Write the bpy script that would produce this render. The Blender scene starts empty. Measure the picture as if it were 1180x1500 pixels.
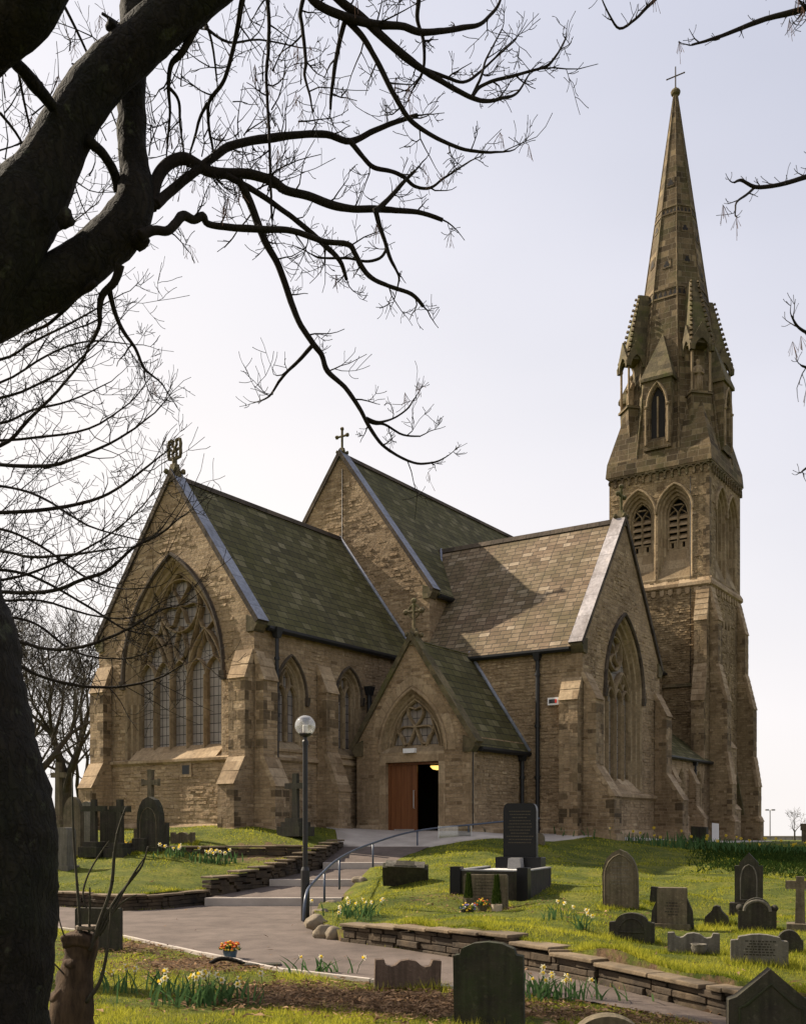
import bpy, bmesh, math, random
import numpy as np
from mathutils import Vector, Matrix, noise as mnoise
from mathutils.geometry import tessellate_polygon, delaunay_2d_cdt

R = math.radians
sc = bpy.context.scene
col = sc.collection
random.seed(7)
rng = np.random.default_rng(11)

# ------------------------------------------------------------------ camera
F, Y0, EYE = 1509.8, 1207.7, 1.9            # focal length and horizon in photo pixels, eye height
cam_d = bpy.data.cameras.new('camera')
cam = bpy.data.objects.new('camera', cam_d)
col.objects.link(cam)
cam.location = (0, 0, EYE)
cam.rotation_euler = (R(90), 0, 0)
cam_d.sensor_fit = 'VERTICAL'
cam_d.sensor_height = 36.0
cam_d.lens = F / 1500 * 36.0
cam_d.shift_y = (Y0 - 750) / 1500
cam_d.clip_start = 0.1
cam_d.clip_end = 20000
sc.camera = cam

# ------------------------------------------------------------------ light
SUN_DIR = Vector((-0.688, 0.358, 0.625)).normalized()       # towards the sun: left and a little beyond the church
SUN_AZ = math.atan2(SUN_DIR.x, SUN_DIR.y)
SUN_EL = math.asin(SUN_DIR.z)
world = bpy.data.worlds.new('World')
sc.world = world
world.use_nodes = True
wn = world.node_tree
for n in list(wn.nodes): wn.nodes.remove(n)
wo = wn.nodes.new('ShaderNodeOutputWorld')
bg = wn.nodes.new('ShaderNodeBackground')
sky = wn.nodes.new('ShaderNodeTexSky')
sky.sky_type = 'NISHITA'
sky.sun_disc = False
sky.sun_elevation = SUN_EL
sky.sun_rotation = SUN_AZ
sky.altitude = 50
sky.air_density = 1.0
sky.dust_density = 4.0
sky.ozone_density = 1.5
bg.inputs['Strength'].default_value = 0.067
# thin high cloud veils most of the blue
tc = wn.nodes.new('ShaderNodeTexCoord')
cn = wn.nodes.new('ShaderNodeTexNoise'); cn.inputs['Scale'].default_value = 2.2; cn.inputs['Detail'].default_value = 3; cn.inputs['Roughness'].default_value = 0.45
cm = wn.nodes.new('ShaderNodeMapping'); cm.inputs['Scale'].default_value = (1, 1, 2.6)
cr = wn.nodes.new('ShaderNodeMapRange'); cr.inputs['From Min'].default_value = 0.35; cr.inputs['From Max'].default_value = 0.65; cr.inputs['To Min'].default_value = 0.74; cr.inputs['To Max'].default_value = 0.84
hs = wn.nodes.new('ShaderNodeHueSaturation'); hs.inputs['Saturation'].default_value = 0.55
mx = wn.nodes.new('ShaderNodeMix'); mx.data_type = 'RGBA'
veil = wn.nodes.new('ShaderNodeMix'); veil.data_type = 'RGBA'
veil.inputs['A'].default_value = (8.3, 7.9, 7.7, 1); veil.inputs['B'].default_value = (6.45, 6.65, 8.15, 1)
wn.links.new(veil.outputs['Result'], mx.inputs['B'])
wn.links.new(tc.outputs['Generated'], cm.inputs['Vector']); wn.links.new(cm.outputs['Vector'], cn.inputs['Vector'])
# the veil thins out higher up and away from the sun
sx = wn.nodes.new('ShaderNodeSeparateXYZ'); wn.links.new(tc.outputs['Generated'], sx.inputs[0])
e1 = wn.nodes.new('ShaderNodeMath'); e1.operation = 'MULTIPLY_ADD'; e1.inputs[1].default_value = 0.55; wn.links.new(sx.outputs['X'], e1.inputs[0]); wn.links.new(sx.outputs['Z'], e1.inputs[2])
e2 = wn.nodes.new('ShaderNodeMapRange'); e2.interpolation_type = 'SMOOTHSTEP'
for k_, v_ in (('From Min', 0.12), ('From Max', 0.85), ('To Min', 0.12), ('To Max', -0.22)): e2.inputs[k_].default_value = v_
wn.links.new(e1.outputs[0], e2.inputs['Value'])
e3 = wn.nodes.new('ShaderNodeMath'); e3.operation = 'ADD'; e3.use_clamp = True
wn.links.new(cn.outputs['Fac'], cr.inputs['Value']); wn.links.new(cr.outputs['Result'], e3.inputs[0]); wn.links.new(e2.outputs['Result'], e3.inputs[1])
wn.links.new(e3.outputs[0], mx.inputs['Factor'])
e4 = wn.nodes.new('ShaderNodeMapRange')
for k_, v_ in (('From Min', 0.20), ('From Max', 0.88), ('To Min', 0.0), ('To Max', 1.0)): e4.inputs[k_].default_value = v_
wn.links.new(e1.outputs[0], e4.inputs['Value']); wn.links.new(e4.outputs['Result'], veil.inputs['Factor'])
wn.links.new(sky.outputs['Color'], hs.inputs['Color']); wn.links.new(hs.outputs['Color'], mx.inputs['A'])
wn.links.new(mx.outputs['Result'], bg.inputs['Color'])
wn.links.new(bg.outputs['Background'], wo.inputs['Surface'])

sun_d = bpy.data.lights.new('sun', 'SUN')
sun_d.energy = 5.0
sun_d.angle = R(0.5)
sun_d.color = (1.0, 0.87, 0.70)
sun = bpy.data.objects.new('sun', sun_d)
col.objects.link(sun)
sun.rotation_euler = SUN_DIR.to_track_quat('Z', 'Y').to_euler()
sun.location = (-30, 20, 40)

sc.view_settings.view_transform = 'Standard'
sc.view_settings.look = 'None'
sc.view_settings.gamma = 1
sc.view_settings.exposure = 0.96
sc.cycles.max_bounces = 6
sc.cycles.transparent_max_bounces = 12

# ------------------------------------------------------------------ material helpers
class NT:
    def __init__(self, name):
        self.m = bpy.data.materials.new(name); self.m.use_nodes = True
        self.t = self.m.node_tree
        self.b = self.t.nodes['Principled BSDF']
        self.out = self.t.nodes['Material Output']
    def n(self, typ, **kw):
        nd = self.t.nodes.new('ShaderNode' + typ)
        for k, v in kw.items():
            k2 = k.replace('_', ' ')
            if k in ('operation', 'blend_type', 'data_type', 'noise_dimensions', 'feature', 'offset', 'offset_frequency', 'squash', 'distance_', 'interpolation_type', 'attribute_name', 'wave_type', 'bands_direction'):
                setattr(nd, k, v)
            elif hasattr(v, 'is_output'):
                self.t.links.new(v, nd.inputs[k2])
            else:
                nd.inputs[k2].default_value = v
        return nd
    def link(self, a, b): self.t.links.new(a, b)
    def uv(self): return self.n('UVMap').outputs['UV']
    def obj(self): return self.n('TexCoord').outputs['Object']
    def noise(self, vec, scale, detail=3, rough=0.55, dim=None):
        nd = self.n('TexNoise', Scale=scale, Detail=detail, Roughness=rough)
        self.link(vec, nd.inputs['Vector']); return nd.outputs['Fac']
    def ramp(self, fac, stops):
        nd = self.n('ValToRGB'); el = nd.color_ramp.elements
        while len(el) < len(stops): el.new(0.5)
        for e, (p, c) in zip(el, stops):
            e.position = p; e.color = (*c, 1) if len(c) == 3 else c
        self.link(fac, nd.inputs['Fac']); return nd.outputs['Color']
    def mix(self, a, b, fac, mode='MIX'):
        nd = self.n('Mix', data_type='RGBA', blend_type=mode)
        for v, s in ((a, 'A'), (b, 'B')):
            if hasattr(v, 'is_output'): self.link(v, nd.inputs[s])
            else: nd.inputs[s].default_value = (*v, 1)
        if hasattr(fac, 'is_output'): self.link(fac, nd.inputs['Factor'])
        else: nd.inputs['Factor'].default_value = fac
        return nd.outputs['Result']
    def math(self, op, a, b=0.5, c=None):
        nd = self.n('Math', operation=op)
        for i, v in enumerate((a, b, c)):
            if v is None: continue
            if hasattr(v, 'is_output'): self.link(v, nd.inputs[i])
            else: nd.inputs[i].default_value = v
        return nd.outputs[0]
    def rng(self, v, a, b, c, d):
        nd = self.n('MapRange'); self.link(v, nd.inputs['Value'])
        for k, x in zip(('From Min', 'From Max', 'To Min', 'To Max'), (a, b, c, d)): nd.inputs[k].default_value = x
        return nd.outputs['Result']
    def bump(self, h, strength=0.5, dist=0.02, prev=None):
        nd = self.n('Bump', Strength=strength, Distance=dist); self.link(h, nd.inputs['Height'])
        if prev is not None: self.link(prev, nd.inputs['Normal'])
        return nd.outputs['Normal']
    def set(self, color=None, rough=None, normal=None, metal=None, spec=None):
        b = self.b
        for v, s in ((color, 'Base Color'), (rough, 'Roughness'), (metal, 'Metallic'), (spec, 'Specular IOR Level')):
            if v is None: continue
            if hasattr(v, 'is_output'): self.link(v, b.inputs[s])
            else: b.inputs[s].default_value = (*v, 1) if isinstance(v, tuple) else v
        if normal is not None: self.link(normal, b.inputs['Normal'])
        return self.m

def masonry(name, bw, bh, mortar, ramp, mortar_col, rough_bump, joint_bump, stain=0.5, moss=None, warp=0.05):
    t = NT(name); uv = t.uv()
    nz = t.n('TexNoise', Scale=1.7, Detail=2.0); t.link(uv, nz.inputs['Vector'])
    sub = t.n('VectorMath', operation='SUBTRACT'); t.link(nz.outputs['Color'], sub.inputs[0]); sub.inputs[1].default_value = (0.5, 0.5, 0.5)
    mul = t.n('VectorMath', operation='MULTIPLY'); t.link(sub.outputs[0], mul.inputs[0]); mul.inputs[1].default_value = (warp * 3, warp, 0)
    # each course slides by its own amount so that blocks are of unequal length
    sep = t.n('SeparateXYZ'); t.link(uv, sep.inputs[0])
    row = t.math('FLOOR', t.math('DIVIDE', sep.outputs['Y'], bh))
    wnz = t.n('TexWhiteNoise', noise_dimensions='1D'); t.link(row, wnz.inputs['W'])
    sl = t.n('CombineXYZ'); t.link(t.math('MULTIPLY', wnz.outputs['Value'], 3.0), sl.inputs['X'])
    a1 = t.n('VectorMath', operation='ADD'); t.link(uv, a1.inputs[0]); t.link(mul.outputs[0], a1.inputs[1])
    a2 = t.n('VectorMath', operation='ADD'); t.link(a1.outputs[0], a2.inputs[0]); t.link(sl.outputs[0], a2.inputs[1])
    br = t.n('TexBrick', offset=0.5, squash=1.35, Scale=1.0, Mortar_Size=mortar, Mortar_Smooth=0.4, Bias=0.0, Brick_Width=bw, Row_Height=bh)
    br.squash_frequency = 3
    br.inputs['Color1'].default_value = (0, 0, 0, 1); br.inputs['Color2'].default_value = (1, 1, 1, 1); br.inputs['Mortar'].default_value = (0.5, 0.5, 0.5, 1)
    t.link(a2.outputs[0], br.inputs['Vector'])
    ob = t.obj()
    c = t.ramp(br.outputs['Color'], ramp)
    fine = t.noise(ob, 9, 5, 0.65)
    c = t.mix(c, t.ramp(fine, [(0.25, (0.55, 0.55, 0.55)), (0.75, (1.3, 1.3, 1.3))]), 0.8, 'MULTIPLY')
    big = t.noise(ob, 0.42, 4, 0.6)
    c = t.mix(c, t.ramp(big, [(0.3, (0.5, 0.47, 0.44)), (0.55, (1, 1, 1)), (0.75, (1.2, 1.16, 1.1))]), stain, 'MULTIPLY')
    mps = t.n('Mapping'); mps.inputs['Scale'].default_value = (2.6, 2.6, 0.28); t.link(ob, mps.inputs['Vector'])
    c = t.mix(c, t.ramp(t.noise(mps.outputs['Vector'], 1.0, 5, 0.65), [(0.30, (0.52, 0.50, 0.47)), (0.50, (1, 1, 1)), (0.72, (1.12, 1.10, 1.06))]), stain * .8, 'MULTIPLY')
    if moss:
        mo = t.noise(ob, 0.9, 5, 0.7)
        c = t.mix(c, moss, t.rng(mo, 0.48, 0.68, 0, 0.75))
    c = t.mix(c, mortar_col, t.math('MULTIPLY', br.outputs['Fac'], 0.75))
    h1 = t.noise(ob, 7, 6, 0.7)
    nrm = t.bump(h1, rough_bump, 0.06)
    inv = t.math('ADD', t.math('SUBTRACT', 1.0, br.outputs['Fac']), t.math('MULTIPLY', br.outputs['Color'], 0.8))
    nrm = t.bump(inv, joint_bump, 0.025, nrm)
    return t.set(c, 0.9, nrm, spec=0.2)

M = {}
M['rubble'] = masonry('coursed_sandstone', 0.36, 0.118, 0.009,
    [(0.0, (0.19, 0.128, 0.07)), (0.12, (0.30, 0.212, 0.122)), (0.85, (0.375, 0.27, 0.16)), (1.0, (0.46, 0.345, 0.215))],
    (0.36, 0.272, 0.175), 1.0, 1.0, 0.8)
M['tower_stone'] = masonry('tower_sandstone', 0.32, 0.13, 0.008,
    [(0.0, (0.15, 0.102, 0.054)), (0.18, (0.24, 0.172, 0.092)), (0.85, (0.305, 0.223, 0.125)), (1.0, (0.385, 0.29, 0.175))],
    (0.21, 0.155, 0.1), 1.0, 0.9, 0.85)
M['ashlar'] = masonry('dressed_sandstone', 0.75, 0.33, 0.005,
    [(0.0, (0.235, 0.165, 0.095)), (0.4, (0.325, 0.235, 0.14)), (1.0, (0.41, 0.31, 0.195))],
    (0.19, 0.135, 0.09), 0.25, 0.4, 0.7, warp=0.01)
M['quoin'] = masonry('quoin_sandstone', 2.0, 0.34, 0.004,
    [(0.0, (0.085, 0.06, 0.034)), (0.45, (0.175, 0.124, 0.07)), (1.0, (0.32, 0.238, 0.145))],
    (0.22, 0.17, 0.12), 0.5, 0.5, 0.6, warp=0.0)
M['spire_stone'] = masonry('spire_sandstone', 0.62, 0.36, 0.010,
    [(0.0, (0.055, 0.038, 0.02)), (0.3, (0.105, 0.075, 0.04)), (0.8, (0.15, 0.109, 0.06)), (1.0, (0.24, 0.178, 0.10))],
    (0.24, 0.20, 0.14), 0.3, 0.6, 0.8, moss=(0.075, 0.068, 0.026), warp=0.01)
M['tracery'] = masonry('ochre_tracery_stone', 0.9, 0.55, 0.004,
    [(0.0, (0.215, 0.155, 0.088)), (1.0, (0.34, 0.26, 0.16))], (0.2, 0.15, 0.1), 0.2, 0.2, 0.6, warp=0.0)
M['dark_stone'] = masonry('sooty_hood_stone', 0.9, 0.5, 0.004,
    [(0.0, (0.045, 0.036, 0.028)), (1.0, (0.11, 0.085, 0.06))], (0.06, 0.05, 0.04), 0.3, 0.3, 0.6, warp=0.0)
M['mossy_stone'] = masonry('mossy_sandstone', 0.6, 0.35, 0.004,
    [(0.0, (0.085, 0.07, 0.04)), (1.0, (0.17, 0.135, 0.075))], (0.08, 0.07, 0.05), 0.5, 0.3, 0.8, moss=(0.075, 0.08, 0.02), warp=0.0)

def slate(name, w, h, ramp, moss, mf):
    t = NT(name); uv = t.uv(); ob = t.obj()
    nz = t.n('TexNoise', Scale=3.0, Detail=2.0); t.link(uv, nz.inputs['Vector'])
    sub = t.n('VectorMath', operation='SUBTRACT'); t.link(nz.outputs['Color'], sub.inputs[0]); sub.inputs[1].default_value = (0.5, 0.5, 0.5)
    mul = t.n('VectorMath', operation='MULTIPLY'); t.link(sub.outputs[0], mul.inputs[0]); mul.inputs[1].default_value = (0.06, 0.03, 0)
    a1 = t.n('VectorMath', operation='ADD'); t.link(uv, a1.inputs[0]); t.link(mul.outputs[0], a1.inputs[1])
    br = t.n('TexBrick', offset=0.5, squash=1.3, Scale=1.0, Mortar_Size=0.014, Mortar_Smooth=0.2, Bias=0.0, Brick_Width=w, Row_Height=h)
    br.squash_frequency = 2
    br.inputs['Color1'].default_value = (0, 0, 0, 1); br.inputs['Color2'].default_value = (1, 1, 1, 1); br.inputs['Mortar'].default_value = (0.3, 0.3, 0.3, 1)
    t.link(a1.outputs[0], br.inputs['Vector'])
    c = t.ramp(br.outputs['Color'], ramp)
    c = t.mix(c, t.ramp(t.noise(ob, 6, 4), [(0.3, (0.7, 0.7, 0.7)), (0.7, (1.2, 1.2, 1.2))]), 0.7, 'MULTIPLY')
    c = t.mix(c, moss, t.rng(t.noise(ob, 0.6, 5, 0.65), 0.35, 0.65, 0.15 * mf, mf))
    c = t.mix(c, (0.02, 0.02, 0.018), t.math('MULTIPLY', br.outputs['Fac'], 0.85))
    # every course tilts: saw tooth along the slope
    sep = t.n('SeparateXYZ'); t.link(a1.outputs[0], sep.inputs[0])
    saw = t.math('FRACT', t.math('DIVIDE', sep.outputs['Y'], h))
    c = t.mix(c, (0.018, 0.017, 0.012), t.rng(saw, 0.0, 0.13, 0.75, 0.0))      # painted shadow line at the lap of each course
    hh = t.math('ADD', t.math('MULTIPLY', saw, -0.6), t.math('MULTIPLY', br.outputs['Color'], 0.3))
    nrm = t.bump(hh, 0.7, 0.03)
    nrm = t.bump(t.noise(ob, 22, 4), 0.25, 0.02, nrm)
    return t.set(c, 0.85, nrm, spec=0.15)
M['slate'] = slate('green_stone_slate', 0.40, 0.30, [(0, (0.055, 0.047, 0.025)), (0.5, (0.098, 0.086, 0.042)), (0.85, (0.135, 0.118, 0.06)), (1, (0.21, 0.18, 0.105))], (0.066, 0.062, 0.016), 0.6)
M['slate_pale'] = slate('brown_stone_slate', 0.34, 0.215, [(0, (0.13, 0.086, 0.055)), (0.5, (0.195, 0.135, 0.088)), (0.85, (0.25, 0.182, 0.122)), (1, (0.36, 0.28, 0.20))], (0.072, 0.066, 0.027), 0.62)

def simple(name, color, rough=0.6, var=0.25, scale=6, bump=0.15, metal=0.0, spec=0.4, color2=None, bscale=None):
    t = NT(name); ob = t.obj()
    nz = t.noise(ob, scale, 5, 0.6)
    lo = tuple(x * (1 - var) for x in color); hi = tuple(min(1, x * (1 + var)) for x in (color2 or color))
    c = t.ramp(nz, [(0.3, lo), (0.7, hi)])
    return t.set(c, rough, t.bump(t.noise(ob, bscale or scale * 4, 5, 0.65), bump, 0.02), metal, spec)
M['lead_old'] = simple('plain_lead', (0.27, 0.285, 0.34), 0.5, 0.18, 2, 0.08)
M['lead'] = masonry('lead_coping', 9.0, 1.25, 0.012, [(0.0, (0.235, 0.25, 0.30)), (1.0, (0.285, 0.30, 0.355))], (0.08, 0.08, 0.09), 0.12, 0.3, 0.6, warp=0.0)
M['coping_pale'] = masonry('pale_coping_stone', 9.0, 1.05, 0.014, [(0.0, (0.34, 0.31, 0.305)), (1.0, (0.43, 0.40, 0.40))], (0.15, 0.13, 0.12), 0.2, 0.4, 0.9, warp=0.0)
M['coping_old'] = simple('pale_coping', (0.36, 0.325, 0.32), 0.7, 0.12, 2, 0.08)
M['iron'] = simple('black_iron_paint', (0.012, 0.012, 0.013), 0.5, 0.3, 3, 0.05)
M['rail'] = simple('blue_grey_rail_paint', (0.06, 0.075, 0.105), 0.38, 0.2, 8, 0.05)
M['lamp_post'] = simple('black_lamp_paint', (0.016, 0.014, 0.013), 0.42, 0.3, 5, 0.05)
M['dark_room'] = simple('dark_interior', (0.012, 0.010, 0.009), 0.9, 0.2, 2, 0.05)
M['concrete'] = simple('pale_concrete', (0.36, 0.315, 0.27), 0.9, 0.18, 1.5, 0.25)
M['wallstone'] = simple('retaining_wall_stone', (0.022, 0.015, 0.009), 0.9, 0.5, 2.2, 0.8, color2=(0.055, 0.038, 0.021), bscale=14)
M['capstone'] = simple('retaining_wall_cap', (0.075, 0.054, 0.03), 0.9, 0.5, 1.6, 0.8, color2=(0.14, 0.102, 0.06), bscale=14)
M['boulder'] = simple('pale_boulder', (0.17, 0.135, 0.09), 0.9, 0.5, 3, 0.9, bscale=9)
M['white'] = simple('white_plastic', (0.75, 0.74, 0.72), 0.45, 0.05, 3, 0.02)
M['red'] = simple('red_plastic', (0.6, 0.03, 0.02), 0.45, 0.05, 3, 0.02)
M['bin'] = simple('grey_bin_plastic', (0.17, 0.16, 0.15), 0.5, 0.1, 3, 0.05)
M['pot'] = simple('pale_clay_pot', (0.42, 0.34, 0.25), 0.8, 0.2, 9, 0.2)
M['bluepot'] = simple('blue_glazed_pot', (0.06, 0.10, 0.13), 0.3, 0.3, 9, 0.1)
M['granite_black'] = simple('black_polished_granite', (0.010, 0.010, 0.011), 0.28, 0.5, 160, 0.0, spec=0.18)
M['granite_grey'] = simple('grey_granite', (0.21, 0.205, 0.20), 0.5, 0.35, 90, 0.1)
M['gravel_white'] = simple('white_marble_chips', (0.62, 0.6, 0.56), 0.8, 0.3, 40, 1.0)
def gravestone(name, c1, c2, moss, mf):
    t = NT(name); ob = t.obj()
    c = t.ramp(t.noise(ob, 3.5, 6, 0.65), [(0.28, c1), (0.72, c2)])
    c = t.mix(c, moss, t.rng(t.noise(ob, 2.0, 5, 0.7), 0.42, 0.66, 0, mf))
    spots = t.noise(ob, 24, 3, 0.5)
    c = t.mix(c, tuple(x * 2.0 for x in c2), t.rng(spots, 0.60, 0.75, 0, 0.3))
    c = t.mix(c, (0.30, 0.28, 0.18), t.math('MULTIPLY', t.rng(t.noise(ob, 11, 5, .7), 0.58, 0.72, 0, 0.22), t.rng(t.noise(ob, 2.3, 2), 0.45, 0.6, 0, 1)))
    wv = t.n('TexNoise', Scale=2.0, Detail=3.0); mp = t.n('Mapping'); mp.inputs['Scale'].default_value = (8, 8, 0.6)
    t.link(ob, mp.inputs['Vector']); t.link(mp.outputs['Vector'], wv.inputs['Vector'])
    c = t.mix(c, t.ramp(wv.outputs['Fac'], [(0.35, (0.55, 0.55, 0.55)), (0.65, (1.1, 1.1, 1.1))]), 0.7, 'MULTIPLY')
    nrm = t.bump(t.noise(ob, 30, 6, 0.7), 0.9, 0.014)
    return t.set(c, 0.88, nrm, spec=0.25)
M['gs_brown'] = gravestone('brown_gravestone', (0.085, 0.065, 0.042), (0.19, 0.15, 0.095), (0.06, 0.062, 0.026), 0.55)
M['gs_dark'] = gravestone('sooty_gravestone', (0.026, 0.022, 0.017), (0.062, 0.052, 0.036), (0.034, 0.042, 0.016), 0.6)
M['gs_moss'] = gravestone('green_stained_gravestone', (0.018, 0.016, 0.011), (0.05, 0.045, 0.027), (0.03, 0.045, 0.012), 0.8)
M['gs_grey'] = gravestone('grey_gravestone', (0.10, 0.09, 0.072), (0.185, 0.165, 0.13), (0.09, 0.085, 0.05), 0.4)
M['gs_pink'] = gravestone('reddish_gravestone', (0.10, 0.066, 0.045), (0.17, 0.118, 0.082), (0.07, 0.055, 0.035), 0.4)

def bark(name, c1, c2, moss, mf, sx=14, plates=0.0):
    t = NT(name); ob = t.obj()
    mp = t.n('Mapping'); mp.inputs['Scale'].default_value = (1, 1, 0.25); t.link(ob, mp.inputs['Vector'])
    nz = t.noise(mp.outputs['Vector'], sx, 6, 0.7)
    c = t.ramp(nz, [(0.3, c1), (0.7, c2)])
    c = t.mix(c, moss, t.rng(t.noise(ob, 1.6, 4, 0.6), 0.45, 0.65, 0, mf))
    if plates:
        mp2 = t.n('Mapping'); mp2.inputs['Scale'].default_value = (1, 1, 0.22); t.link(ob, mp2.inputs['Vector'])
        vo = t.n('TexVoronoi', Scale=plates); vo.feature = 'DISTANCE_TO_EDGE'
        dv = t.n('VectorMath', operation='MULTIPLY_ADD'); nz2 = t.n('TexNoise', Scale=9.0, Detail=3.0); t.link(ob, nz2.inputs['Vector']); t.link(nz2.outputs['Color'], dv.inputs[0]); dv.inputs[1].default_value = (.16, .16, .16); t.link(mp2.outputs['Vector'], dv.inputs[2]); t.link(dv.outputs[0], vo.inputs['Vector'])
        cr_ = t.rng(vo.outputs['Distance'], 0.0, 0.22, 0.5, 1)
        c = t.mix((c1[0] * .5, c1[1] * .5, c1[2] * .5), c, cr_)
        c = t.mix(c, (0.085, 0.09, 0.05), t.rng(t.noise(ob, 6, 5, .7), 0.60, 0.70, 0, 0.45))
        return t.set(c, 0.92, t.bump(nz, 0.9, 0.03, t.bump(cr_, 0.6, 0.03)), spec=0.2)
    return t.set(c, 0.92, t.bump(nz, 0.9, 0.03), spec=0.2)
M['bark'] = bark('dark_bark', (0.006, 0.0045, 0.003), (0.024, 0.018, 0.011), (0.015, 0.019, 0.006), 0.5, 14, 17.0)
M['twig'] = bark('dark_twig', (0.008, 0.006, 0.004), (0.026, 0.018, 0.013), (0.022, 0.02, 0.008), 0.3, 40)
M['bark_far'] = bark('far_tree_bark', (0.03, 0.026, 0.02), (0.075, 0.062, 0.045), (0.06, 0.065, 0.03), 0.4)
M['bark_pale'] = bark('cut_stem_bark', (0.018, 0.011, 0.007), (0.105, 0.066, 0.038), (0.02, 0.014, 0.008), 0.7, 12)
M['seed'] = simple('ash_key_seeds', (0.16, 0.085, 0.055), 0.8, 0.3, 20, 0.1)

def grass_ground():
    t = NT('grass_turf'); ob = t.obj()
    g = t.ramp(t.noise(ob, 1.1, 5, 0.65), [(0.25, (0.03, 0.05, 0.007)), (0.5, (0.10, 0.115, 0.015)), (0.78, (0.21, 0.19, 0.03))])
    g = t.mix(g, t.ramp(t.noise(ob, 13, 5, 0.7), [(0.3, (0.4, 0.4, 0.4)), (0.7, (1.25, 1.25, 1.25))]), 0.85, 'MULTIPLY')
    at = t.n('Attribute'); at.attribute_name = 'soil'
    s = t.ramp(t.noise(ob, 9, 6, 0.75), [(0.3, (0.05, 0.031, 0.018)), (0.55, (0.125, 0.078, 0.043)), (0.8, (0.22, 0.14, 0.08))])
    f = t.math('ADD', at.outputs['Fac'], t.math('MULTIPLY', t.math('SUBTRACT', t.noise(ob, 3.0, 5, 0.7), 0.5), 1.6))
    c = t.mix(g, s, t.rng(f, 0.42, 0.62, 0, 1))
    nrm = t.bump(t.noise(ob, 16, 6, 0.75), 1.0, 0.06)
    return t.set(c, 0.95, nrm, spec=0.15)
M['turf'] = grass_ground()
def asphalt():
    t = NT('worn_asphalt'); ob = t.obj()
    c = t.ramp(t.noise(ob, 0.55, 4, 0.6), [(0.3, (0.088, 0.067, 0.055)), (0.7, (0.132, 0.103, 0.085))])
    c = t.mix(c, t.ramp(t.noise(ob, 2.2, 6, 0.7), [(0.32, (0.72, 0.72, 0.72)), (0.6, (1.08, 1.08, 1.08))]), 0.8, 'MULTIPLY')
    c = t.mix(c, t.ramp(t.noise(ob, 60, 3, 0.6), [(0.3, (0.75, 0.75, 0.75)), (0.7, (1.2, 1.2, 1.2))]), 0.8, 'MULTIPLY')
    return t.set(c, 0.92, t.bump(t.noise(ob, 70, 4, 0.7), 0.4, 0.01), spec=0.25)
M['asphalt'] = asphalt()
def pane():
    t = NT('leaded_window_glass'); uv = t.uv(); ob = t.obj()
    br = t.n('TexBrick', offset=0.0, squash=1.0, Scale=1.0, Mortar_Size=0.012, Mortar_Smooth=0.0, Bias=0.0, Brick_Width=0.2, Row_Height=0.30)
    br.inputs['Color1'].default_value = (0.5, 0.5, 0.5, 1); br.inputs['Color2'].default_value = (1, 1, 1, 1)
    t.link(uv, br.inputs['Vector'])
    c = t.ramp(t.noise(ob, 1.3, 3), [(0.3, (0.205, 0.175, 0.148)), (0.7, (0.30, 0.262, 0.228))])
    c = t.mix(c, br.outputs['Color'], 0.35, 'MULTIPLY')
    c = t.mix(c, (0.03, 0.027, 0.025), br.outputs['Fac'])
    nrm = t.bump(t.noise(ob, 3.0, 2), 0.12, 0.05)
    return t.set(c, t.rng(br.outputs['Fac'], 0, 1, 0.38, 0.7), nrm, spec=0.22)
M['pane'] = pane()
def wood():
    t = NT('varnished_door_wood'); ob = t.obj()
    mp = t.n('Mapping'); mp.inputs['Scale'].default_value = (14, 14, 0.8); t.link(ob, mp.inputs['Vector'])
    c = t.ramp(t.noise(mp.outputs['Vector'], 1.5, 5, 0.6), [(0.3, (0.115, 0.042, 0.015)), (0.7, (0.19, 0.072, 0.026))])
    return t.set(c, 0.4, None, spec=0.4)
M['wood'] = wood()
M['steel'] = simple('brushed_steel', (0.5, 0.5, 0.5), 0.35, 0.05, 4, 0.02, metal=0.8)
def emit(name, c, s):
    t = NT(name); t.b.inputs['Base Color'].default_value = (*c, 1); t.b.inputs['Emission Color'].default_value = (*c, 1); t.b.inputs['Emission Strength'].default_value = s
    return t.m
M['glow'] = emit('lit_lamp_shade', (1.0, 0.62, 0.16), 0.9)
def clear(name, tint, a, milk=0.0):
    t = NT(name); tr = t.n('BsdfTransparent'); tr.inputs['Color'].default_value = (*tint, 1)
    gl = t.n('BsdfGlossy', Roughness=0.03)
    lw = t.n('LayerWeight', Blend=0.35)
    mxs = t.n('MixShader'); t.link(t.math('MULTIPLY_ADD', lw.outputs['Fresnel'], 0.8, a), mxs.inputs[0]); t.link(tr.outputs[0], mxs.inputs[1]); t.link(gl.outputs[0], mxs.inputs[2])
    sh = mxs.outputs[0]
    if milk:
        df = t.n('BsdfTranslucent'); df.inputs['Color'].default_value = (.9, .9, .9, 1); d2 = t.n('BsdfDiffuse'); d2.inputs['Color'].default_value = (.9, .9, .9, 1); ad = t.n('MixShader'); t.link(df.outputs[0], ad.inputs[1]); t.link(d2.outputs[0], ad.inputs[2])
        m3 = t.n('MixShader'); m3.inputs[0].default_value = milk; t.link(sh, m3.inputs[1]); t.link(ad.outputs[0], m3.inputs[2]); sh = m3.outputs[0]
    t.link(sh, t.out.inputs['Surface']); return t.m
M['globe'] = clear('clear_lamp_globe', (0.97, 0.96, 0.95), 0.14, 0.12)
M['screen'] = clear('clear_glass_screen', (0.9, 0.92, 0.9), 0.05)

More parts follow.
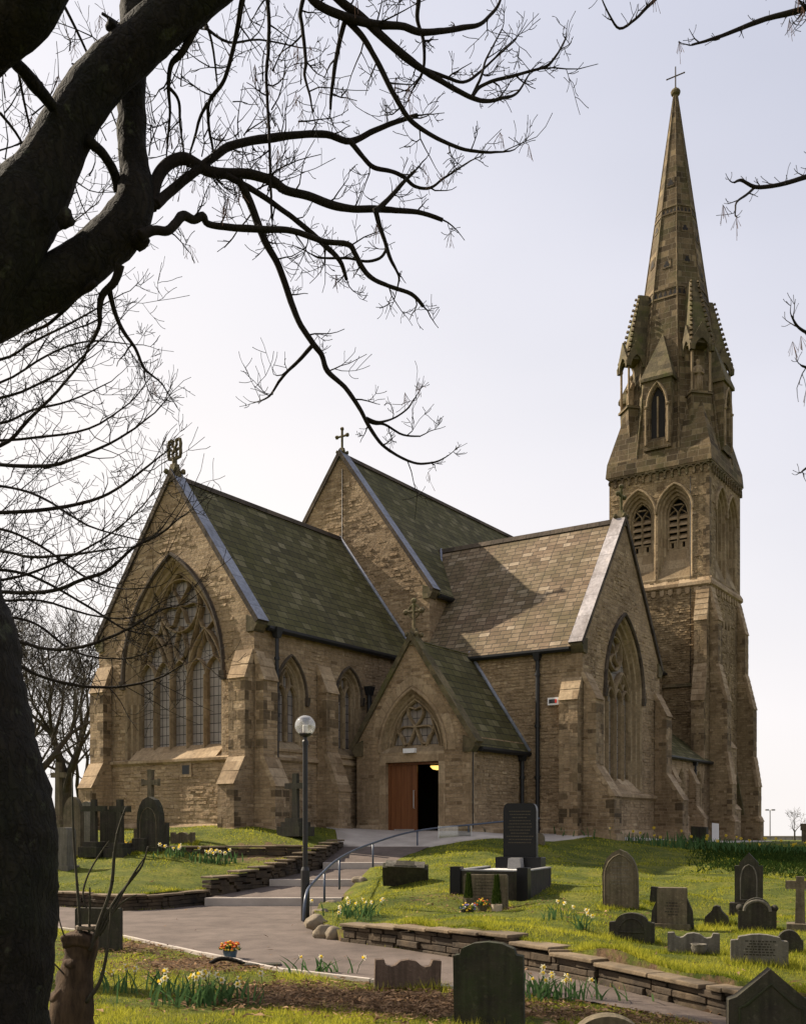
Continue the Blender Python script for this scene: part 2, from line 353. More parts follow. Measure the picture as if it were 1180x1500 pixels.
def leafy(name, lo, hi, trans=0.45, attr='tint'):
    t = NT(name); at = t.n('Attribute'); at.attribute_name = attr
    c = t.ramp(at.outputs['Fac'], [(0, lo), (1, hi)])
    df = t.n('BsdfDiffuse'); t.link(c, df.inputs['Color'])
    tl = t.n('BsdfTranslucent'); t.link(c, tl.inputs['Color'])
    ms = t.n('MixShader'); ms.inputs[0].default_value = trans
    t.link(df.outputs[0], ms.inputs[1]); t.link(tl.outputs[0], ms.inputs[2]); t.link(ms.outputs[0], t.out.inputs['Surface'])
    return t.m
M['blade'] = leafy('grass_blades', (0.04, 0.078, 0.007), (0.46, 0.43, 0.05), 0.5)
M['litter'] = leafy('dead_leaves', (0.06, 0.035, 0.02), (0.36, 0.23, 0.13), 0.2)
M['daffleaf'] = leafy('daffodil_leaves', (0.04, 0.085, 0.03), (0.10, 0.17, 0.06), 0.35)
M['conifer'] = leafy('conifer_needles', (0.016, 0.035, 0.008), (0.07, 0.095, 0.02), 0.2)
def petal(name, c):
    t = NT(name); t.b.inputs['Base Color'].default_value = (*c, 1); t.b.inputs['Roughness'].default_value = 0.6
    t.b.inputs['Subsurface Weight'].default_value = 0.0
    tl = t.n('BsdfTranslucent'); tl.inputs['Color'].default_value = (*c, 1)
    ms = t.n('MixShader'); ms.inputs[0].default_value = 0.35
    t.link(t.b.outputs[0], ms.inputs[1]); t.link(tl.outputs[0], ms.inputs[2]); t.link(ms.outputs[0], t.out.inputs['Surface'])
    return t.m
M['petal_white'] = petal('cream_petals', (0.78, 0.74, 0.55))
M['petal_yellow'] = petal('yellow_petals', (0.75, 0.55, 0.04))
M['petal_orange'] = petal('orange_petals', (0.72, 0.17, 0.02))
M['petal_violet'] = petal('violet_petals', (0.28, 0.22, 0.5))

# ------------------------------------------------------------------ mesh helpers
class MB:
    def __init__(self): self.v = []; self.f = []; self.mi = []
    def face(self, pts, m=0):
        i = len(self.v); self.v.extend([tuple(p) for p in pts]); self.f.append(tuple(range(i, i + len(pts)))); self.mi.append(m)
    def hexa(self, p, m=0):
        # p: bottom ring 0..3 counter-clockwise from above, top ring 4..7
        i = len(self.v); self.v.extend([tuple(q) for q in p])
        for f in ((3, 2, 1, 0), (4, 5, 6, 7), (0, 1, 5, 4), (1, 2, 6, 5), (2, 3, 7, 6), (3, 0, 4, 7)):
            self.f.append(tuple(i + k for k in f)); self.mi.append(m)
    def box(self, x0, x1, y0, y1, z0, z1, m=0):
        self.hexa([(x0, y0, z0), (x1, y0, z0), (x1, y1, z0), (x0, y1, z0), (x0, y0, z1), (x1, y0, z1), (x1, y1, z1), (x0, y1, z1)], m)
    def tess(self, loops, m=0, flip=False):
        # loops of 3-D points, the first the outline, the others holes
        flat = [p for l in loops for p in l]
        tris = tessellate_polygon([[Vector(p) for p in l] for l in loops])
        i = len(self.v); self.v.extend([tuple(p) for p in flat])
        n = Vector((0, 0, 0)); o = loops[0]
        for a, b in zip(o, list(o[1:]) + [o[0]]): n += Vector(a).cross(Vector(b))
        if flip: n = -n
        for t in tris:
            a, b, c = (Vector(flat[k]) for k in t)
            if (b - a).cross(c - a).dot(n) < 0: t = (t[0], t[2], t[1])
            self.f.append(tuple(i + k for k in t)); self.mi.append(m)
    def strip(self, l0, l1, m=0, closed=False):
        n = len(l0); i = len(self.v); self.v.extend([tuple(p) for p in l0]); self.v.extend([tuple(p) for p in l1])
        for k in range(n if closed else n - 1):
            j = (k + 1) % n
            self.f.append((i + k, i + j, i + n + j, i + n + k)); self.mi.append(m)
    def prism(self, poly, fr, w0, w1, m=0, ms=None):
        # 2-D outline in a frame (u, v), from w0 (back) to w1 (front)
        a = [fr(u, v, w1) for u, v in poly]; b = [fr(u, v, w0) for u, v in poly]
        self.tess([a], m); self.tess([b], m, True)
        self.strip(b, a, m if ms is None else ms, True)
    def tube(self, pts, rad, n=6, m=0, cap=True):
        pts = [Vector(p) for p in pts]
        if not hasattr(rad, '__len__'): rad = [rad] * len(pts)
        base = len(self.v); up = None
        for k, p in enumerate(pts):
            d = (pts[min(k + 1, len(pts) - 1)] - pts[max(k - 1, 0)])
            d = d.normalized() if d.length > 1e-9 else Vector((0, 0, 1))
            if up is None: up = d.orthogonal().normalized()
            up = (up - d * up.dot(d)); up = up.normalized() if up.length > 1e-6 else d.orthogonal().normalized()
            s = d.cross(up)
            for j in range(n):
                a = 2 * math.pi * j / n
                self.v.append(tuple(p + (up * math.cos(a) + s * math.sin(a)) * rad[k]))
        for k in range(len(pts) - 1):
            for j in range(n):
                j2 = (j + 1) % n; b0 = base + k * n; b1 = b0 + n
                self.f.append((b0 + j, b0 + j2, b1 + j2, b1 + j)); self.mi.append(m)
        if cap:
            self.f.append(tuple(base + n - 1 - j for j in range(n))); self.mi.append(m)
            e = base + (len(pts) - 1) * n
            self.f.append(tuple(e + j for j in range(n))); self.mi.append(m)
    def lathe(self, prof, n=16, c=(0, 0, 0), m=0, ph=0.0):
        i = len(self.v)
        for r, z in prof:
            for j in range(n):
                a = ph + 2 * math.pi * j / n
                self.v.append((c[0] + r * math.cos(a), c[1] + r * math.sin(a), c[2] + z))
        for k in range(len(prof) - 1):
            for j in range(n):
                j2 = (j + 1) % n; b0 = i + k * n
                self.f.append((b0 + j, b0 + j2, b0 + n + j2, b0 + n + j)); self.mi.append(m)
        self.f.append(tuple(i + n - 1 - j for j in range(n))); self.mi.append(m)
        e = i + (len(prof) - 1) * n
        self.f.append(tuple(e + j for j in range(n))); self.mi.append(m)
    def blob(self, c, r, seed=0, sub=2, amp=0.25, m=0):
        bm = bmesh.new(); bmesh.ops.create_icosphere(bm, subdivisions=sub, radius=1)
        i = len(self.v)
        for v in bm.verts:
            k = 1 + amp * mnoise.noise(v.co * 1.3 + Vector((seed * 7.1, seed * 3.3, seed)))
            self.v.append((c[0] + v.co.x * r[0] * k, c[1] + v.co.y * r[1] * k, c[2] + v.co.z * r[2] * k))
        for f in bm.faces: self.f.append(tuple(i + v.index for v in f.verts)); self.mi.append(m)
        bm.free()
    def build(self, name, mats, parent=None, smooth=False, bevel=0.0, loc=None, uv=True):
        me = bpy.data.meshes.new(name)
        me.from_pydata(self.v, [], self.f); me.update()
        for mm in (mats if isinstance(mats, (list, tuple)) else [mats]): me.materials.append(mm)
        if len(me.materials) > 1: me.polygons.foreach_set('material_index', self.mi)
        if uv and len(me.polygons):
            nl = len(me.loops)
            lv = np.empty(nl, np.int32); me.loops.foreach_get('vertex_index', lv)
            co = np.empty(len(me.vertices) * 3); me.vertices.foreach_get('co', co); co = co.reshape(-1, 3)
            nm = np.empty(len(me.polygons) * 3); me.polygons.foreach_get('normal', nm); nm = nm.reshape(-1, 3)
            lt = np.empty(len(me.polygons), np.int32); me.polygons.foreach_get('loop_total', lt)
            n = np.repeat(nm, lt, axis=0); p = co[lv]
            t = np.stack([-n[:, 1], n[:, 0], np.zeros(nl)], 1); L = np.linalg.norm(t, axis=1)
            flat = L < 0.2
            t[flat] = (1, 0, 0); L[flat] = 1; t /= L[:, None]
            b = np.cross(n, t); b[flat] = (0, 1, 0)
            u = np.stack([(p * t).sum(1), (p * b).sum(1)], 1)
            ul = me.uv_layers.new(name='UVMap'); ul.data.foreach_set('uv', u.ravel())
        if smooth: me.polygons.foreach_set('use_smooth', [True] * len(me.polygons))
        o = bpy.data.objects.new(name, me); col.objects.link(o)
        if parent is not None: o.parent = parent
        if loc is not None: o.location = loc
        if bevel:
            bv = o.modifiers.new('bevel', 'BEVEL'); bv.width = bevel; bv.segments = 2; bv.limit_method = 'ANGLE'; bv.angle_limit = R(40)
        return o

def tag(o, label=None, cat=None, group=None, kind=None):
    if label: o['label'] = label
    if cat: o['category'] = cat
    if group: o['group'] = group
    if kind: o['kind'] = kind
    return o
def empty(name, loc, label, cat, group=None, rz=0.0):
    o = bpy.data.objects.new(name, None); col.objects.link(o); o.location = loc; o.rotation_euler = (0, 0, rz)
    o.empty_display_size = 0.3
    return tag(o, label, cat, group)
def struct(o, label=None, cat=None): return tag(o, label, cat, kind='structure')

def P(px, py, d):
    """photo pixel and distance along the view to a world point"""
    return Vector(((px - 590) / F * d, d, EYE - (py - Y0) * d / F))
def catmull(pts, k=4):
    out = []
    n = len(pts)
    for i in range(n - 1):
        p0, p1, p2, p3 = pts[max(i - 1, 0)], pts[i], pts[i + 1], pts[min(i + 2, n - 1)]
        for j in range(k):
            t = j / k
            out.append(0.5 * ((2 * p1) + (p2 - p0) * t + (2 * p0 - 5 * p1 + 4 * p2 - p3) * t * t + (3 * p1 - p0 - 3 * p2 + p3) * t ** 3))
    out.append(pts[-1]); return out

# ------------------------------------------------------------------ the church's own frame: x along its length (east to west), s to the south
TH = R(34.01)
UX, UY = math.sin(TH), math.cos(TH)
VX, VY = math.cos(TH), -math.sin(TH)
CHX, CHY, CHZ = -7.612, 34.0, 1.6
def cw(x, s):  # church plan to world plan
    return CHX + x * UX + s * VX, CHY + x * UY + s * VY

# ------------------------------------------------------------------ ground heights
def tps_fit(pts, lam=1e-3):
    p = np.array(pts, float); n = len(p); xy = p[:, :2] / 10.0
    def K(a, b):
        d2 = ((a[:, None] - b[None]) ** 2).sum(2)
        return np.where(d2 > 0, d2 * np.log(np.maximum(d2, 1e-12)), 0) * 0.5
    A = np.zeros((n + 3, n + 3)); A[:n, :n] = K(xy, xy) + lam * np.eye(n)
    Q = np.c_[np.ones(n), xy]; A[:n, n:] = Q; A[n:, :n] = Q.T
    w = np.linalg.solve(A, np.r_[p[:, 2], 0, 0, 0])
    def f(X, Y):
        q = np.stack([np.atleast_1d(X), np.atleast_1d(Y)], 1).astype(float) / 10.0
        out = np.empty(len(q))
        for a in range(0, len(q), 20000):
            qq = q[a:a + 20000]
            out[a:a + 20000] = K(qq, xy) @ w[:n] + np.c_[np.ones(len(qq)), qq] @ w[n:]
        return out
    return f
ctrl_px = [
    # right bank along its wall
    (470, 1350, 17.5), (500, 1355, 16.9), (600, 1358, 15.8), (745, 1368, 14.2), (820, 1390, 12.9), (940, 1419, 11.4), (1065, 1440, 10.5), (1250, 1478, 9.2),
    # beside the steps
    (492, 1316, 23.8), (530, 1288, 26.0), (572, 1264, 28.3), (622, 1242, 31.0),
    # mound with the monument
    (560, 1318, 20.5), (620, 1312, 20.5), (600, 1278, 25), (700, 1330, 19.5), (760, 1298, 22.5), (840, 1300, 22), (660, 1250, 28.5), (720, 1260, 27),
    (700, 1242, 30), (850, 1236, 33.5), (950, 1238, 36), (1060, 1240, 40), (1180, 1241, 43),
    # right field
    (930, 1335, 18.5), (1000, 1357, 16.5), (1095, 1335, 19), (1110, 1411, 12.2), (1015, 1396, 13), (1108, 1362, 16), (925, 1372, 15.2), (1250, 1370, 15.5),
    (900, 1290, 25.0), (900, 1260, 30), (1000, 1270, 29), (1100, 1290, 25), (1250, 1290, 26), (820, 1340, 17.5),
    # left lawn
    (60, 1305, 24.0), (180, 1311, 22.7), (240, 1308, 23.3), (300, 1303, 24.2), (420, 1266, 26.5), (448, 1256, 27.6), (-150, 1305, 25),
    (100, 1270, 27), (230, 1250, 28.3), (330, 1254, 28.2), (425, 1252, 28.4), (330, 1238, 29.2), (240, 1236, 29.4), (440, 1236, 29.4), (500, 1240.5, 31), (560, 1241, 31),
    (50, 1240, 32), (-200, 1262, 29),
]
ctrl = [tuple(P(*c)) for c in ctrl_px]
def terr(x): return float(np.interp(x, [-6, 0, 5, 8.7, 16, 34, 60], [1.78, 1.72, 1.61, 1.42, 1.22, 0.95, 0.7]))
for x, s in [(-0.8, -4), (-0.8, 0), (-0.8, 4.5), (2, 5), (4.3, 6), (4.3, 8.8), (7, 9.2), (8.2, 11.5), (12, 11.8), (16.5, 11.8), (20, 9), (26, 8.5), (33, 9), (37, 9), (42, 8), (55, 4), (60, 20), (9, 0), (20, 0), (35, 0), (0, -10), (15, -12), (35, -12), (60, -15), (-14, -14)]:
    wx, wy = cw(x, s); ctrl.append((wx, wy, terr(x)))
ctrl += [(70, 60, 0.0), (50, 20, 0.0), (60, 95, 0.1), (0, 105, 0.4), (-60, 90, 0.6), (-60, 40, 1.0), (-45, 26, 0.5)]
z_tps = tps_fit(ctrl)
def lumps(X, Y):
    out = np.zeros(len(X))
    for k in range(9):
        a = k * 2.4; fr_ = 0.9 + .55 * k; out += np.sin(fr_ * (X * math.cos(a) + Y * math.sin(a)) + 1.7 * np.sin(.6 * fr_ * (Y * math.cos(a) - X * math.sin(a)) + k)) / (1 + .55 * k)
    return out
def z_upper(X, Y):
    X = np.atleast_1d(X).astype(float); Y = np.atleast_1d(Y).astype(float)
    return z_tps(X, Y) + .050 * lumps(X, Y) * np.clip((30.5 - Y) / 3, 0, 1)

def lowz(X, Y):
    X = np.atleast_1d(X).astype(float); Y = np.atleast_1d(Y).astype(float)
    r = np.hypot(X, Y - 30)
    z = -np.interp(r, [0, 62, 80, 130, 400, 6000], [0, 0, 2.5, 9, 62, 62])
    near = np.clip((13.0 - Y) / 6, 0, 1) * (r < 60)
    z = z + 0.05 * near * np.sin(X * 0.9 + 1.0) + 0.04 * near * np.cos(Y * 1.3 + X * .4)
    return z

def inpoly(X, Y, poly):
    X = np.asarray(X); Y = np.asarray(Y); c = np.zeros(X.shape, bool); n = len(poly); j = n - 1
    for i in range(n):
        xi, yi = poly[i][:2]; xj, yj = poly[j][:2]
        with np.errstate(divide='ignore', invalid='ignore'):
            t = ((yi > Y) != (yj > Y)) & (X < (xj - xi) * (Y - yi) / ((yj - yi) or 1e-12) + xi)
        c ^= t; j = i
    return c
def densify(poly, step):
    out = []
    for a, b in zip(poly, poly[1:] + poly[:1]):
        a = np.array(a[:2], float); b = np.array(b[:2], float); L = np.linalg.norm(b - a)
        k = max(1, int(L / step(0.5 * (a[0] + b[0]), 0.5 * (a[1] + b[1]))))
        for i in range(k): out.append(tuple(a + (b - a) * i / k))
    return out
def patch(name, poly, zf, step, mat, off=0.0, holes=(), soil=None, skirt=0.0):
    bd = densify([p[:2] for p in poly], step)
    X0, X1 = min(p[0] for p in bd), max(p[0] for p in bd); Y0_, Y1 = min(p[1] for p in bd), max(p[1] for p in bd)
    inner = []
    y = Y0_
    while y < Y1:
        x = X0; sx = None
        while x < X1:
            s = step(x, y); inner.append((x + (random.random() - .5) * s * .5, y + (random.random() - .5) * s * .5)); x += s
        y += min(step(xx, y) for xx in np.linspace(X0, X1, 9))
    ia = np.array(inner)
    ok = inpoly(ia[:, 0], ia[:, 1], bd)
    # keep clear of the rim
    ba = np.array(bd)
    idx = np.where(ok)[0]
    keep = []
    for a in range(0, len(idx), 4000):
        q = ia[idx[a:a + 4000]]
        d = np.sqrt(((q[:, None] - ba[None]) ** 2).sum(2)).min(1)
        ss = np.array([step(u, v) for u, v in q]) * 0.35
        keep.append(idx[a:a + 4000][d > ss])
    pts = [Vector(p) for p in bd] + [Vector(ia[k]) for kk in keep for k in kk]
    nb = len(bd)
    r = delaunay_2d_cdt(pts, [(i, (i + 1) % nb) for i in range(nb)], [], 0, 1e-5)
    vs = np.array([(p.x, p.y) for p in r[0]]); tr = np.array([t for t in r[2] if len(t) == 3])
    ce = vs[tr].mean(1); tr = tr[inpoly(ce[:, 0], ce[:, 1], bd)]
    z = zf(vs[:, 0], vs[:, 1]) + off
    mb = MB(); mb.v = [(a, b, c) for (a, b), c in zip(vs, z)]
    for t in tr:
        a, b, c = vs[t]
        if (b[0] - a[0]) * (c[1] - a[1]) - (b[1] - a[1]) * (c[0] - a[0]) < 0: t = t[::-1]
        mb.f.append(tuple(int(q) for q in t)); mb.mi.append(0)
    if skirt:
        k = len(mb.v); mb.v += [(vs[i][0], vs[i][1], z[i] - skirt) for i in range(nb)]
        for i in range(nb): mb.f.append((i, k + i, k + (i + 1) % nb, (i + 1) % nb)); mb.mi.append(0)
        vs = np.concatenate([vs, vs[:nb]])
    o = mb.build(name, mat, smooth=True)
    at = o.data.attributes.new('soil', 'FLOAT', 'POINT')
    sv = soil(vs[:, 0], vs[:, 1]) if soil else np.zeros(len(vs))
    if skirt and soil: sv[-nb:] = 1.0; sv[:nb] = np.maximum(sv[:nb], .45)
    at.data.foreach_set('value', sv.astype(np.float32))
    return o
def pxd(px, py, z=0.0):   # pixel on the level z
    return P(px, py, F * (EYE - z) / (py - Y0))

# outline of the path: far side left to right, then the near side back
path_far = [pxd(-150, 1327), pxd(75, 1328.5), pxd(180, 1336), pxd(240, 1333), pxd(306, 1325.5)]
path_mid = [pxd(494, 1325.5), pxd(476, 1337), pxd(459, 1350), pxd(462, 1362), pxd(478, 1372), pxd(500, 1381)]
path_right = [pxd(580, 1391), pxd(660, 1404), pxd(760, 1421), pxd(860, 1440), pxd(960, 1463), pxd(1060, 1489), pxd(1220, 1530)]
path_near = [pxd(1220, 1555), pxd(1065, 1508), pxd(960, 1487), pxd(870, 1470), pxd(760, 1457), pxd(660, 1449), pxd(545, 1439), pxd(420, 1424), pxd(300, 1400), pxd(183, 1373.5), pxd(70, 1359), pxd(-150, 1346)]
path_poly = [tuple(p)[:2] for p in path_far + path_mid + path_right + path_near]
steps_rows = [ # distance, level before, level after the riser, left and right pixel
    (23.8, 0.02, 0.20, 306, 494), (26.0, 0.345, 0.51, 400, 528), (28.3, 0.68, 0.85, 478, 568), (31.0, 1.235, 1.235, 503, 624)]
def stepX(px, d): return (px - 590) / F * d
left_wall_line = [P(-150, 1327, 24.6), P(68, 1328, 23.9), P(180, 1336, 22.5), P(240, 1333, 23.0), P(304, 1325, 24.2), P(330, 1316, 24.5), P(402, 1290, 26.3), P(440, 1280, 27.4), P(478, 1265, 28.6), P(502, 1242, 31.0)]
def inset(line, k):
    out = []
    for i, p in enumerate(line):
        a, b = line[max(i - 1, 0)], line[min(i + 1, len(line) - 1)]; d = Vector((b.x - a.x, b.y - a.y, 0)).normalized(); out.append(p + Vector((-d.y, d.x, 0)) * k)
    return out
left_in, right_in = inset(left_wall_line, .2), inset(path_right, .2)
upper_poly = [(-70, 27)] + [tuple(p)[:2] for p in left_in] + [(stepX(624, 31), 31.0), (stepX(568, 28.3), 28.3), (stepX(528, 26), 26.0), (stepX(494, 23.8), 23.8)] \
    + [tuple(p)[:2] for p in path_mid[1:]] + [tuple(p)[:2] for p in right_in] + [(7, 4), (40, 0), (90, 30), (90, 110), (-90, 110), (-90, 40)]
# nudge the bank's edge in behind the wall faces
def stp(x, y):
    d = math.hypot(x * 0.8, y)
    return 0.28 if d < 16 else 0.42 if d < 24 else 0.7 if d < 38 else 2.2
def soil_up(X, Y):
    s = np.zeros(len(X))
    for px, py, d, r, a in [(640, 1318, 20.5, 1.0, .5), (880, 1345, 17.8, 0.9, .3), (400, 1247, 28.4, 1.4, .75), (330, 1247, 28.4, 1.2, .7), (400, 1285, 26.2, 0.9, .6), (880, 1258, 30, 1.4, .35), (745, 1330, 19.5, .8, .6)]:
        c = P(px, py, d); s = np.maximum(s, a * np.exp(-((X - c.x) ** 2 + (Y - c.y) ** 2) / r ** 2))
    return s
def soil_low(X, Y):
    s = np.zeros(len(X))
    for px, py, rx, ry, a in [(560, 1466, 1.3, .75, 1.15), (470, 1462, 1.0, .7, 1.1), (640, 1482, .9, .6, 1.1), (420, 1448, .8, .5, .9), (280, 1412, 1.1, .9, .9), (200, 1388, 1.2, .9, .85), (340, 1418, .8, .5, .7), (850, 1490, .9, .35, .8), (760, 1478, .5, .3, .7), (940, 1500, .6, .3, .7)]:
        c = pxd(px, py); s = np.maximum(s, a * np.exp(-((X - c.x) / rx) ** 2 - ((Y - c.y) / ry) ** 2))
    return s
up = struct(patch('grass_bank', upper_poly, lambda X, Y: z_upper(X, Y), stp, M['turf'], 0, soil=soil_up, skirt=.6))
def stl(x, y):
    d = math.hypot(x, y)
    return 0.35 if (d < 16 and y > 6) else 1.2 if d < 30 else 5 if d < 75 else 22 if d < 220 else 400
low_poly = [(60 * math.cos(a), 30 + 60 * math.sin(a)) for a in np.linspace(0, 2 * math.pi, 40)[:-1]]
g = MB()
ring_r = [60, 80, 130, 230, 400, 900, 2200, 6000]
for k in range(len(ring_r) - 1):
    A = [(ring_r[k] * math.cos(a), 30 + ring_r[k] * math.sin(a)) for a in np.linspace(0, 2 * math.pi, 40)[:-1]]
    B = [(ring_r[k + 1] * math.cos(a), 30 + ring_r[k + 1] * math.sin(a)) for a in np.linspace(0, 2 * math.pi, 40)[:-1]]
    za = lowz([p[0] for p in A], [p[1] for p in A]); zb = lowz([p[0] for p in B], [p[1] for p in B])
    g.strip([(p[0], p[1], z) for p, z in zip(A, za)], [(p[0], p[1], z) for p, z in zip(B, zb)], 0, True)
low_near = patch('ground', low_poly, lowz, stl, M['turf'], 0, soil=soil_low)
gm = g.build('ground_far', M['turf'])
gm.data.flip_normals()
# one sheet: join the far rings to the near disc
bm = bmesh.new(); bm.from_mesh(low_near.data); bm.from_mesh(gm.data); bmesh.ops.remove_doubles(bm, verts=bm.verts, dist=0.002); bmesh.ops.recalc_face_normals(bm, faces=bm.faces); bm.to_mesh(low_near.data); bm.free()
bpy.data.objects.remove(gm)
struct(low_near)
pth = struct(patch('path', path_poly, lowz, lambda x, y: 0.5, M['asphalt'], 0.02))
# steps: sloping asphalt treads with stone risers
tr = MB(); rs = MB()
for k in range(3):
    d0, _, z0, l0, r0 = steps_rows[k]; d1, z1, _, l1, r1 = steps_rows[k + 1]
    xa, xb, xc, xd = stepX(l0, d0) - .1, stepX(r0, d0) + .1, stepX(r1, d1) + .1, stepX(l1, d1) - .1
    n = 6
    for i in range(n):
        a, b = i / n, (i + 1) / n
        f = lambda t, p, q: p + (q - p) * t
        tr.face([(f(a, xa, xd), f(a, d0 + .16, d1), f(a, z0, z1)), (f(a, xb, xc), f(a, d0 + .16, d1), f(a, z0, z1)), (f(b, xb, xc), f(b, d0 + .16, d1), f(b, z0, z1)), (f(b, xa, xd), f(b, d0 + .16, d1), f(b, z0, z1))])
    zb = steps_rows[k][1]
    rs.box(xa, xb, d0, d0 + .16, zb - .2, z0 + .004)
    tr.face([(xa, d0 + .1, zb - .3), (xb, d0 + .1, zb - .3), (xb, d0 + .1, z0 - .02), (xa, d0 + .1, z0 - .02)])
trd = struct(tr.build('ramp', M['asphalt']))
struct(rs.build('step_kerb', M['concrete'], bevel=0.012))
# paving round the church
pv = [(stepX(500, 31) - .1, 31.0), (stepX(628, 31), 31.0)] + [tuple(P(px, py, d))[:2] for px, py, d in [(700, 1240, 31.6), (770, 1237, 32.6), (850, 1234, 34.5), (950, 1237, 37.5), (1060, 1237, 46), (1130, 1234, 60)]] \
    + [cw(44, 5), cw(36, 5), cw(20, 5), cw(14, 9), (cw(9, 6)), cw(4.8, 3), cw(3.4, 3.3), cw(2.7, 4.7)]
struct(patch('pavement', pv, lambda X, Y: z_upper(X, Y), stp, M['concrete'], 0.035, skirt=.25))
# pale kerb along the near side of the path
kb = MB()
kp = [Vector(p) for p in path_near[4:]]
for a, b in zip(kp[:-1], kp[1:]):
    n = max(1, int((b - a).length / 0.9)); dirn = (b - a).normalized(); nn = Vector((-dirn.y, dirn.x, 0)) * 0.055
    if nn.y > 0: nn = -nn
    for i in range(n):
        p = a + (b - a) * (i / n); q = a + (b - a) * ((i + 1) / n) - dirn * 0.012; h = 0.045 + random.random() * .012
        z0 = -0.1
        kb.hexa([(p.x, p.y, z0), (p.x + nn.x, p.y + nn.y, z0), (q.x + nn.x, q.y + nn.y, z0), (q.x, q.y, z0), (p.x, p.y, h), (p.x + nn.x, p.y + nn.y, h), (q.x + nn.x, q.y + nn.y, h), (q.x, q.y, h)])
struct(kb.build('path_kerb', M['concrete'], bevel=0.006))

# ------------------------------------------------------------------ retaining walls of rough coursed stone
def dry_wall(name, line, label, cat='wall', thick=0.32, course=0.095):
    """line: (point on the foot of the face, level of the top); face towards the camera side (right of travel)"""
    st, cp = MB(), MB()
    rr = random.Random(len(line) * 31 + int(line[0][0].x * 10))
    for (a, ha), (b, hb) in zip(line[:-1], line[1:]):
        a, b = Vector((a.x, a.y, a.z)), Vector((b.x, b.y, b.z)); L = (Vector((b.x, b.y)) - Vector((a.x, a.y))).length
        d = Vector((b.x - a.x, b.y - a.y, 0)).normalized(); nb = Vector((-d.y, d.x, 0))   # into the bank
        top = lambda t: ha + (hb - ha) * t
        foot = lambda t: a.z + (b.z - a.z) * t
        hmax = max(ha - a.z, hb - b.z)
        capw = 0.05
        k = 0; z = -0.12
        while z < hmax - capw - 0.02:
            h = course * (0.8 + 0.5 * rr.random()); s = -rr.random() * .25
            while s < L:
                w = 0.25 + 0.4 * rr.random(); s0, s1 = max(s, 0) + .004, min(s + w, L) - .008
                t = (s0 + s1) / 2 / L
                zb = foot(t) + z; zt = min(zb + h - .008, top(t) - capw)
                if s1 - s0 > .06 and zt - zb > .035:
                    j = rr.random() * .045; bk = thick
                    p = a + d * s0 + nb * j; q = a + d * s1 + nb * (j + (rr.random() - .5) * .03)
                    p2 = a + d * s0 + nb * bk; q2 = a + d * s1 + nb * bk
                    st.hexa([(p.x, p.y, zb), (q.x, q.y, zb), (q2.x, q2.y, zb), (p2.x, p2.y, zb), (p.x, p.y, zt), (q.x, q.y, zt + (rr.random() - .5) * .012), (q2.x, q2.y, zt), (p2.x, p2.y, zt)])
                s += w
            z += h; k += 1
        s = 0.0
        while s < L - .05:
            w = min(0.5 + 0.5 * rr.random(), L - s)
            if L - s - w < .3: w = L - s
            t0, t1 = s / L, (s + w) / L; zt = max(top(t0), top(t1)) * .5 + top((t0 + t1) / 2) * .5 + (rr.random() - .5) * .02; o = -.01 - rr.random() * .04
            p = a + d * (s + .006) + nb * o; q = a + d * (s + w - .006) + nb * o; p2 = p + nb * (thick + .05 - o); q2 = q + nb * (thick + .05 - o)
            zb = zt - capw
            cp.hexa([(p.x, p.y, zb), (q.x, q.y, zb), (q2.x, q2.y, zb), (p2.x, p2.y, zb), (p.x, p.y, zt), (q.x, q.y, zt), (q2.x, q2.y, zt), (p2.x, p2.y, zt)])
            s += w
            if rr.random() < .12: s += .25 * rr.random()
    c = a0 = line[0][0]
    root = empty(name, (c.x, c.y, 0), label, cat)
    inv = Vector((-c.x, -c.y, 0))
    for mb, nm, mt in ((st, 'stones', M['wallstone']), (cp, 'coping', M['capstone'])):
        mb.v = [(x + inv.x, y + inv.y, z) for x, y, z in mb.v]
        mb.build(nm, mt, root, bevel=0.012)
    return root
def W(px, yb, yt, d): p = P(px, yb, d); return (p, P(px, yt, d).z)
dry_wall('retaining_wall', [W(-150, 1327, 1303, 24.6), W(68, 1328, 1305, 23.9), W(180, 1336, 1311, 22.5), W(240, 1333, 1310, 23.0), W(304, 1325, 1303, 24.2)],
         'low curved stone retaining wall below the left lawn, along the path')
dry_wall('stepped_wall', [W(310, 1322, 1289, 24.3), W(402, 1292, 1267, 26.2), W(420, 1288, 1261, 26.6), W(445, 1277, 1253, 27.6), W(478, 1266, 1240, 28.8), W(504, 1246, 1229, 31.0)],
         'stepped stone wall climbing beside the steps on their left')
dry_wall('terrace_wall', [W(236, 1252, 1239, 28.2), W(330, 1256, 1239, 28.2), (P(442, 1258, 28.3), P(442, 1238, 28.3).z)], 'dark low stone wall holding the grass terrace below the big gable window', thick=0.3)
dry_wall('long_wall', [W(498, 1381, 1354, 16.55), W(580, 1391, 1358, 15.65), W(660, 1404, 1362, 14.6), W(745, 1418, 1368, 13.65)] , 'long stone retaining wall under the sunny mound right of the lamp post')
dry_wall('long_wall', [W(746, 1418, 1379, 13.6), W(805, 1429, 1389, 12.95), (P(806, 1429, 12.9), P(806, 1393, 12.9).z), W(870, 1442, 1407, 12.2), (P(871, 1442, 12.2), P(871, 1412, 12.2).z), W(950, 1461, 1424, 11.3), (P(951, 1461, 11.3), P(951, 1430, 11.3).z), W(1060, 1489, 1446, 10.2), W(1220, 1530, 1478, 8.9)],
         'lower stepped stretch of stone wall going down to the right foreground')
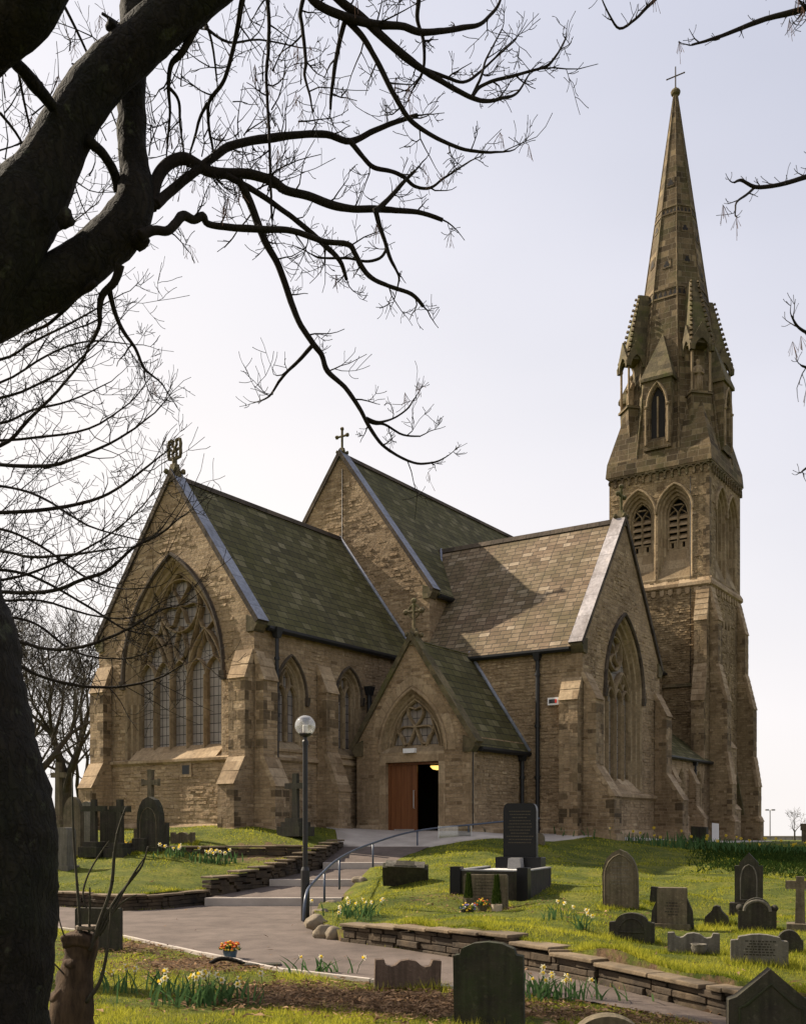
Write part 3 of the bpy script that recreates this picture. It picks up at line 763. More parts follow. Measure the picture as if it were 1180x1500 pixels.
for k, (px, py, d, r, lb) in enumerate([(463, 1352, 17.9, .17, 'pale rough boulder at the foot of the lamp post'), (474, 1366, 17.1, .16, 'rounded pale boulder just before the long wall begins'), (489, 1368, 16.9, .14, 'small boulder touching the left end of the long wall'), (470, 1338, 19.4, .13, 'boulder behind the handrail foot'), (484, 1327, 21.5, .14, 'boulder beside the lowest step'), (527, 1290, 25.6, .15, 'boulder on the grass edge by the second step')]):
    b = MB(); b.blob((0, 0, 0), (r * 1.15, r * .9, r * .85), k + 3, 3, .45); o = b.build('boulder', M['boulder'], smooth=True, loc=P(px, py, d) + Vector((0, 0, -.01)))
    tag(o, lb, 'rock', 'boulders edging the mound')

# ------------------------------------------------------------------ church
church = empty('church', (CHX, CHY, CHZ), 'stone parish church with gabled chancel, porch, transept and tall broach spire', 'church', rz=R(90 - 34.01))
ZO = EYE - CHZ          # heights below are measured from eye level
def frame(side, at):
    if side == 'E': return lambda u, v, w=0.0: (at - w, -u, v + ZO)        # u = s
    if side == 'S': return lambda u, v, w=0.0: (u, -at - w, v + ZO)        # u = x
    if side == 'W': return lambda u, v, w=0.0: (at + w, u, v + ZO)         # u = -s
    if side == 'N': return lambda u, v, w=0.0: (-u, -at + w, v + ZO)       # u = -x
def L(x, s, z): return (x, -s, z + ZO)

def arch(c, hw, zs, za, n=10):
    h = za - zs; Rr = (hw * hw + h * h) / (2 * hw)
    pts = []
    a1 = math.asin(min(1, h / Rr))
    if h > hw * 0.98 and (Rr - hw) < 0: a1 = math.pi - a1
    if Rr < hw * 1.0: pass
    th = math.atan2(h, Rr - hw) if Rr > hw else math.pi - math.atan2(h, hw - Rr)
    for i in range(n + 1):
        a = th * i / n
        pts.append((c + hw - Rr + Rr * math.cos(a), zs + Rr * math.sin(a)))
    left = [(2 * c - u, v) for u, v in reversed(pts[:-1])]
    return pts + left            # from the right spring over the top to the left spring
def arch_loop(c, hw, zs, za, zb, n=10):
    return [(c - hw, zb), (c + hw, zb)] + arch(c, hw, zs, za, n)

def wall(mb, fr, outline, holes=(), m=0, w=0.0):
    mb.tess([[fr(u, v, w) for u, v in outline]] + [[fr(u, v, w) for u, v in h] for h in holes], m)
def rough(mb, fr, outline, holes, n, course=.118, m=0, mx=.02, seed=1):
    """rock-faced blocks that stand a little proud of the wall, lying in its courses"""
    r_ = np.random.default_rng(seed); us = [p[0] for p in outline]; vs = [p[1] for p in outline]
    u = r_.uniform(min(us), max(us), n); k = np.floor(r_.uniform(max(min(vs), -.4), max(vs), n) / course); v = k * course - ZO % course
    w = .12 + .36 * r_.random(n); ok = np.ones(n, bool)
    for du, dv in ((-.5, 0), (.5, 0), (-.5, 1), (.5, 1)):
        a, b = u + du * (w + .12), v + dv * course + (dv * 2 - 1) * .05
        ok &= inpoly(a, b, outline)
        for h in holes: ok &= ~inpoly(a, b, h)
    for h in holes:
        hu = [p[0] for p in h]; hv = [p[1] for p in h]
        ok &= ~((u + w / 2 > min(hu)) & (u - w / 2 < max(hu)) & (v > max(hv) - .5) & (v < max(hv) + .15))
    for a, b, c, q, t in zip(u[ok], v[ok], w[ok], r_.random(ok.sum()), r_.random((ok.sum(), 4))):
        d = .004 + mx * q ** 2; e = .006; c /= 2
        mb.hexa([fr(a - c + .005, b + e, 0), fr(a + c - .005, b + e, 0), fr(a + c - .015, b + e + .012, d * (.5 + t[0])), fr(a - c + .015, b + e + .012, d * (.5 + t[1])),
                 fr(a - c + .005, b + course - e, 0), fr(a + c - .005, b + course - e, 0), fr(a + c - .015, b + course - e - .01, d * (.5 + t[2])), fr(a - c + .015, b + course - e - .01, d * (.5 + t[3]))], m)
def bar(mb, fr, pts, wd, w0, w1, closed=False, m=0, ch=0.35):
    """moulded bar along a 2-D line in a wall frame"""
    n = len(pts); nrm = []
    for i in range(n):
        a = pts[(i - 1) % n] if (closed or i > 0) else pts[i]; b = pts[(i + 1) % n] if (closed or i < n - 1) else pts[i]
        dx, dy = b[0] - a[0], b[1] - a[1]; q = math.hypot(dx, dy) or 1e-9
        nrm.append((-dy / q, dx / q))
    def off(o, w): return [fr(p[0] + nn[0] * o, p[1] + nn[1] * o, w) for p, nn in zip(pts, nrm)]
    h = wd / 2; hh = h * ch; wc = w1 - (w1 - w0) * 0.45
    secs = [off(-h, w0), off(-h, wc), off(-hh, w1), off(hh, w1), off(h, wc), off(h, w0)]
    for s0, s1 in zip(secs[:-1], secs[1:]): mb.strip(s1, s0, m, closed)
    if not closed:
        mb.face([s[0] for s in secs], m); mb.face([s[-1] for s in reversed(secs)], m)
def ext(mb, fr, prof, u0, u1, m=0, cap=True):
    """profile [(v, w)...] swept along u"""
    a = [fr(u0, v, w) for v, w in prof]; b = [fr(u1, v, w) for v, w in prof]
    mb.strip(b, a, m)
    if cap:
        mb.tess([a], m); mb.tess([b], m)

def window(fr, c, hw, zs, za, zsill, rev, glass_in, tracery, sill_drop=0.35, hood=True, label=None, n=12, hood_r=0.09):
    """rev: [(inset, depth)...] moulded orders of the reveal, from the wall face inwards"""
    mb = MB()
    loops = []
    for ins, dp in rev:
        loops.append([fr(u, v, -dp) for u, v in arch_loop(c, hw - ins, zs, za - ins * 1.35, zsill + dp * 0.9, n)])
    for a, b in zip(loops[:-1], loops[1:]):
        mb.strip(b, a, 0, True)
    # sloping sill a little proud of the wall
    wn_ = mb.build('window', M['tracery'], church)
    if label: wn_['label'] = label
    ins, dp = rev[-1]
    gl = MB(); gl.tess([[fr(u, v, -glass_in) for u, v in arch_loop(c, hw - ins + .02, zs, za - ins * 1.35 + .02, zsill + dp * .9 - .05, n)]])
    gl.build('glass', M['pane'], wn_)
    if tracery:
        t = MB(); tracery(t, fr, c, hw - ins, zs, za - ins * 1.35, zsill + dp * .9, glass_in); t.build('tracery', M['tracery'], wn_)
    if hood:
        h = MB(); ap = arch(c, hw + hood_r * .7, zs - .05, za + hood_r, n)
        bar(h, fr, ap, hood_r * 1.2, -.01, hood_r * 1.1, ch=.5)
        for sgn in (-1, 1):
            u = c + sgn * (hw + hood_r * .7); r = hood_r * .9
            h.hexa([fr(u - r, zs - .3, 0), fr(u + r, zs - .3, 0), fr(u + r, zs - .3, .1), fr(u - r, zs - .3, .1), fr(u - r * 1.1, zs - .02, 0), fr(u + r * 1.1, zs - .02, 0), fr(u + r * 1.1, zs - .02, .14), fr(u - r * 1.1, zs - .02, .14)])
        h.build('hood_mould', M['dark_stone'], wn_)
    return wn_

def buttress(fr, u0, u1, prof, zb=-1.6, quoin=True, label=None, fr_mat='rubble'):
    """prof: [(w, z)...] outline from the wall at the top down; sloping runs are dressed weatherings"""
    mb = MB()
    pl = prof + [(prof[-1][0], zb), (0, zb)]
    for u, fl in ((u0, True), (u1, False)):
        mb.tess([[fr(u, z, w) for w, z in pl]], 0, fl)
    for (w0, z0), (w1, z1) in zip(pl[:-2], pl[1:-1]):
        slope = abs(w1 - w0) > 0.04
        if slope:
            # weathering: courses of overlapping slabs, slightly wider than the buttress
            n = max(2, int(math.hypot(w1 - w0, z1 - z0) / .33))
            for i in range(n):
                a, b = i / n, (i + 1) / n; e = .02
                wa, za_, wb_, zb_ = w0 + (w1 - w0) * a, z0 + (z1 - z0) * a, w0 + (w1 - w0) * b, z0 + (z1 - z0) * b
                mb.hexa([fr(u0 - e, zb_ - .03, wb_ - .14), fr(u1 + e, zb_ - .03, wb_ - .14), fr(u1 + e, zb_ - .03, wb_ + .055), fr(u0 - e, zb_ - .03, wb_ + .055),
                         fr(u0 - e, za_, wa - .12), fr(u1 + e, za_, wa - .12), fr(u1 + e, za_, wa + .025), fr(u0 - e, za_, wa + .025)], 1)
        else:
            mb.face([fr(u0, z1, w1), fr(u1, z1, w1), fr(u1, z0, w0), fr(u0, z0, w0)], 0)
    if quoin:
        q = mb; z = prof[0][1]; rr = random.Random(int(u0 * 100 + prof[0][1] * 10))
        def wat(z):
            for (w0, z0), (w1, z1) in zip(pl[:-2], pl[1:-1]):
                if z1 <= z <= z0 and abs(z1 - z0) > 1e-6: return w0 + (w1 - w0) * (z0 - z) / (z0 - z1), abs(w1 - w0) > .04
            return prof[-1][0], False
        z = -0.05; k = 0
        while z < prof[0][1] - .4:
            h = .30; wa, sl = wat(z + h / 2); _, s2 = wat(z); _, s3 = wat(z + h)
            if not (sl or s2 or s3) and wa > .15:
                for uu, sg in ((u0, 1), (u1, -1)):
                    if rr.random() < .72:
                        la = (.30 if k % 2 else .17) ; lb = (.17 if k % 2 else .30)
                        e = .006
                        ua, ub = (uu - e, uu + la) if sg > 0 else (uu - la, uu + e)
                        w_in = max(wa - lb, .01)
                        q.hexa([fr(ua, z, w_in), fr(ub, z, w_in), fr(ub, z, wa + e), fr(ua, z, wa + e), fr(ua, z + h - .012, w_in), fr(ub, z + h - .012, w_in), fr(ub, z + h - .012, wa + e), fr(ua, z + h - .012, wa + e)], 2)
            z += h; k += 1
    o = mb.build('buttress', [M[fr_mat], M['ashlar'], M['quoin']], church)
    if label: o['label'] = label
    return o

def gable_coping(name, fr, c, hw, ze, za, depth=0.42, over=0.09, rise=0.16, mat='lead', side_mat='dark_stone', top_stone='mossy_stone', lab=None):
    mb = MB()
    for sg in (-1, 1):
        e = hw + .12; zl = ze - .12 * (za - ze) / hw
        k = math.hypot(hw, za - ze); dn = (sg * (za - ze) / k, hw / k)
        p0, p1 = (c + sg * e, zl), (c, za)
        q0 = (p0[0] + dn[0] * rise, p0[1] + dn[1] * rise); q1 = (c, za + rise * k / hw)
        A = [p0, p1, q1, q0]
        f0 = [fr(u, v, over) for u, v in A]; b0 = [fr(u, v, -depth) for u, v in A]
        mb.tess([f0], 1); mb.tess([b0], 0, True)
        for i in range(4):
            j = (i + 1) % 4
            mb.face([b0[i], b0[j], f0[j], f0[i]], 0 if i in (2,) else 1)
    o = mb.build(name, [M[mat], M[side_mat]], church, bevel=.01)
    for sg in (-1, 1):       # kneeler stones
        kn = MB(); u = c + sg * hw; r = .17
        kn.prism([(u - .28 * sg, ze - .42), (u + .03 * sg, ze - .42), (u + .17 * sg, ze - .2), (u + .2 * sg, ze - .08), (u - .28 * sg, ze + .12)][::sg], fr, -depth + .02, over - .02)
        kn.build('kneeler', M['mossy_stone'], church, bevel=.015)
    return o

def roof(name, quads, mat, th=0.09):
    """each quad: four local points, eave left, eave right, ridge right, ridge left"""
    mb = MB()
    for q in quads:
        a = [Vector(p) for p in q]; n = (a[1] - a[0]).cross(a[3] - a[0]).normalized()
        if n.z < 0: n = -n; a = [a[1], a[0], a[3], a[2]]
        b = [p - n * th for p in a]
        mb.face(a); mb.face(list(reversed(b)))
        for i in range(4):
            j = (i + 1) % 4; mb.face([b[i], b[j], a[j], a[i]])
    o = mb.build(name, mat, church)
    return o
def tube_part(name, pts, r, mat, n=8, parent=None):
    mb = MB(); mb.tube(pts, r, n); return mb.build(name, mat, parent or church, smooth=True)
def ridge(name, a, b, mat='dark_stone'):
    mb = MB(); a, b = Vector(a), Vector(b); d = (b - a).normalized(); s = Vector((-d.y, d.x, 0)); L_ = (b - a).length; n = int(L_ / .5)
    for i in range(n):
        p, q = a + d * (L_ * i / n + .006), a + d * (L_ * (i + 1) / n - .006); up = Vector((0, 0, 1))
        sec = lambda o: [o + s * .17 - up * .17, o + s * .08 + up * .02, o - s * .08 + up * .02, o - s * .17 - up * .17]
        A, B = sec(p), sec(q)
        mb.face(A); mb.face(B[::-1])
        for k in range(4): mb.face([A[k], B[k], B[(k + 1) % 4], A[(k + 1) % 4]])
    return mb.build(name, M[mat], church)
def gutter(a, b, drop=0.0):
    mb = MB(); a, b = Vector(a), Vector(b); d = (b - a).normalized(); s = Vector((-d.y, d.x, 0)); up = Vector((0, 0, 1))
    pr = [(-.10, .06), (-.10, -.02), (-.05, -.09), (.05, -.09), (.10, -.02), (.10, .06)]
    A = [a + s * x + up * y for x, y in pr]; B = [b + s * x + up * y for x, y in pr]
    for k in range(6): mb.face([A[k], B[k], B[(k + 1) % 6], A[(k + 1) % 6]])
    mb.face(A); mb.face(B[::-1])
    return mb.build('gutter', M['iron'], church)
def downpipe(x, s, z0, z1, r=.065, head=True):
    mb = MB(); p0, p1 = L(x, s, z0), L(x, s, z1); mb.tube([p0, p1], r, 10)
    z = z0 + .8
    while z < z1: mb.tube([L(x, s, z), L(x, s, z + .09)], r * 1.4, 10); z += 1.8
    if head:
        h = .16
        mb.hexa([L(x - .09, s + .09, z1 - .22), L(x + .09, s + .09, z1 - .22), L(x + .09, s - .09, z1 - .22), L(x - .09, s - .09, z1 - .22), L(x - h, s + h * .9, z1 + .1), L(x + h, s + h * .9, z1 + .1), L(x + h, s - h * .9, z1 + .1), L(x - h, s - h * .9, z1 + .1)])
    return mb.build('downpipe', M['iron'], church)
def plinth(fr, u0, u1, ztop=0.02, zb=-1.8, pr=.10, m='ashlar'):
    mb = MB(); ext(mb, fr, [(ztop, 0), (ztop - .12, pr), (zb, pr), (zb, 0)], u0, u1); return mb.build('plinth', M[m], church)
def string(fr, u0, u1, z, pr=.11, h=.18, m='ashlar'):
    mb = MB(); ext(mb, fr, [(z + .12, 0), (z + .03, pr), (z - .06, pr), (z - h + .06, .02), (z - h + .06, 0)], u0, u1); return mb.build('string_course', M[m], church)

# ---------------- chancel
CW, CZE, CZR = 3.62, 6.42, 11.45
frE = frame('E', 0.0)
hole = arch_loop(0, 2.27, 4.9, 8.80, 2.12, 12)
mb = MB()
wall(mb, frE, [(-CW, -1.6), (CW, -1.6), (CW, CZE), (0, CZR), (-CW, CZE)], [hole])
frCS = frame('S', CW)
SW1, SW2 = (1.75, .70), (4.86, .66)
wins = [(1.76, .72, 4.2, 5.42, 2.45), (4.86, .68, 4.5, 5.42, 2.40)]
wall(mb, frCS, [(0, -1.6), (9.1, -1.6), (9.1, CZE + .1), (0, CZE + .1)], [arch_loop(c, hw, zs, za, zb, 10) for c, hw, zs, za, zb in wins])
wall(mb, frame('N', -CW), [(-9.1, -1.6), (0, -1.6), (0, CZE + .1), (-9.1, CZE + .1)])
rough(mb, frE, [(-2.9, -.1), (2.9, -.1), (2.9, 7.4), (0, CZR - .9), (-2.9, 7.4)], [hole], 2000, seed=1); rough(mb, frCS, [(.7, -.1), (8.5, -.1), (8.5, CZE - .3), (.7, CZE - .3)], [arch_loop(c, hw + .15, zs, za + .15, zb - .5, 10) for c, hw, zs, za, zb in wins], 1500, seed=2)
mb.build('chancel_wall', M['rubble'], church)

def tr_east(t, fr, c, hw, zs, za, zb, gi):
    w0, w1 = -gi, -gi + .22
    p = 2 * hw / 5
    bar(t, fr, [(c - hw, zb), (c - hw, zs)] , .11, w0, w1)
    bar(t, fr, [(c + hw, zb), (c + hw, zs)], .11, w0, w1)
    bar(t, fr, arch(c, hw, zs, za, 12), .11, w0, w1)
    sp = zs - .05
    for k in range(1, 5): bar(t, fr, [(c - hw + k * p, zb), (c - hw + k * p, sp + .05)], .10, w0, w1 + .03)
    fine = w1 - .03
    for k in range(5):
        bar(t, fr, arch(c - hw + (k + .5) * p, p / 2, sp, sp + .62, 6), .058, w0, fine)
    for sg in (-1, 1):
        cc = c + sg * (hw - p)
        bar(t, fr, arch(cc, p, sp, sp + 1.55, 8), .085, w0, w1)
        for s2 in (-1, 1):
            bar(t, fr, [(cc, sp + 1.5), (cc + s2 * .10, sp + 1.2), (cc + s2 * .3, sp + .92), (cc + s2 * p / 2, sp + .60)], .05, w0, fine)
    # middle dagger over the centre light
    for s2 in (-1, 1):
        bar(t, fr, [(c, sp + .6), (c + s2 * .2, sp + .75), (c + s2 * .27, sp + 1.0), (c + s2 * .17, sp + 1.35), (c, sp + 1.75)], .05, w0, fine)
        bar(t, fr, [(c + s2 * p / 2, sp), (c + s2 * .47, sp + .6), (c + s2 * .55, sp + 1.15), (c + s2 * .80, sp + 1.75), (c + s2 * .98, sp + 2.3)], .08, w0, w1)
        # mouchette at the side
        m0 = [(c + s2 * .86, sp + 2.45), (c + s2 * .83, sp + 2.0), (c + s2 * 1.0, sp + 1.62), (c + s2 * 1.25, sp + 1.55), (c + s2 * 1.5, sp + 1.75), (c + s2 * 1.52, sp + 2.05), (c + s2 * 1.3, sp + 2.55), (c + s2 * 1.12, sp + 3.0)]
        bar(t, fr, m0, .058, w0, fine)
    # big trefoiled circle in the head
    cz, cr = sp + 2.42, .88
    bar(t, fr, [(c + cr * math.cos(a), cz + cr * math.sin(a)) for a in np.linspace(0, 2 * math.pi, 25)[:-1]], .08, w0, w1, True)
    for k in range(3):
        a0 = math.pi / 6 + k * 2 * math.pi / 3 + math.pi / 3 + math.pi / 3 * 0
        for s2 in (-1, 1):
            q = [(c, cz)]
            for rr_, da in ((.25, .42), (.5, .62), (.7, .62), (.84, .42)):
                q.append((c + rr_ * math.cos(a0 + s2 * da * .9), cz + rr_ * math.sin(a0 + s2 * da * .9)))
            bar(t, fr, q, .048, w0, fine)
    for s2 in (-1, 1):
        bar(t, fr, [(c + s2 * .1, sp + 3.3 - .02), (c + s2 * .32, sp + 3.42), (c + s2 * .42, sp + 3.25)], .048, w0, fine)
window(frE, 0, 2.27, 4.9, 8.80, 2.12, [(0, 0), (.06, .05), (.10, .16), (.17, .19), (.22, .31), (.28, .34), (.32, .45)], .52, tr_east, label='large five-light pointed window with flowing tracery in the chancel gable', hood_r=.11)
mb = MB()
ext(mb, frE, [(2.62, -.42), (2.18, .04), (2.14, .11), (2.06, .11), (1.98, .01)], -2.02, 2.02)
ext(mb, frE, [(2.19, .0), (2.14, .11), (2.06, .11), (1.98, .01)], -3.02, -2.02); ext(mb, frE, [(2.19, .0), (2.14, .11), (2.06, .11), (1.98, .01)], 2.02, 3.02)
mb.build('window_sill', M['ashlar'], church)
vb = MB(); vb.prism([(.42, 1.55), (.94, 1.55), (.94, 2.02), (.42, 2.02)], frE, -.02, .045); vb.prism([(.52, 1.64), (.84, 1.64), (.84, 1.93), (.52, 1.93)], frE, .0, .05, 1)
vb.build('air_vent', [M['ashlar'], M['iron']], church)

def tr_two(t, fr, c, hw, zs, za, zb, gi):
    w0, w1 = -gi, -gi + .16
    bar(t, fr, [(c - hw, zb), (c - hw, zs)] + [], .12, w0, w1); bar(t, fr, [(c + hw, zb), (c + hw, zs)], .12, w0, w1)
    bar(t, fr, arch(c, hw, zs, za, 8), .12, w0, w1)
    sp = zs - .15
    bar(t, fr, [(c, zb), (c, sp)], .11, w0, w1 + .02)
    for s in (-1, 1):
        bar(t, fr, arch(c + s * hw / 2, hw / 2, sp, sp + .5, 6), .08, w0, w1)
    bar(t, fr, [(c, sp + .05), (c + .18, sp + .48), (c + .17, sp + .75), (c, sp + .98), (c - .17, sp + .75), (c - .18, sp + .48)], .075, w0, w1 - .02, True)
for (c, hw, zs, za, zb), lb in zip(wins, ('two-light window beside the corner buttress', 'two-light window next to the porch')):
    window(frCS, c, hw, zs, za, zb, [(0, 0), (.05, .04), (.08, .14), (.14, .17), (.18, .28)], .34, tr_two, label=lb, hood_r=.07)
    sb = MB(); ext(sb, frCS, [(zb + .10, -.16), (zb - .02, .05), (zb - .1, .05), (zb - .12, 0)], c - hw - .05, c + hw + .05); sb.build('window_sill', M['ashlar'], church)
string(frCS, .35, 6.2, 2.12)
plinth(frE, -3.62, 3.62); plinth(frCS, -.1, 8.7, 0.0)
bE = [(0.04, 5.45), (.40, 4.56), (.40, 2.1), (.88, 1.27)]
buttress(frE, 2.92, 3.60, bE, label='corner buttress facing the lawn, sunlit weatherings'); buttress(frE, -3.60, -2.92, bE, label='far corner buttress under the bare branches')
bS = [(0.04, 5.4), (.38, 4.5), (.38, 2.1), (.86, 1.2)]
buttress(frCS, 0.0, .66, bS, label='corner buttress on the porch side'); buttress(frCS, 3.08, 3.72, [(0.04, 5.33), (.42, 4.42), (.42, 2.4), (.92, 1.12)], label='buttress between the two chancel windows')
for f, u in ((frE, 3.26), (frE, -3.26), (frCS, .33), (frCS, 3.4)): plinth(f, u - .4, u + .4, .0, -1.8, .98)
buttress(frame('N', -CW), -.66, 0.0, bS)
gable_coping('gable_coping', frE, 0, CW, CZE, CZR, depth=.42)
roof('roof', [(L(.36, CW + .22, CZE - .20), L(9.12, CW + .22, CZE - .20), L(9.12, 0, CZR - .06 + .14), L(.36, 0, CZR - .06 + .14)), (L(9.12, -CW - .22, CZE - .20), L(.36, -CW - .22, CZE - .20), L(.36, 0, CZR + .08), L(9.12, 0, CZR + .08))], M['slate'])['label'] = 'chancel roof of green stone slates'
ridge('ridge_tiles', L(.4, 0, CZR + .1), L(9.1, 0, CZR + .1))
gutter(L(.42, CW + .18, CZE - .26), L(8.6, CW + .18, CZE - .26))
downpipe(.84, CW + .2, -1, CZE - .3); downpipe(5.9, CW + .14, -1, CZE - 1.6, .09)
# lead flashing where the chancel roof meets the nave gable
tube_part('lead_flashing', [L(9.06, 0, CZR + .13), L(9.06, CW + .2, CZE - .08)], .06, M['lead'])

# ---------------- nave
NX, NW, NZE, NZR = 9.1, 4.25, 9.02, 14.85
mb = MB()
frNE = frame('E', NX)
wall(mb, frNE, [(-NW, -1.6), (NW, -1.6), (NW, NZE), (0, NZR), (-NW, NZE)])
wall(mb, frame('S', NW), [(NX, -1.6), (36, -1.6), (36, NZE + .1), (NX, NZE + .1)])
wall(mb, frame('N', -NW), [(-36, -1.6), (-NX, -1.6), (-NX, NZE + .1), (-36, NZE + .1)])
wall(mb, frame('W', 36), [(-NW, -1.6), (NW, -1.6), (NW, NZE), (0, NZR), (-NW, NZE)])
rough(mb, frNE, [(-NW, 6), (NW, 6), (NW, NZE), (0, NZR - .3), (-NW, NZE)], [], 1300, seed=3)
mb.build('nave_wall', M['rubble'], church)
gable_coping('gable_coping', frNE, 0, NW, NZE, NZR, depth=.42)
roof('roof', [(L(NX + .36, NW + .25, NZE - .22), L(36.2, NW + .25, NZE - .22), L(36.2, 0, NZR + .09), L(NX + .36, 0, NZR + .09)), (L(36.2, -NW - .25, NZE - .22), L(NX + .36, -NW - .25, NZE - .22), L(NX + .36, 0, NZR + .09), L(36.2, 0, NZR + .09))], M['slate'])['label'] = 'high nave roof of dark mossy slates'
ridge('ridge_tiles', L(NX + .4, 0, NZR + .12), L(36.1, 0, NZR + .12))
gutter(L(NX + .4, NW + .2, NZE - .28), L(36, NW + .2, NZE - .28))
tube_part('conductor_cable', [frNE(.12, 6, .03), frNE(.12, 14.3, .03)], .018, M['iron'], 6)

# ---------------- transept
TX0, TX1, TS, TZE, TZR = 8.70, 16.16, 10.70, 6.30, 11.28
TC, THW = (TX0 + TX1) / 2, (TX1 - TX0) / 2
frTS, frTE = frame('S', TS), frame('E', TX0)
mb = MB()
thole = arch_loop(TC, 1.80, 4.88, 7.72, 1.25, 12)
wall(mb, frTS, [(TX0, -1.6), (TX1, -1.6), (TX1, TZE), (TC, TZR), (TX0, TZE)], [thole])
wall(mb, frTE, [(4.25, -1.6), (TS, -1.6), (TS, TZE + .1), (4.25, TZE + .1)])
wall(mb, frame('W', TX1), [(-TS, -1.6), (-4.25, -1.6), (-4.25, TZE + .1), (-TS, TZE + .1)])
rough(mb, frTE, [(6, 0), (10, 0), (10, TZE - .3), (6, TZE - .3)], [], 1300, seed=4); rough(mb, frTS, [(TX0 + .6, 0), (TX1 - .6, 0), (TX1 - .3, 6.2), (TC, TZR - .7), (TX0 + .3, 6.2)], [thole], 1600, seed=5)
mb.build('transept_wall', M['rubble'], church)
def tr_three(t, fr, c, hw, zs, za, zb, gi):
    w0, w1 = -gi, -gi + .2
    p = 2 * hw / 4
    for s in (-1, 1): bar(t, fr, [(c + s * hw, zb), (c + s * hw, zs)], .14, w0, w1)
    bar(t, fr, arch(c, hw, zs, za, 10), .14, w0, w1)
    sp = zs - .35
    for k in range(1, 4): bar(t, fr, [(c - hw + k * p, zb), (c - hw + k * p, sp)], .14, w0, w1 + .03)
    for k in range(4): bar(t, fr, arch(c - hw + (k + .5) * p, p / 2, sp, sp + .55, 6), .08, w0, w1 - .02)
    for s in (-1, 1):
        bar(t, fr, arch(c + s * p, p, sp, sp + 1.2, 8), .11, w0, w1)
        bar(t, fr, [(c + s * p, sp + .55), (c + s * (p - .2), sp + .8), (c + s * p, sp + 1.15), (c + s * (p + .2), sp + .8)], .07, w0, w1 - .03, True)
    cz = sp + 1.85
    bar(t, fr, [(c + .62 * math.cos(a), cz + .62 * math.sin(a)) for a in np.linspace(0, 2 * math.pi, 21)[:-1]], .10, w0, w1, True)
    for k in range(4):
        a = k * math.pi / 2 + math.pi / 4
        bar(t, fr, [(c, cz), (c + .3 * math.cos(a - .3), cz + .3 * math.sin(a - .3)), (c + .6 * math.cos(a), cz + .6 * math.sin(a))], .07, w0, w1 - .03)
window(frTS, TC, 1.80, 4.88, 7.72, 1.25, [(0, 0), (.06, .05), (.10, .16), (.17, .19), (.22, .31), (.28, .34), (.32, .45)], .52, tr_three, label='tall pointed window in the shaded transept gable', hood_r=.10)
mb = MB()
ext(mb, frTS, [(1.72, -.42), (1.18, .06), (1.12, .13), (1.02, .13), (.94, .01)], TC - 1.55, TC + 1.55)
for a, b in ((TX0 + .6, TC - 1.55), (TC + 1.55, TX1 - .6)): ext(mb, frTS, [(1.19, 0), (1.12, .13), (1.02, .13), (.94, .01)], a, b)
mb.build('window_sill', M['ashlar'], church)
gable_coping('gable_coping', frTS, TC, THW, TZE, TZR, depth=.42, mat='coping_pale', side_mat='dark_stone')
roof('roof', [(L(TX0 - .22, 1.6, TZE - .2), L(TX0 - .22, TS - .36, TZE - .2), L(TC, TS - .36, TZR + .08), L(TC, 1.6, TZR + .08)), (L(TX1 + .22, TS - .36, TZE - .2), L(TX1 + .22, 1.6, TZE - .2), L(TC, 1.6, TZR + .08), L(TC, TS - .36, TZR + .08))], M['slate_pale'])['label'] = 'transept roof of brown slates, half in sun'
ridge('ridge_tiles', L(TC, TS - .4, TZR + .1), L(TC, 2.6, TZR + .1))
gutter(L(TX0 - .18, TS - .38, TZE - .27), L(TX0 - .18, 4.4, TZE - .27))
downpipe(TX0 - .12, 9.06, -1, TZE - .35, .075)
plinth(frTE, 8.4, TS + .02, -.12); plinth(frTS, TX0 - .02, TX1, -.22)
# rough valley flashing
def zn(s): return NZR + .09 - s * (NZR + .31 - NZE) / (NW + .25)
tube_part('lead_flashing', [L(TC - .02, 2.72, TZR + .14), L(TX0 + .95, 4.5, TZE + 1.15)], .045, M['lead'])
buttress(frTE, 10.0, 10.68, [(0.04, 5.05), (.36, 4.28), (.36, 1.7), (.37, 1.6)], label='flat buttress on the transept corner, facing the porch')
buttress(frTS, TX0, TX0 + .62, [(0.04, 5.2), (.5, 4.3), (.5, 2.0), (1.15, .98)], label='transept corner buttress with pale sloping cap')
buttress(frTS, TX1 - .62, TX1, [(0.04, 5.2), (.5, 4.3), (.5, 2.0), (1.15, .98)], label='far transept buttress in shade')
buttress(frame('W', TX1), -TS, -TS + .66, [(0.04, 5.05), (.36, 4.28), (.36, 1.7), (.9, .9)])
for u in (TX0 + .31, TX1 - .31): plinth(frTS, u - .37, u + .37, -.2, -1.9, 1.25)
plinth(frTE, 9.95, 10.73, -.1, -1.8, .46)
# alarm box on the transept wall
ab = MB(); ab.prism([(9.45, 4.14), (9.86, 4.14), (9.86, 4.40), (9.45, 4.40)], frTE, 0, .12); al = ab.build('alarm_box', M['white'], church, bevel=.01)
ab = MB(); ab.prism([(9.5, 4.2), (9.74, 4.2), (9.74, 4.34), (9.5, 4.34)], frTE, .12, .13); ab.build('label_panel', M['iron'], al)
ab = MB(); ab.prism([(9.73, 4.21), (9.80, 4.21), (9.80, 4.33), (9.73, 4.33)], frTE, .12, .134); ab.build('indicator', M['red'], al)

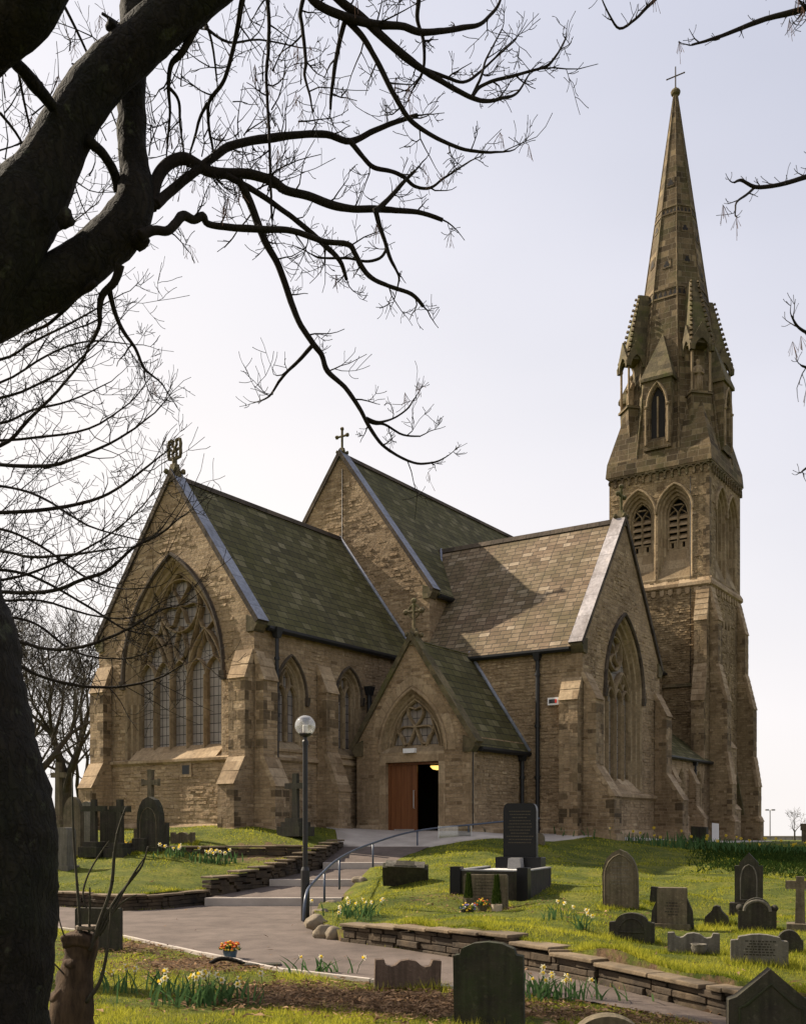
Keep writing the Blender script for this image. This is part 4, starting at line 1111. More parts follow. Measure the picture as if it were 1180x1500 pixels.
# ---------------- porch in the corner
PX0, PC, PHW, PZE, PZA = 4.96, 6.20, 2.30, 2.78, 6.20
frPE, frPS = frame('E', PX0), frame('S', PC + PHW)
mb = MB()
phole = arch_loop(PC, 1.28, 2.46, 4.52, 2.44, 10)
door = [(PC - 1.08, -.6), (PC + 1.06, -.6), (PC + 1.06, 2.10), (PC - 1.08, 2.10)]
wall(mb, frPE, [(PC - PHW, -1.6), (PC + PHW, -1.6), (PC + PHW, PZE), (PC, PZA), (PC - PHW, PZE)], [phole, door])
wall(mb, frPS, [(PX0, -1.6), (TX0, -1.6), (TX0, PZE + .1), (PX0, PZE + .1)])
rough(mb, frPE, [(PC - PHW + .1, 0), (PC + PHW - .36, 0), (PC + PHW - .36, PZE), (PC, PZA - .5), (PC - PHW + .1, PZE)], [arch_loop(PC, 1.72, 2.46, 5.02, -.6, 10)], 1000, seed=6); rough(mb, frPS, [(PX0 + .55, 0), (TX0 - .3, 0), (TX0 - .3, PZE - .3), (PX0 + .55, PZE - .3)], [], 500, seed=7)
mb.build('porch_wall', M['rubble'], church)
def tr_porch(t, fr, c, hw, zs, za, zb, gi):
    w0, w1 = -gi, -gi + .16
    bar(t, fr, arch(c, hw, zs, za, 10), .13, w0, w1)
    cz = zs + .83; r = .26
    for a0 in (math.pi / 2, math.pi / 2 + 2.15, math.pi / 2 - 2.15):
        cx_, cy_ = c + .42 * math.cos(a0), cz + .40 * math.sin(a0)
        q = [(c, cz)]
        for s2 in (-1, 1):
            q2 = [(c, cz), (cx_ + .30 * math.cos(a0 + s2 * 1.35) - .06 * math.cos(a0), cy_ + .30 * math.sin(a0 + s2 * 1.35) - .06 * math.sin(a0)), (cx_ + .36 * math.cos(a0 + s2 * .75), cy_ + .36 * math.sin(a0 + s2 * .75)), (cx_ + .2 * math.cos(a0), cy_ + .2 * math.sin(a0))]
            bar(t, fr, catmull([Vector((a, b, 0)) for a, b in q2], 3) and [(v.x, v.y) for v in catmull([Vector((a, b, 0)) for a, b in q2], 3)], .085, w0, w1)
    for s in (-1, 1):
        bar(t, fr, [(c + s * .02, cz - .02), (c + s * .2, zs + .4), (c + s * .36, zs)], .08, w0, w1)
        bar(t, fr, [(c + s * .36, zs), (c + s * .55, zs + .42), (c + s * .74, zs + .8), (c + s * .62, zs + 1.15)], .08, w0, w1)
        bar(t, fr, [(c + s * .74, zs + .8), (c + s * .86, zs + .5), (c + s * .98, zs + .1)], .06, w0, w1 - .02)
window(frPE, PC, 1.28, 2.46, 4.52, 2.44, [(0, 0), (.04, .03), (.10, .14), (.15, .16), (.22, .28)], .33, tr_porch, label='pointed tympanum window with a trefoil over the doors', hood=False)
mb = MB(); bar(mb, frPE, arch(PC, 1.33, 2.46, 4.58, 10), .12, -.01, .05, ch=.5)
for i in range(22):   # ring of thin voussoirs
    A, B = arch(PC, 1.42, 2.46, 4.68, 12), arch(PC, 1.72, 2.46, 5.02, 12)
    if i < len(A) - 1:
        mb.hexa([frPE(A[i][0], A[i][1], 0), frPE(B[i][0], B[i][1], 0), frPE(B[i][0], B[i][1], .012), frPE(A[i][0], A[i][1], .012)] + [frPE(A[i + 1][0] * .97 + A[i][0] * .03, A[i + 1][1] * .97 + A[i][1] * .03, 0), frPE(B[i + 1][0] * .97 + B[i][0] * .03, B[i + 1][1] * .97 + B[i][1] * .03, 0), frPE(B[i + 1][0] * .97 + B[i][0] * .03, B[i + 1][1] * .97 + B[i][1] * .03, .012), frPE(A[i + 1][0] * .97 + A[i][0] * .03, A[i + 1][1] * .97 + A[i][1] * .03, .012)])
mb.build('door_arch', M['ashlar'], church)
ds = MB()  # dressed jambs and lintel
for s, a in ((-1, PC - 1.08), (1, PC + 1.06)):
    ds.hexa([frPE(min(a, a + s * .26), -1.2, -.3), frPE(max(a, a + s * .26), -1.2, -.3), frPE(max(a, a + s * .26), -1.2, .02), frPE(min(a, a + s * .26), -1.2, .02), frPE(min(a, a + s * .26), 2.10, -.3), frPE(max(a, a + s * .26), 2.10, -.3), frPE(max(a, a + s * .26), 2.10, .02), frPE(min(a, a + s * .26), 2.10, .02)])
ds.prism([(PC - 1.30, 2.105), (PC + 1.28, 2.105), (PC + 1.28, 2.435), (PC - 1.30, 2.435)], frPE, -.3, .022)
ds.build('door_surround', M['ashlar'], church)
# porch interior: dark room with one lit bowl lamp
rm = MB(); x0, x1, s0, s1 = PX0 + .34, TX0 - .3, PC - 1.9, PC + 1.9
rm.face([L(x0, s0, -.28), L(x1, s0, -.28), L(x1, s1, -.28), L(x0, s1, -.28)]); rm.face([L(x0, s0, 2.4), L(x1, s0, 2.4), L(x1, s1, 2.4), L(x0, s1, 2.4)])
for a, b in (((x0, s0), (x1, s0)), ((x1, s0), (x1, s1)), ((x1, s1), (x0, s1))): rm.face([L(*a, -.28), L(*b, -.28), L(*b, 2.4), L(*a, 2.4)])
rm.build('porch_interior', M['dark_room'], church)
lm = MB(); lm.lathe([(.02, -.14), (.16, -.11), (.235, -.03), (.24, 0)], 16); lo = lm.build('ceiling_lamp', M['glow'], church, smooth=True, loc=L(PX0 + .8, PC + .5, 1.99))
df = MB()
for a, b, z0, z1 in ((PC - 1.08, PC - 1.0, -.45, 2.10), (PC + .98, PC + 1.06, -.45, 2.10), (PC - 1.0, PC + .98, 2.02, 2.10)): df.prism([(a, z0), (b, z0), (b, z1), (a, z1)], frPE, -.30, -.16)
df.build('door_frame', M['wood'], church)
dl = MB()
for i in range(5):
    a = PC - 1.0 + i * .212; dl.prism([(a + .003, -.42), (a + .209, -.42), (a + .209, 2.02), (a + .003, 2.02)], frPE, -.27, -.215 + (.004 if i % 2 else 0))
dr = dl.build('door', M['wood'], church); dr['label'] = 'closed left leaf of varnished brown wood'
hb = MB(); hb.tube([frPE(PC - .03, .55, -.2), frPE(PC - .03, .55, -.14), frPE(PC - .03, 1.15, -.14), frPE(PC - .03, 1.15, -.2)], .014, 6); hb.build('handle', M['steel'], dr)
hb = MB(); hb.prism([(PC - .86, -.38), (PC - .06, -.38), (PC - .06, -.16), (PC - .86, -.16)], frPE, -.215, -.205); hb.build('kick_plate', M['steel'], dr)
dl = MB(); dl.hexa([L(PX0 + .3, PC + .93, -.42), L(PX0 + 1.25, PC + .99, -.42), L(PX0 + 1.25, PC + .93, -.42), L(PX0 + .3, PC + .88, -.42), L(PX0 + .3, PC + .93, 2.02), L(PX0 + 1.25, PC + .99, 2.02), L(PX0 + 1.25, PC + .93, 2.02), L(PX0 + .3, PC + .88, 2.02)])
dl.build('door', M['wood'], church)['label'] = 'right leaf folded open into the dark porch'
el = MB(); el.prism([(PC - .26, 2.40), (PC + .2, 2.40), (PC + .2, 2.55), (PC - .26, 2.55)], frPE, .022, .16); el.build('entrance_light', M['white'], church, bevel=.01)
gable_coping('gable_coping', frPE, PC, PHW, PZE, PZA, depth=.36, over=.1, rise=.17, mat='mossy_stone', side_mat='mossy_stone')
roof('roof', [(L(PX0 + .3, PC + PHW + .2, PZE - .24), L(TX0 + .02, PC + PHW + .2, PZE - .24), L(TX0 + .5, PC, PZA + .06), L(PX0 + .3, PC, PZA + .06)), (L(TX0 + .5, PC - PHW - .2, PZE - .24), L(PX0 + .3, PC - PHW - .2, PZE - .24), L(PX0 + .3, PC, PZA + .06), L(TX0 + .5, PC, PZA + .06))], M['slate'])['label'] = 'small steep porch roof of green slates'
gutter(L(PX0 + .3, PC + PHW + .17, PZE - .3), L(TX0, PC + PHW + .17, PZE - .3))
tube_part('lead_flashing', [L(TX0 - .03, PC + .05, PZA + .1), L(TX0 - .03, PC + PHW + .22, PZE - .2)], .06, M['lead'])
downpipe(TX0 - .42, PC + PHW + .12, -1, PZE - .35, .07)
tube_part('conductor_cable', [frPS(PX0 + .06, -1, .03), frPS(PX0 + .06, 2.4, .03)], .015, M['iron'], 6)
plinth(frPE, PC - PHW, PC - 1.34, -.02, -1.6, .06); plinth(frPE, PC + 1.32, PC + PHW, -.02, -1.6, .06); plinth(frPS, PX0, TX0, -.05, -1.6, .06)
pq = MB()
for i in range(12):
    z = -.1 + i * .24; w = .34 if i % 2 else .2
    pq.hexa([L(PX0 - .008, PC + PHW - w, z), L(PX0 - .008, PC + PHW + .008, z), L(PX0 + .54 - w, PC + PHW + .008, z), L(PX0 + .54 - w, PC + PHW - w, z), L(PX0 - .008, PC + PHW - w, z + .23), L(PX0 - .008, PC + PHW + .008, z + .23), L(PX0 + .54 - w, PC + PHW + .008, z + .23), L(PX0 + .54 - w, PC + PHW - w, z + .23)][0:8])
pq.build('quoins', M['ashlar'], church)

# ---------------- lean-to aisle between transept and tower
AZ, AS = 3.62, 7.0
frAS = frame('S', AS)
mb = MB()
aw = [(22.6, .62, 2.0, 3.0, .8), (26.6, .62, 2.0, 3.0, .8), (29.6, .62, 2.0, 3.0, .8), (32.45, .58, 2.0, 3.0, .8)]
wall(mb, frAS, [(TX1, -2), (34.3, -2), (34.3, AZ), (TX1, AZ)], [arch_loop(*a, 8) for a in aw])
mb.build('aisle_wall', M['rubble'], church)
for a in aw:
    window(frAS, *a, [(0, 0), (.06, .06), (.12, .2)], .26, None, hood=False, n=8)
    sb = MB(); ext(sb, frAS, [(a[4] + .12, -.16), (a[4] - .35, .10), (a[4] - .42, .10), (a[4] - .44, 0)], a[0] - a[1] - .05, a[0] + a[1] + .05); sb.build('window_sill', M['ashlar'], church)
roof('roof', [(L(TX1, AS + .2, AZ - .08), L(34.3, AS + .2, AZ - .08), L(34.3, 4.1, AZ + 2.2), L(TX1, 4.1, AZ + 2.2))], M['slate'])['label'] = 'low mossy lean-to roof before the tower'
gutter(L(TX1 + .4, AS + .18, AZ - .14), L(34.2, AS + .18, AZ - .14))
for u in (24.6, 28.0, 31.0): buttress(frAS, u - .28, u + .28, [(.03, 3.0), (.42, 2.2), (.42, 1.0), (.85, .35)], quoin=False)
downpipe(31.5, AS + .12, -1.5, AZ - .2, .06)
plinth(frAS, TX1, 34.3, -.3)

# ---------------- tower
TWX, TWS, TWH = 34.3, 7.0, 3.02
TCX, TCS = TWX + TWH, TWS - TWH
frWE, frWS, frWW, frWN = frame('E', TWX), frame('S', TWS), frame('W', TWX + 2 * TWH), frame('N', TWS - 2 * TWH)
ZB, ZC = 13.78, 20.72
mb = MB()
def bel(fr, cs, zb0=-2):
    h = [arch_loop(c, 1.02, 18.15, 19.62, 14.25, 10) for c in cs]
    lo, hi = cs[0] - 1.02 - 1.01 - .0, cs[1] + 1.02 + .90
    return h
ECS = (2.80, 4.98)      # centres of the east pair (s)
SCS = (36.45, 38.55)    # centres of the south pair (x)
wall(mb, frWE, [(TWS - 2 * TWH, -2), (TWS, -2), (TWS, ZC), (TWS - 2 * TWH, ZC)], bel(frWE, ECS))
lan = arch_loop(38.0, .28, 8.35, 8.95, 7.5, 6)
slits = [[(36.55 + i * .62, 11.55), (36.95 + i * .62, 11.55), (36.75 + i * .62, 12.1)] for i in range(3)]
wall(mb, frWS, [(TWX, -2), (TWX + 2 * TWH, -2), (TWX + 2 * TWH, ZC), (TWX, ZC)], bel(frWS, SCS) + [lan] + slits)
wall(mb, frWW, [(-TWS, -2), (-TWS + 2 * TWH, -2), (-TWS + 2 * TWH, ZC), (-TWS, ZC)])
wall(mb, frWN, [(-TWX - 2 * TWH, -2), (-TWX, -2), (-TWX, ZC), (-TWX - 2 * TWH, ZC)])
for sl in slits: mb.tess([[frWS(u, v, -.3) for u, v in sl]], 1); mb.strip([frWS(u, v, -.3) for u, v in sl], [frWS(u, v, 0) for u, v in sl], 0, True)
rough(mb, frWE, [(TWS - 2 * TWH + .1, 4), (TWS - .75, 4), (TWS - .4, ZC - .8), (TWS - 2 * TWH + .1, ZC - .8)], bel(frWE, ECS), 2200, .13, mx=.05, seed=8); rough(mb, frWS, [(TWX + .8, 0), (TWX + 2 * TWH - .8, 0), (TWX + 2 * TWH - .4, ZC - .8), (TWX + .4, ZC - .8)], bel(frWS, SCS) + [lan] + [[(36.4, 11.4), (38.4, 11.4), (38.4, 12.3), (36.4, 12.3)]], 1800, .13, mx=.04, seed=9)
tower_o = mb.build('tower_wall', [M['tower_stone'], M['dark_room']], church)
window(frWS, 38.0, .28, 8.35, 8.95, 7.5, [(0, 0), (.05, .05), (.08, .2)], .24, None, hood=False, n=6)
def belfry(fr, c):
    mb = MB()
    rev = [(0, 0), (.07, .06), (.10, .2), (.20, .23), (.24, .4), (.36, .44), (.40, .62)]
    loops = []
    for ins, dp in rev:
        loops.append([fr(u, v, -dp) for u, v in arch_loop(c, 1.02 - ins, 18.15, 19.62 - ins * 1.3, 14.25 + dp * 3.0, 10)])
    for a, b in zip(loops[:-1], loops[1:]): mb.strip(b, a, 0, True)
    w = mb.build('window', M['tracery'], church); w['label'] = 'belfry opening with stone louvres'
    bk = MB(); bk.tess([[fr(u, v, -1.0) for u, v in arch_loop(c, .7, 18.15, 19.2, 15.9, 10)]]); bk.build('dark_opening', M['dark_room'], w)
    t = MB(); hw = .58
    zb = 16.55
    for s in (-1, 1): bar(t, fr, [(c + s * (hw + .02), zb - .45), (c + s * (hw + .02), 18.15)], .14, -.72, -.55)
    bar(t, fr, arch(c, hw, 18.15, 19.08, 8), .12, -.72, -.55)
    bar(t, fr, [(c, zb - .45), (c, 18.2)], .13, -.72, -.52)
    for s in (-1, 1):
        bar(t, fr, [(c, 18.15), (c + s * .12, 18.35), (c + s * .36, 18.62)], .08, -.7, -.56)
        bar(t, fr, [(c + s * .5, 18.1), (c + s * .36, 18.25), (c + s * .12, 18.38)], .06, -.7, -.57)
    t.prism([(c - .28, 18.62), (c + .28, 18.62), (c + .22, 18.70), (c - .22, 18.70)], fr, -.7, -.56)
    # pierced stone panel under the louvres
    t.prism([(c - hw, zb - .62), (c + hw, zb - .62), (c + hw, zb - .40), (c - hw, zb - .40)], fr, -.74, -.58); t.prism([(c - hw, zb - .08), (c + hw, zb - .08), (c + hw, zb + .02), (c - hw, zb + .02)], fr, -.74, -.58)
    for u in (-.5, -.16, .16, .5): t.prism([(c + u - .09, zb - .4), (c + u + .09, zb - .4), (c + u + .09, zb - .08), (c + u - .09, zb - .08)], fr, -.74, -.6)
    t.build('tracery', M['tracery'], w)
    lv = MB()
    for k in range(4):
        z = zb + .12 + k * .38
        lv.hexa([fr(c - hw, z, -.58), fr(c + hw, z, -.58), fr(c + hw, z + .30, -.92), fr(c - hw, z + .30, -.92), fr(c - hw, z + .09, -.58), fr(c + hw, z + .09, -.58), fr(c + hw, z + .38, -.92), fr(c - hw, z + .38, -.92)])
    lv.build('louvres', M['ashlar'], w)
    h = MB(); bar(h, fr, arch(c, 1.09, 18.12, 19.74, 10), .15, -.01, .13, ch=.5); h.build('hood_mould', M['tracery'], w)
for c in ECS: belfry(frWE, c)
for c in SCS: belfry(frWS, c)
rm = MB(); rm.box(TWX + .7, TWX + 5.3, -(TWS - .7), -(TWS - 5.3), 15, 20.5); 
# band between stages, with a corbel row beneath
for fr, a, b in ((frWE, TWS - 2 * TWH - .13, TWS + .13), (frWS, TWX - .13, TWX + 2 * TWH + .13)):
    mb = MB(); ext(mb, fr, [(ZB + .34, .0), (ZB + .10, .14), (ZB - .08, .15), (ZB - .17, .03), (ZB - .17, 0)], a, b)
    mb.build('string_course', M['ashlar'], church)
    cb = MB(); n = 12
    for k in range(n):
        u = a + .13 + (b - a - .26) * (k + .5) / n
        cb.prism([(u - .13, ZB - .17), (u - .13, ZB - .42), (u - .06, ZB - .52), (u + .06, ZB - .52), (u + .13, ZB - .42), (u + .13, ZB - .17)], fr, 0, .07)
    cb.build('corbel_table', M['ashlar'], church)
    cb = MB(); n = 14
    for k in range(n):
        u = a + .13 + (b - a - .26) * (k + .5) / n; r = .2
        pts = [(u + r * math.cos(t), ZC - .28 - .06 + r * math.sin(t)) for t in np.linspace(-.4, math.pi + .4, 9)]
        bar(cb, fr, pts, .10, -.01, .13, ch=.6)
        cb.prism([(u + r - .02, ZC - .62), (u + r + .02 + .04, ZC - .62), (u + r + .09, ZC - .42), (u + r - .07, ZC - .42)], fr, 0, .12)
    cb.prism([(a + .1, ZC - .12), (b - .1, ZC - .12), (b - .1, ZC), (a + .1, ZC)], fr, 0, .14)
    cb.build('corbel_table', M['spire_stone'], church)
string(frWE, TWS - 2 * TWH, 6.15, 8.0, .1, .2, 'spire_stone')
tq = MB()
for i in range(20):
    z = 14.2 + i * .33; w = .36 if i % 2 else .2; w2 = .56 - w
    if z > ZC - 1: break
    tq.hexa([L(TWX - .006, TWS - w, z), L(TWX - .006, TWS + .006, z), L(TWX + w2, TWS + .006, z), L(TWX + w2, TWS - w, z), L(TWX - .006, TWS - w, z + .315), L(TWX - .006, TWS + .006, z + .315), L(TWX + w2, TWS + .006, z + .315), L(TWX + w2, TWS - w, z + .315)])
tq.build('quoins', M['quoin'], church)
bt = [(.03, 13.55), (.50, 11.6), (.50, 9.1), (1.0, 7.0), (1.0, 4.1), (1.28, 2.3), (1.28, .5), (1.42, .2)]
buttress(frWE, 6.28, 7.0, bt, -2.2, fr_mat='tower_stone', label='tower corner buttress with sunlit sloping top')
buttress(frWS, TWX, TWX + .74, bt, -2.2, fr_mat='tower_stone', label='near tower buttress on the shaded side')
buttress(frWS, TWX + 2 * TWH - .74, TWX + 2 * TWH, bt, -2.2, fr_mat='tower_stone', label='far tower buttress against the sky')
buttress(frWW, -TWS, -TWS + .72, bt, -2.2, quoin=False, fr_mat='tower_stone')
buttress(frWS, 36.5, 37.7, [(.03, 5.2), (.55, 4.5), (.55, 1.2), (.8, .9)], -2.2, quoin=False, fr_mat='tower_stone', label='low sloping-capped projection between the tower buttresses')
mb = MB(); bar(mb, frame('S', TWS + .02), [(37.7, 3.4), (39.4, .6)], .14, 0, .5, ch=.8); mb.build('raking_coping', M['mossy_stone'], church)
plinth(frWE, TWS - 2 * TWH, TWS, -.3, -2.2, .12, 'tower_stone'); plinth(frWS, TWX, TWX + 2 * TWH, -.3, -2.2, .12, 'tower_stone')
tube_part('conductor_cable', [frWE(5.92, 8, .03), frWE(5.92, 20, .03)], .018, M['iron'], 6)

# ---------------- spire
ZS = 21.55
def LT(dx, ds, z): return L(TCX + dx, TCS + ds, z)
mb = MB(); h0 = TWH + .17; h1 = TWH + .10
ringA = [LT(-h0, h0, ZC), LT(h0, h0, ZC), LT(h0, -h0, ZC), LT(-h0, -h0, ZC)]; ringB = [LT(-h1, h1, ZS), LT(h1, h1, ZS), LT(h1, -h1, ZS), LT(-h1, -h1, ZS)]
mb.strip(ringA, ringB, 0, True); mb.face([LT(-h0, -h0, ZC), LT(h0, -h0, ZC), LT(h0, h0, ZC), LT(-h0, h0, ZC)])
ap0, zt = 3.06, 44.35
def apo(z): return ap0 * (zt + .9 - z) / (zt + .9 - ZS)
def octo(z): 
    r = apo(z) / math.cos(math.pi / 8)
    return [LT(r * math.cos(math.pi / 8 + k * math.pi / 4), r * math.sin(math.pi / 8 + k * math.pi / 4), z) for k in range(8)]
ol, oh = octo(ZS), octo(zt)
for k in range(8): mb.face([ol[(k + 1) % 8], ol[k], oh[k], oh[(k + 1) % 8]])
mb.face(oh)
# broaches: half pyramids from the square corners onto the diagonal faces
for sx, ss in ((-1, -1), (-1, 1), (1, 1), (1, -1)):
    c0 = LT(sx * h1, ss * h1, ZS); ra = apo(ZS); o_ = ra * math.tan(math.pi / 8)
    zb_ = 27.2; rt = apo(zb_) / math.sqrt(2)
    top = LT(sx * rt, ss * rt, zb_)
    a = LT(sx * h1, ss * o_, ZS); b = LT(sx * o_, ss * h1, ZS)
    mb.face([a, c0, top]); mb.face([c0, b, top])
for k in range(4):  # ledge between square and octagon
    pass
mb.face([LT(-h1, -h1, ZS - .001), LT(h1, -h1, ZS - .001), LT(h1, h1, ZS - .001), LT(-h1, h1, ZS - .001)])
spire = mb.build('spire', M['spire_stone'], church)
bm = bmesh.new(); bm.from_mesh(spire.data); bmesh.ops.recalc_face_normals(bm, faces=bm.faces); bm.to_mesh(spire.data); bm.free()
# roll mouldings on the arrises
mb = MB()
for k in range(8): mb.tube([ol[k], oh[k]], [.08, .025], 6)
mb.build('arris_roll', M['spire_stone'], spire)
# face frame on octagon: k*45deg
def face_fr(k, z0):
    a = k * math.pi / 4
    def f(u, v, w=0.0):
        r = apo(v) + w
        return LT(r * math.cos(a) - u * math.sin(a), r * math.sin(a) + u * math.cos(a), v)
    return f
for zb_, hh in ((31.3, .55), (36.6, .45)):      # pierced ornamental bands
    mb = MB()
    for k in range(8):
        fr = face_fr(k, zb_); hw = apo(zb_) * math.tan(math.pi / 8); n = 5 if zb_ < 33 else 4
        for z in (zb_, zb_ + hh): mb.prism([(-hw, z - .05), (hw, z - .05), (hw, z + .05), (-hw, z + .05)], fr, -.05, .04)
        for i in range(n):
            u0 = -hw + 2 * hw * i / n; u1 = -hw + 2 * hw * (i + 1) / n; um = (u0 + u1) / 2
            mb.prism([(u0 + .04, zb_ + .07), (u1 - .04, zb_ + .07), (um, zb_ + hh - .09)], fr, -.03, .012, 1)
    mb.build('ornamental_band', [M['spire_stone'], M['dark_room']], spire)
for k, zz in ((4, 33.4), (5, 33.9), (3, 33.6), (4, 38.6), (2, 35.2), (3, 35.6), (2, 32.9), (5, 36.0)):   # small trefoil vents
    fr = face_fr(k, zz); mb = MB()
    mb.prism([(-.24, zz - .27), (.24, zz - .27), (.24, zz + .33), (-.24, zz + .33)], fr, -.04, .03)
    for du, dv in ((-.085, -.08), (.085, -.08), (0, .08)): mb.prism([(du + .1 * math.cos(t), zz + dv + .1 * math.sin(t)) for t in np.linspace(0, 2 * math.pi, 9)[:-1]], fr, 0, .036 + .002 * (dv > 0) + .001 * (du > 0), 1)
    mb.build('spire_vent', [M['spire_stone'], M['dark_room']], spire)
# lucarnes on the cardinal faces
def lucarne(k):
    a = k * math.pi / 4; base = apo(ZS) + .10
    def fr(u, v, w=0.0):
        r = base + w
        return LT(r * math.cos(a) - u * math.sin(a), r * math.sin(a) + u * math.cos(a), v)
    mb = MB(); hw = .84; z0, ze, za = 21.9, 26.05, 29.0
    hole = arch_loop(0, .52, 24.5, 25.62, 22.45, 8)
    wall(mb, fr, [(-hw, z0), (hw, z0), (hw, ze), (-hw, ze)], [hole])
    lp = [[fr(u, v, -dp) for u, v in arch_loop(0, .52 - i, 24.5, 25.62 - i, 22.45 + dp * .8, 8)] for i, dp in ((0, 0), (.07, .06), (.10, .2))]
    for p, q in zip(lp[:-1], lp[1:]): mb.strip(q, p, 0, True)
    for s in (-1, 1): mb.face([fr(s * hw, z0, 0), fr(s * hw, ze, 0), fr(s * hw, ze, -2.2), fr(s * hw, z0, -2.2)][::s])
    o = mb.build('lucarne', M['spire_stone'], spire)
    rf = MB(); e = .13
    A, B = fr(-hw - e, ze - .12, e), fr(hw + e, ze - .12, e); A2, B2 = fr(-hw - e, ze + .06, e), fr(hw + e, ze + .06, e)
    C_, D_ = fr(hw + e, ze + .06, -1.4), fr(-hw - e, ze + .06, -1.4); T = fr(0, za, apo(za) - base + .1); C0, D0 = fr(hw + e, ze - .12, -1.4), fr(-hw - e, ze - .12, -1.4)
    rf.face([A, B, B2, A2]); rf.face([B, C0, C_, B2]); rf.face([D0, A, A2, D_]); rf.face([A2, B2, T]); rf.face([B2, C_, T]); rf.face([D_, A2, T]); rf.face([A, D0, C0, B])
    rf.build('lucarne_roof', M['mossy_stone'], o)
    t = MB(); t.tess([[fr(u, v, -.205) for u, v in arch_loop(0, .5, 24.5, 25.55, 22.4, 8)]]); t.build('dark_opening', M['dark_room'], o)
    t = MB(); bar(t, fr, [(0.02, 22.6), (0.02, 25.0)], .11, -.2, -.1)
    bar(t, fr, arch(0, .60, 24.45, 25.80, 8), .13, -.01, .10)
    for s in (-1, 1): t.tube([fr(s * .66, 22.2, .03), fr(s * .66, 24.3, .03)], .075, 6); t.blob(fr(s * .66, 24.4, .05), (.12, .12, .11), 2, 1)
    t.build('tracery', M['tracery'], o)
for k in (2, 4, 6, 0): lucarne(k)
# corner pinnacles with statues
def pinnacle(sx, ss):
    d = 1.98; c = Vector((TCX + sx * d, -(TCS + ss * d), ZO)); a = math.atan2(-ss, sx)
    ca, sa = math.cos(a), math.sin(a)
    def q(o, s, z): return (c.x + o * ca - s * sa, c.y + o * sa + s * ca, c.z + z)      # o outward along the diagonal
    mb = MB(); z0, z1, za = 24.85, 27.75, 31.9
    r = .60
    mb.hexa([q(-1.2, -.62, 22.0), q(.40, -.62, 22.0), q(.40, .62, 22.0), q(-1.2, .62, 22.0), q(-1.2, -r, z0), q(.52, -r, z0), q(.52, r, z0), q(-1.2, r, z0)])
    mb.hexa([q(-1.2, -r - .08, z0), q(.62, -r - .08, z0), q(.62, r + .08, z0), q(-1.2, r + .08, z0), q(-1.2, -r - .08, z0 + .14), q(.62, -r - .08, z0 + .14), q(.62, r + .08, z0 + .14), q(-1.2, r + .08, z0 + .14)])
    mb.hexa([q(-1.2, -r, z0 + .14), q(-.28, -r, z0 + .14), q(-.28, r, z0 + .14), q(-1.2, r, z0 + .14), q(-1.2, -r, z1), q(-.28, -r, z1), q(-.28, r, z1), q(-1.2, r, z1)])
    o = mb.build('pinnacle', M['spire_stone'], spire)
    o['label'] = 'corner pinnacle with a niche figure'
    t = MB()
    for s in (-1, 1):
        t.tube([q(.46, s * .56, z0 + .14), q(.46, s * .56, z1 - .35)], .075, 8); t.blob(q(.46, s * .56, z1 - .32), (.13, .13, .12), 1, 1); t.blob(q(.46, s * .56, z0 + .2), (.12, .12, .09), 1, 1)
    t.build('colonnettes', M['tracery'], o)
    # gabled canopy: front and two sides
    cn = MB()
    def plate(f, hw):
        out = [(-hw - .1, z1 - .42), (-.42, z1 - .42)] + [(u, v) for u, v in reversed(arch(0, .42, z1 - .42, z1 + .22, 6))][0:0]
        ar = arch(0, hw - .20, z1 - .42, z1 + .30, 6)
        ol_ = [(hw + .1, z1 - .42), (hw + .12, z1 - .1), (0, z1 + 1.25), (-hw - .12, z1 - .1), (-hw - .1, z1 - .42)] + list(reversed(ar))
        cn.prism(ol_, f, -.10, .06)
    plate(lambda u, v, w=0.0: q(.58 + w, u, v), .66)
    plate(lambda u, v, w=0.0: q(.0 - u, .66 + w, v), .58); plate(lambda u, v, w=0.0: q(u, -.66 - w, v), .58)
    # steep roof, leaning on the spire
    tip = q(-.62, 0, za); w_ = .16
    rb = [q(.52, -.62, z1 + .05), q(.52, .62, z1 + .05), q(-1.3, .62, z1 + .05), q(-1.3, -.62, z1 + .05)]
    rt = [q(-.42, -w_, za), q(-.42, w_, za), q(-1.0, w_, za), q(-1.0, -w_, za)]
    cn.hexa([rb[0], rb[1], rb[2], rb[3], rt[0], rt[1], rt[2], rt[3]])
    ck = cn
    for i in (0, 1, 2, 3):
        A, B = Vector(rb[i]), Vector(rt[i]); n = 13
        for j in range(n):
            p = A + (B - A) * ((j + .6) / n); s = .10 - .035 * j / n
            oo = Vector(rb[i]) - Vector(q(-.4, 0, z1 + .05)); oo.z = 0; oo.normalize()
            p2 = p + oo * .07
            ck.hexa([tuple(p2 + Vector(v) * s) for v in ((-1, -1, -.7), (1, -1, -.7), (1, 1, -.7), (-1, 1, -.7), (-.6, -.6, 1), (.6, -.6, 1), (.6, .6, 1), (-.6, .6, 1))], 1)
    cn.build('canopy', [M['mossy_stone'], M['spire_stone']], o)
    st = MB(); bz = z0 + .14
    prof = [(.27, 0), (.25, .25), (.22, .8), (.20, 1.15), (.25, 1.42), (.23, 1.6), (.09, 1.68), (.075, 1.74), (.12, 1.82), (.13, 1.92), (.09, 2.02), (.02, 2.06)]
    b = q(.08, 0, bz); st.lathe(prof, 10, b)
    for s in (-1, 1): st.tube([q(.1, s * .24, bz + 1.5), q(.22, s * .27, bz + 1.15), q(.36, s * .08, bz + 1.2)], [.085, .075, .05], 6)
    for s in (-.1, .02, .13): st.tube([q(.27, s, bz + 1.0), q(.31, s * 1.2, bz + .1)], [.04, .06], 5)
    st.build('statue', M['tracery'], o, smooth=True)
for sx, ss in ((-1, -1), (-1, 1), (1, 1), (1, -1)): pinnacle(sx, ss)
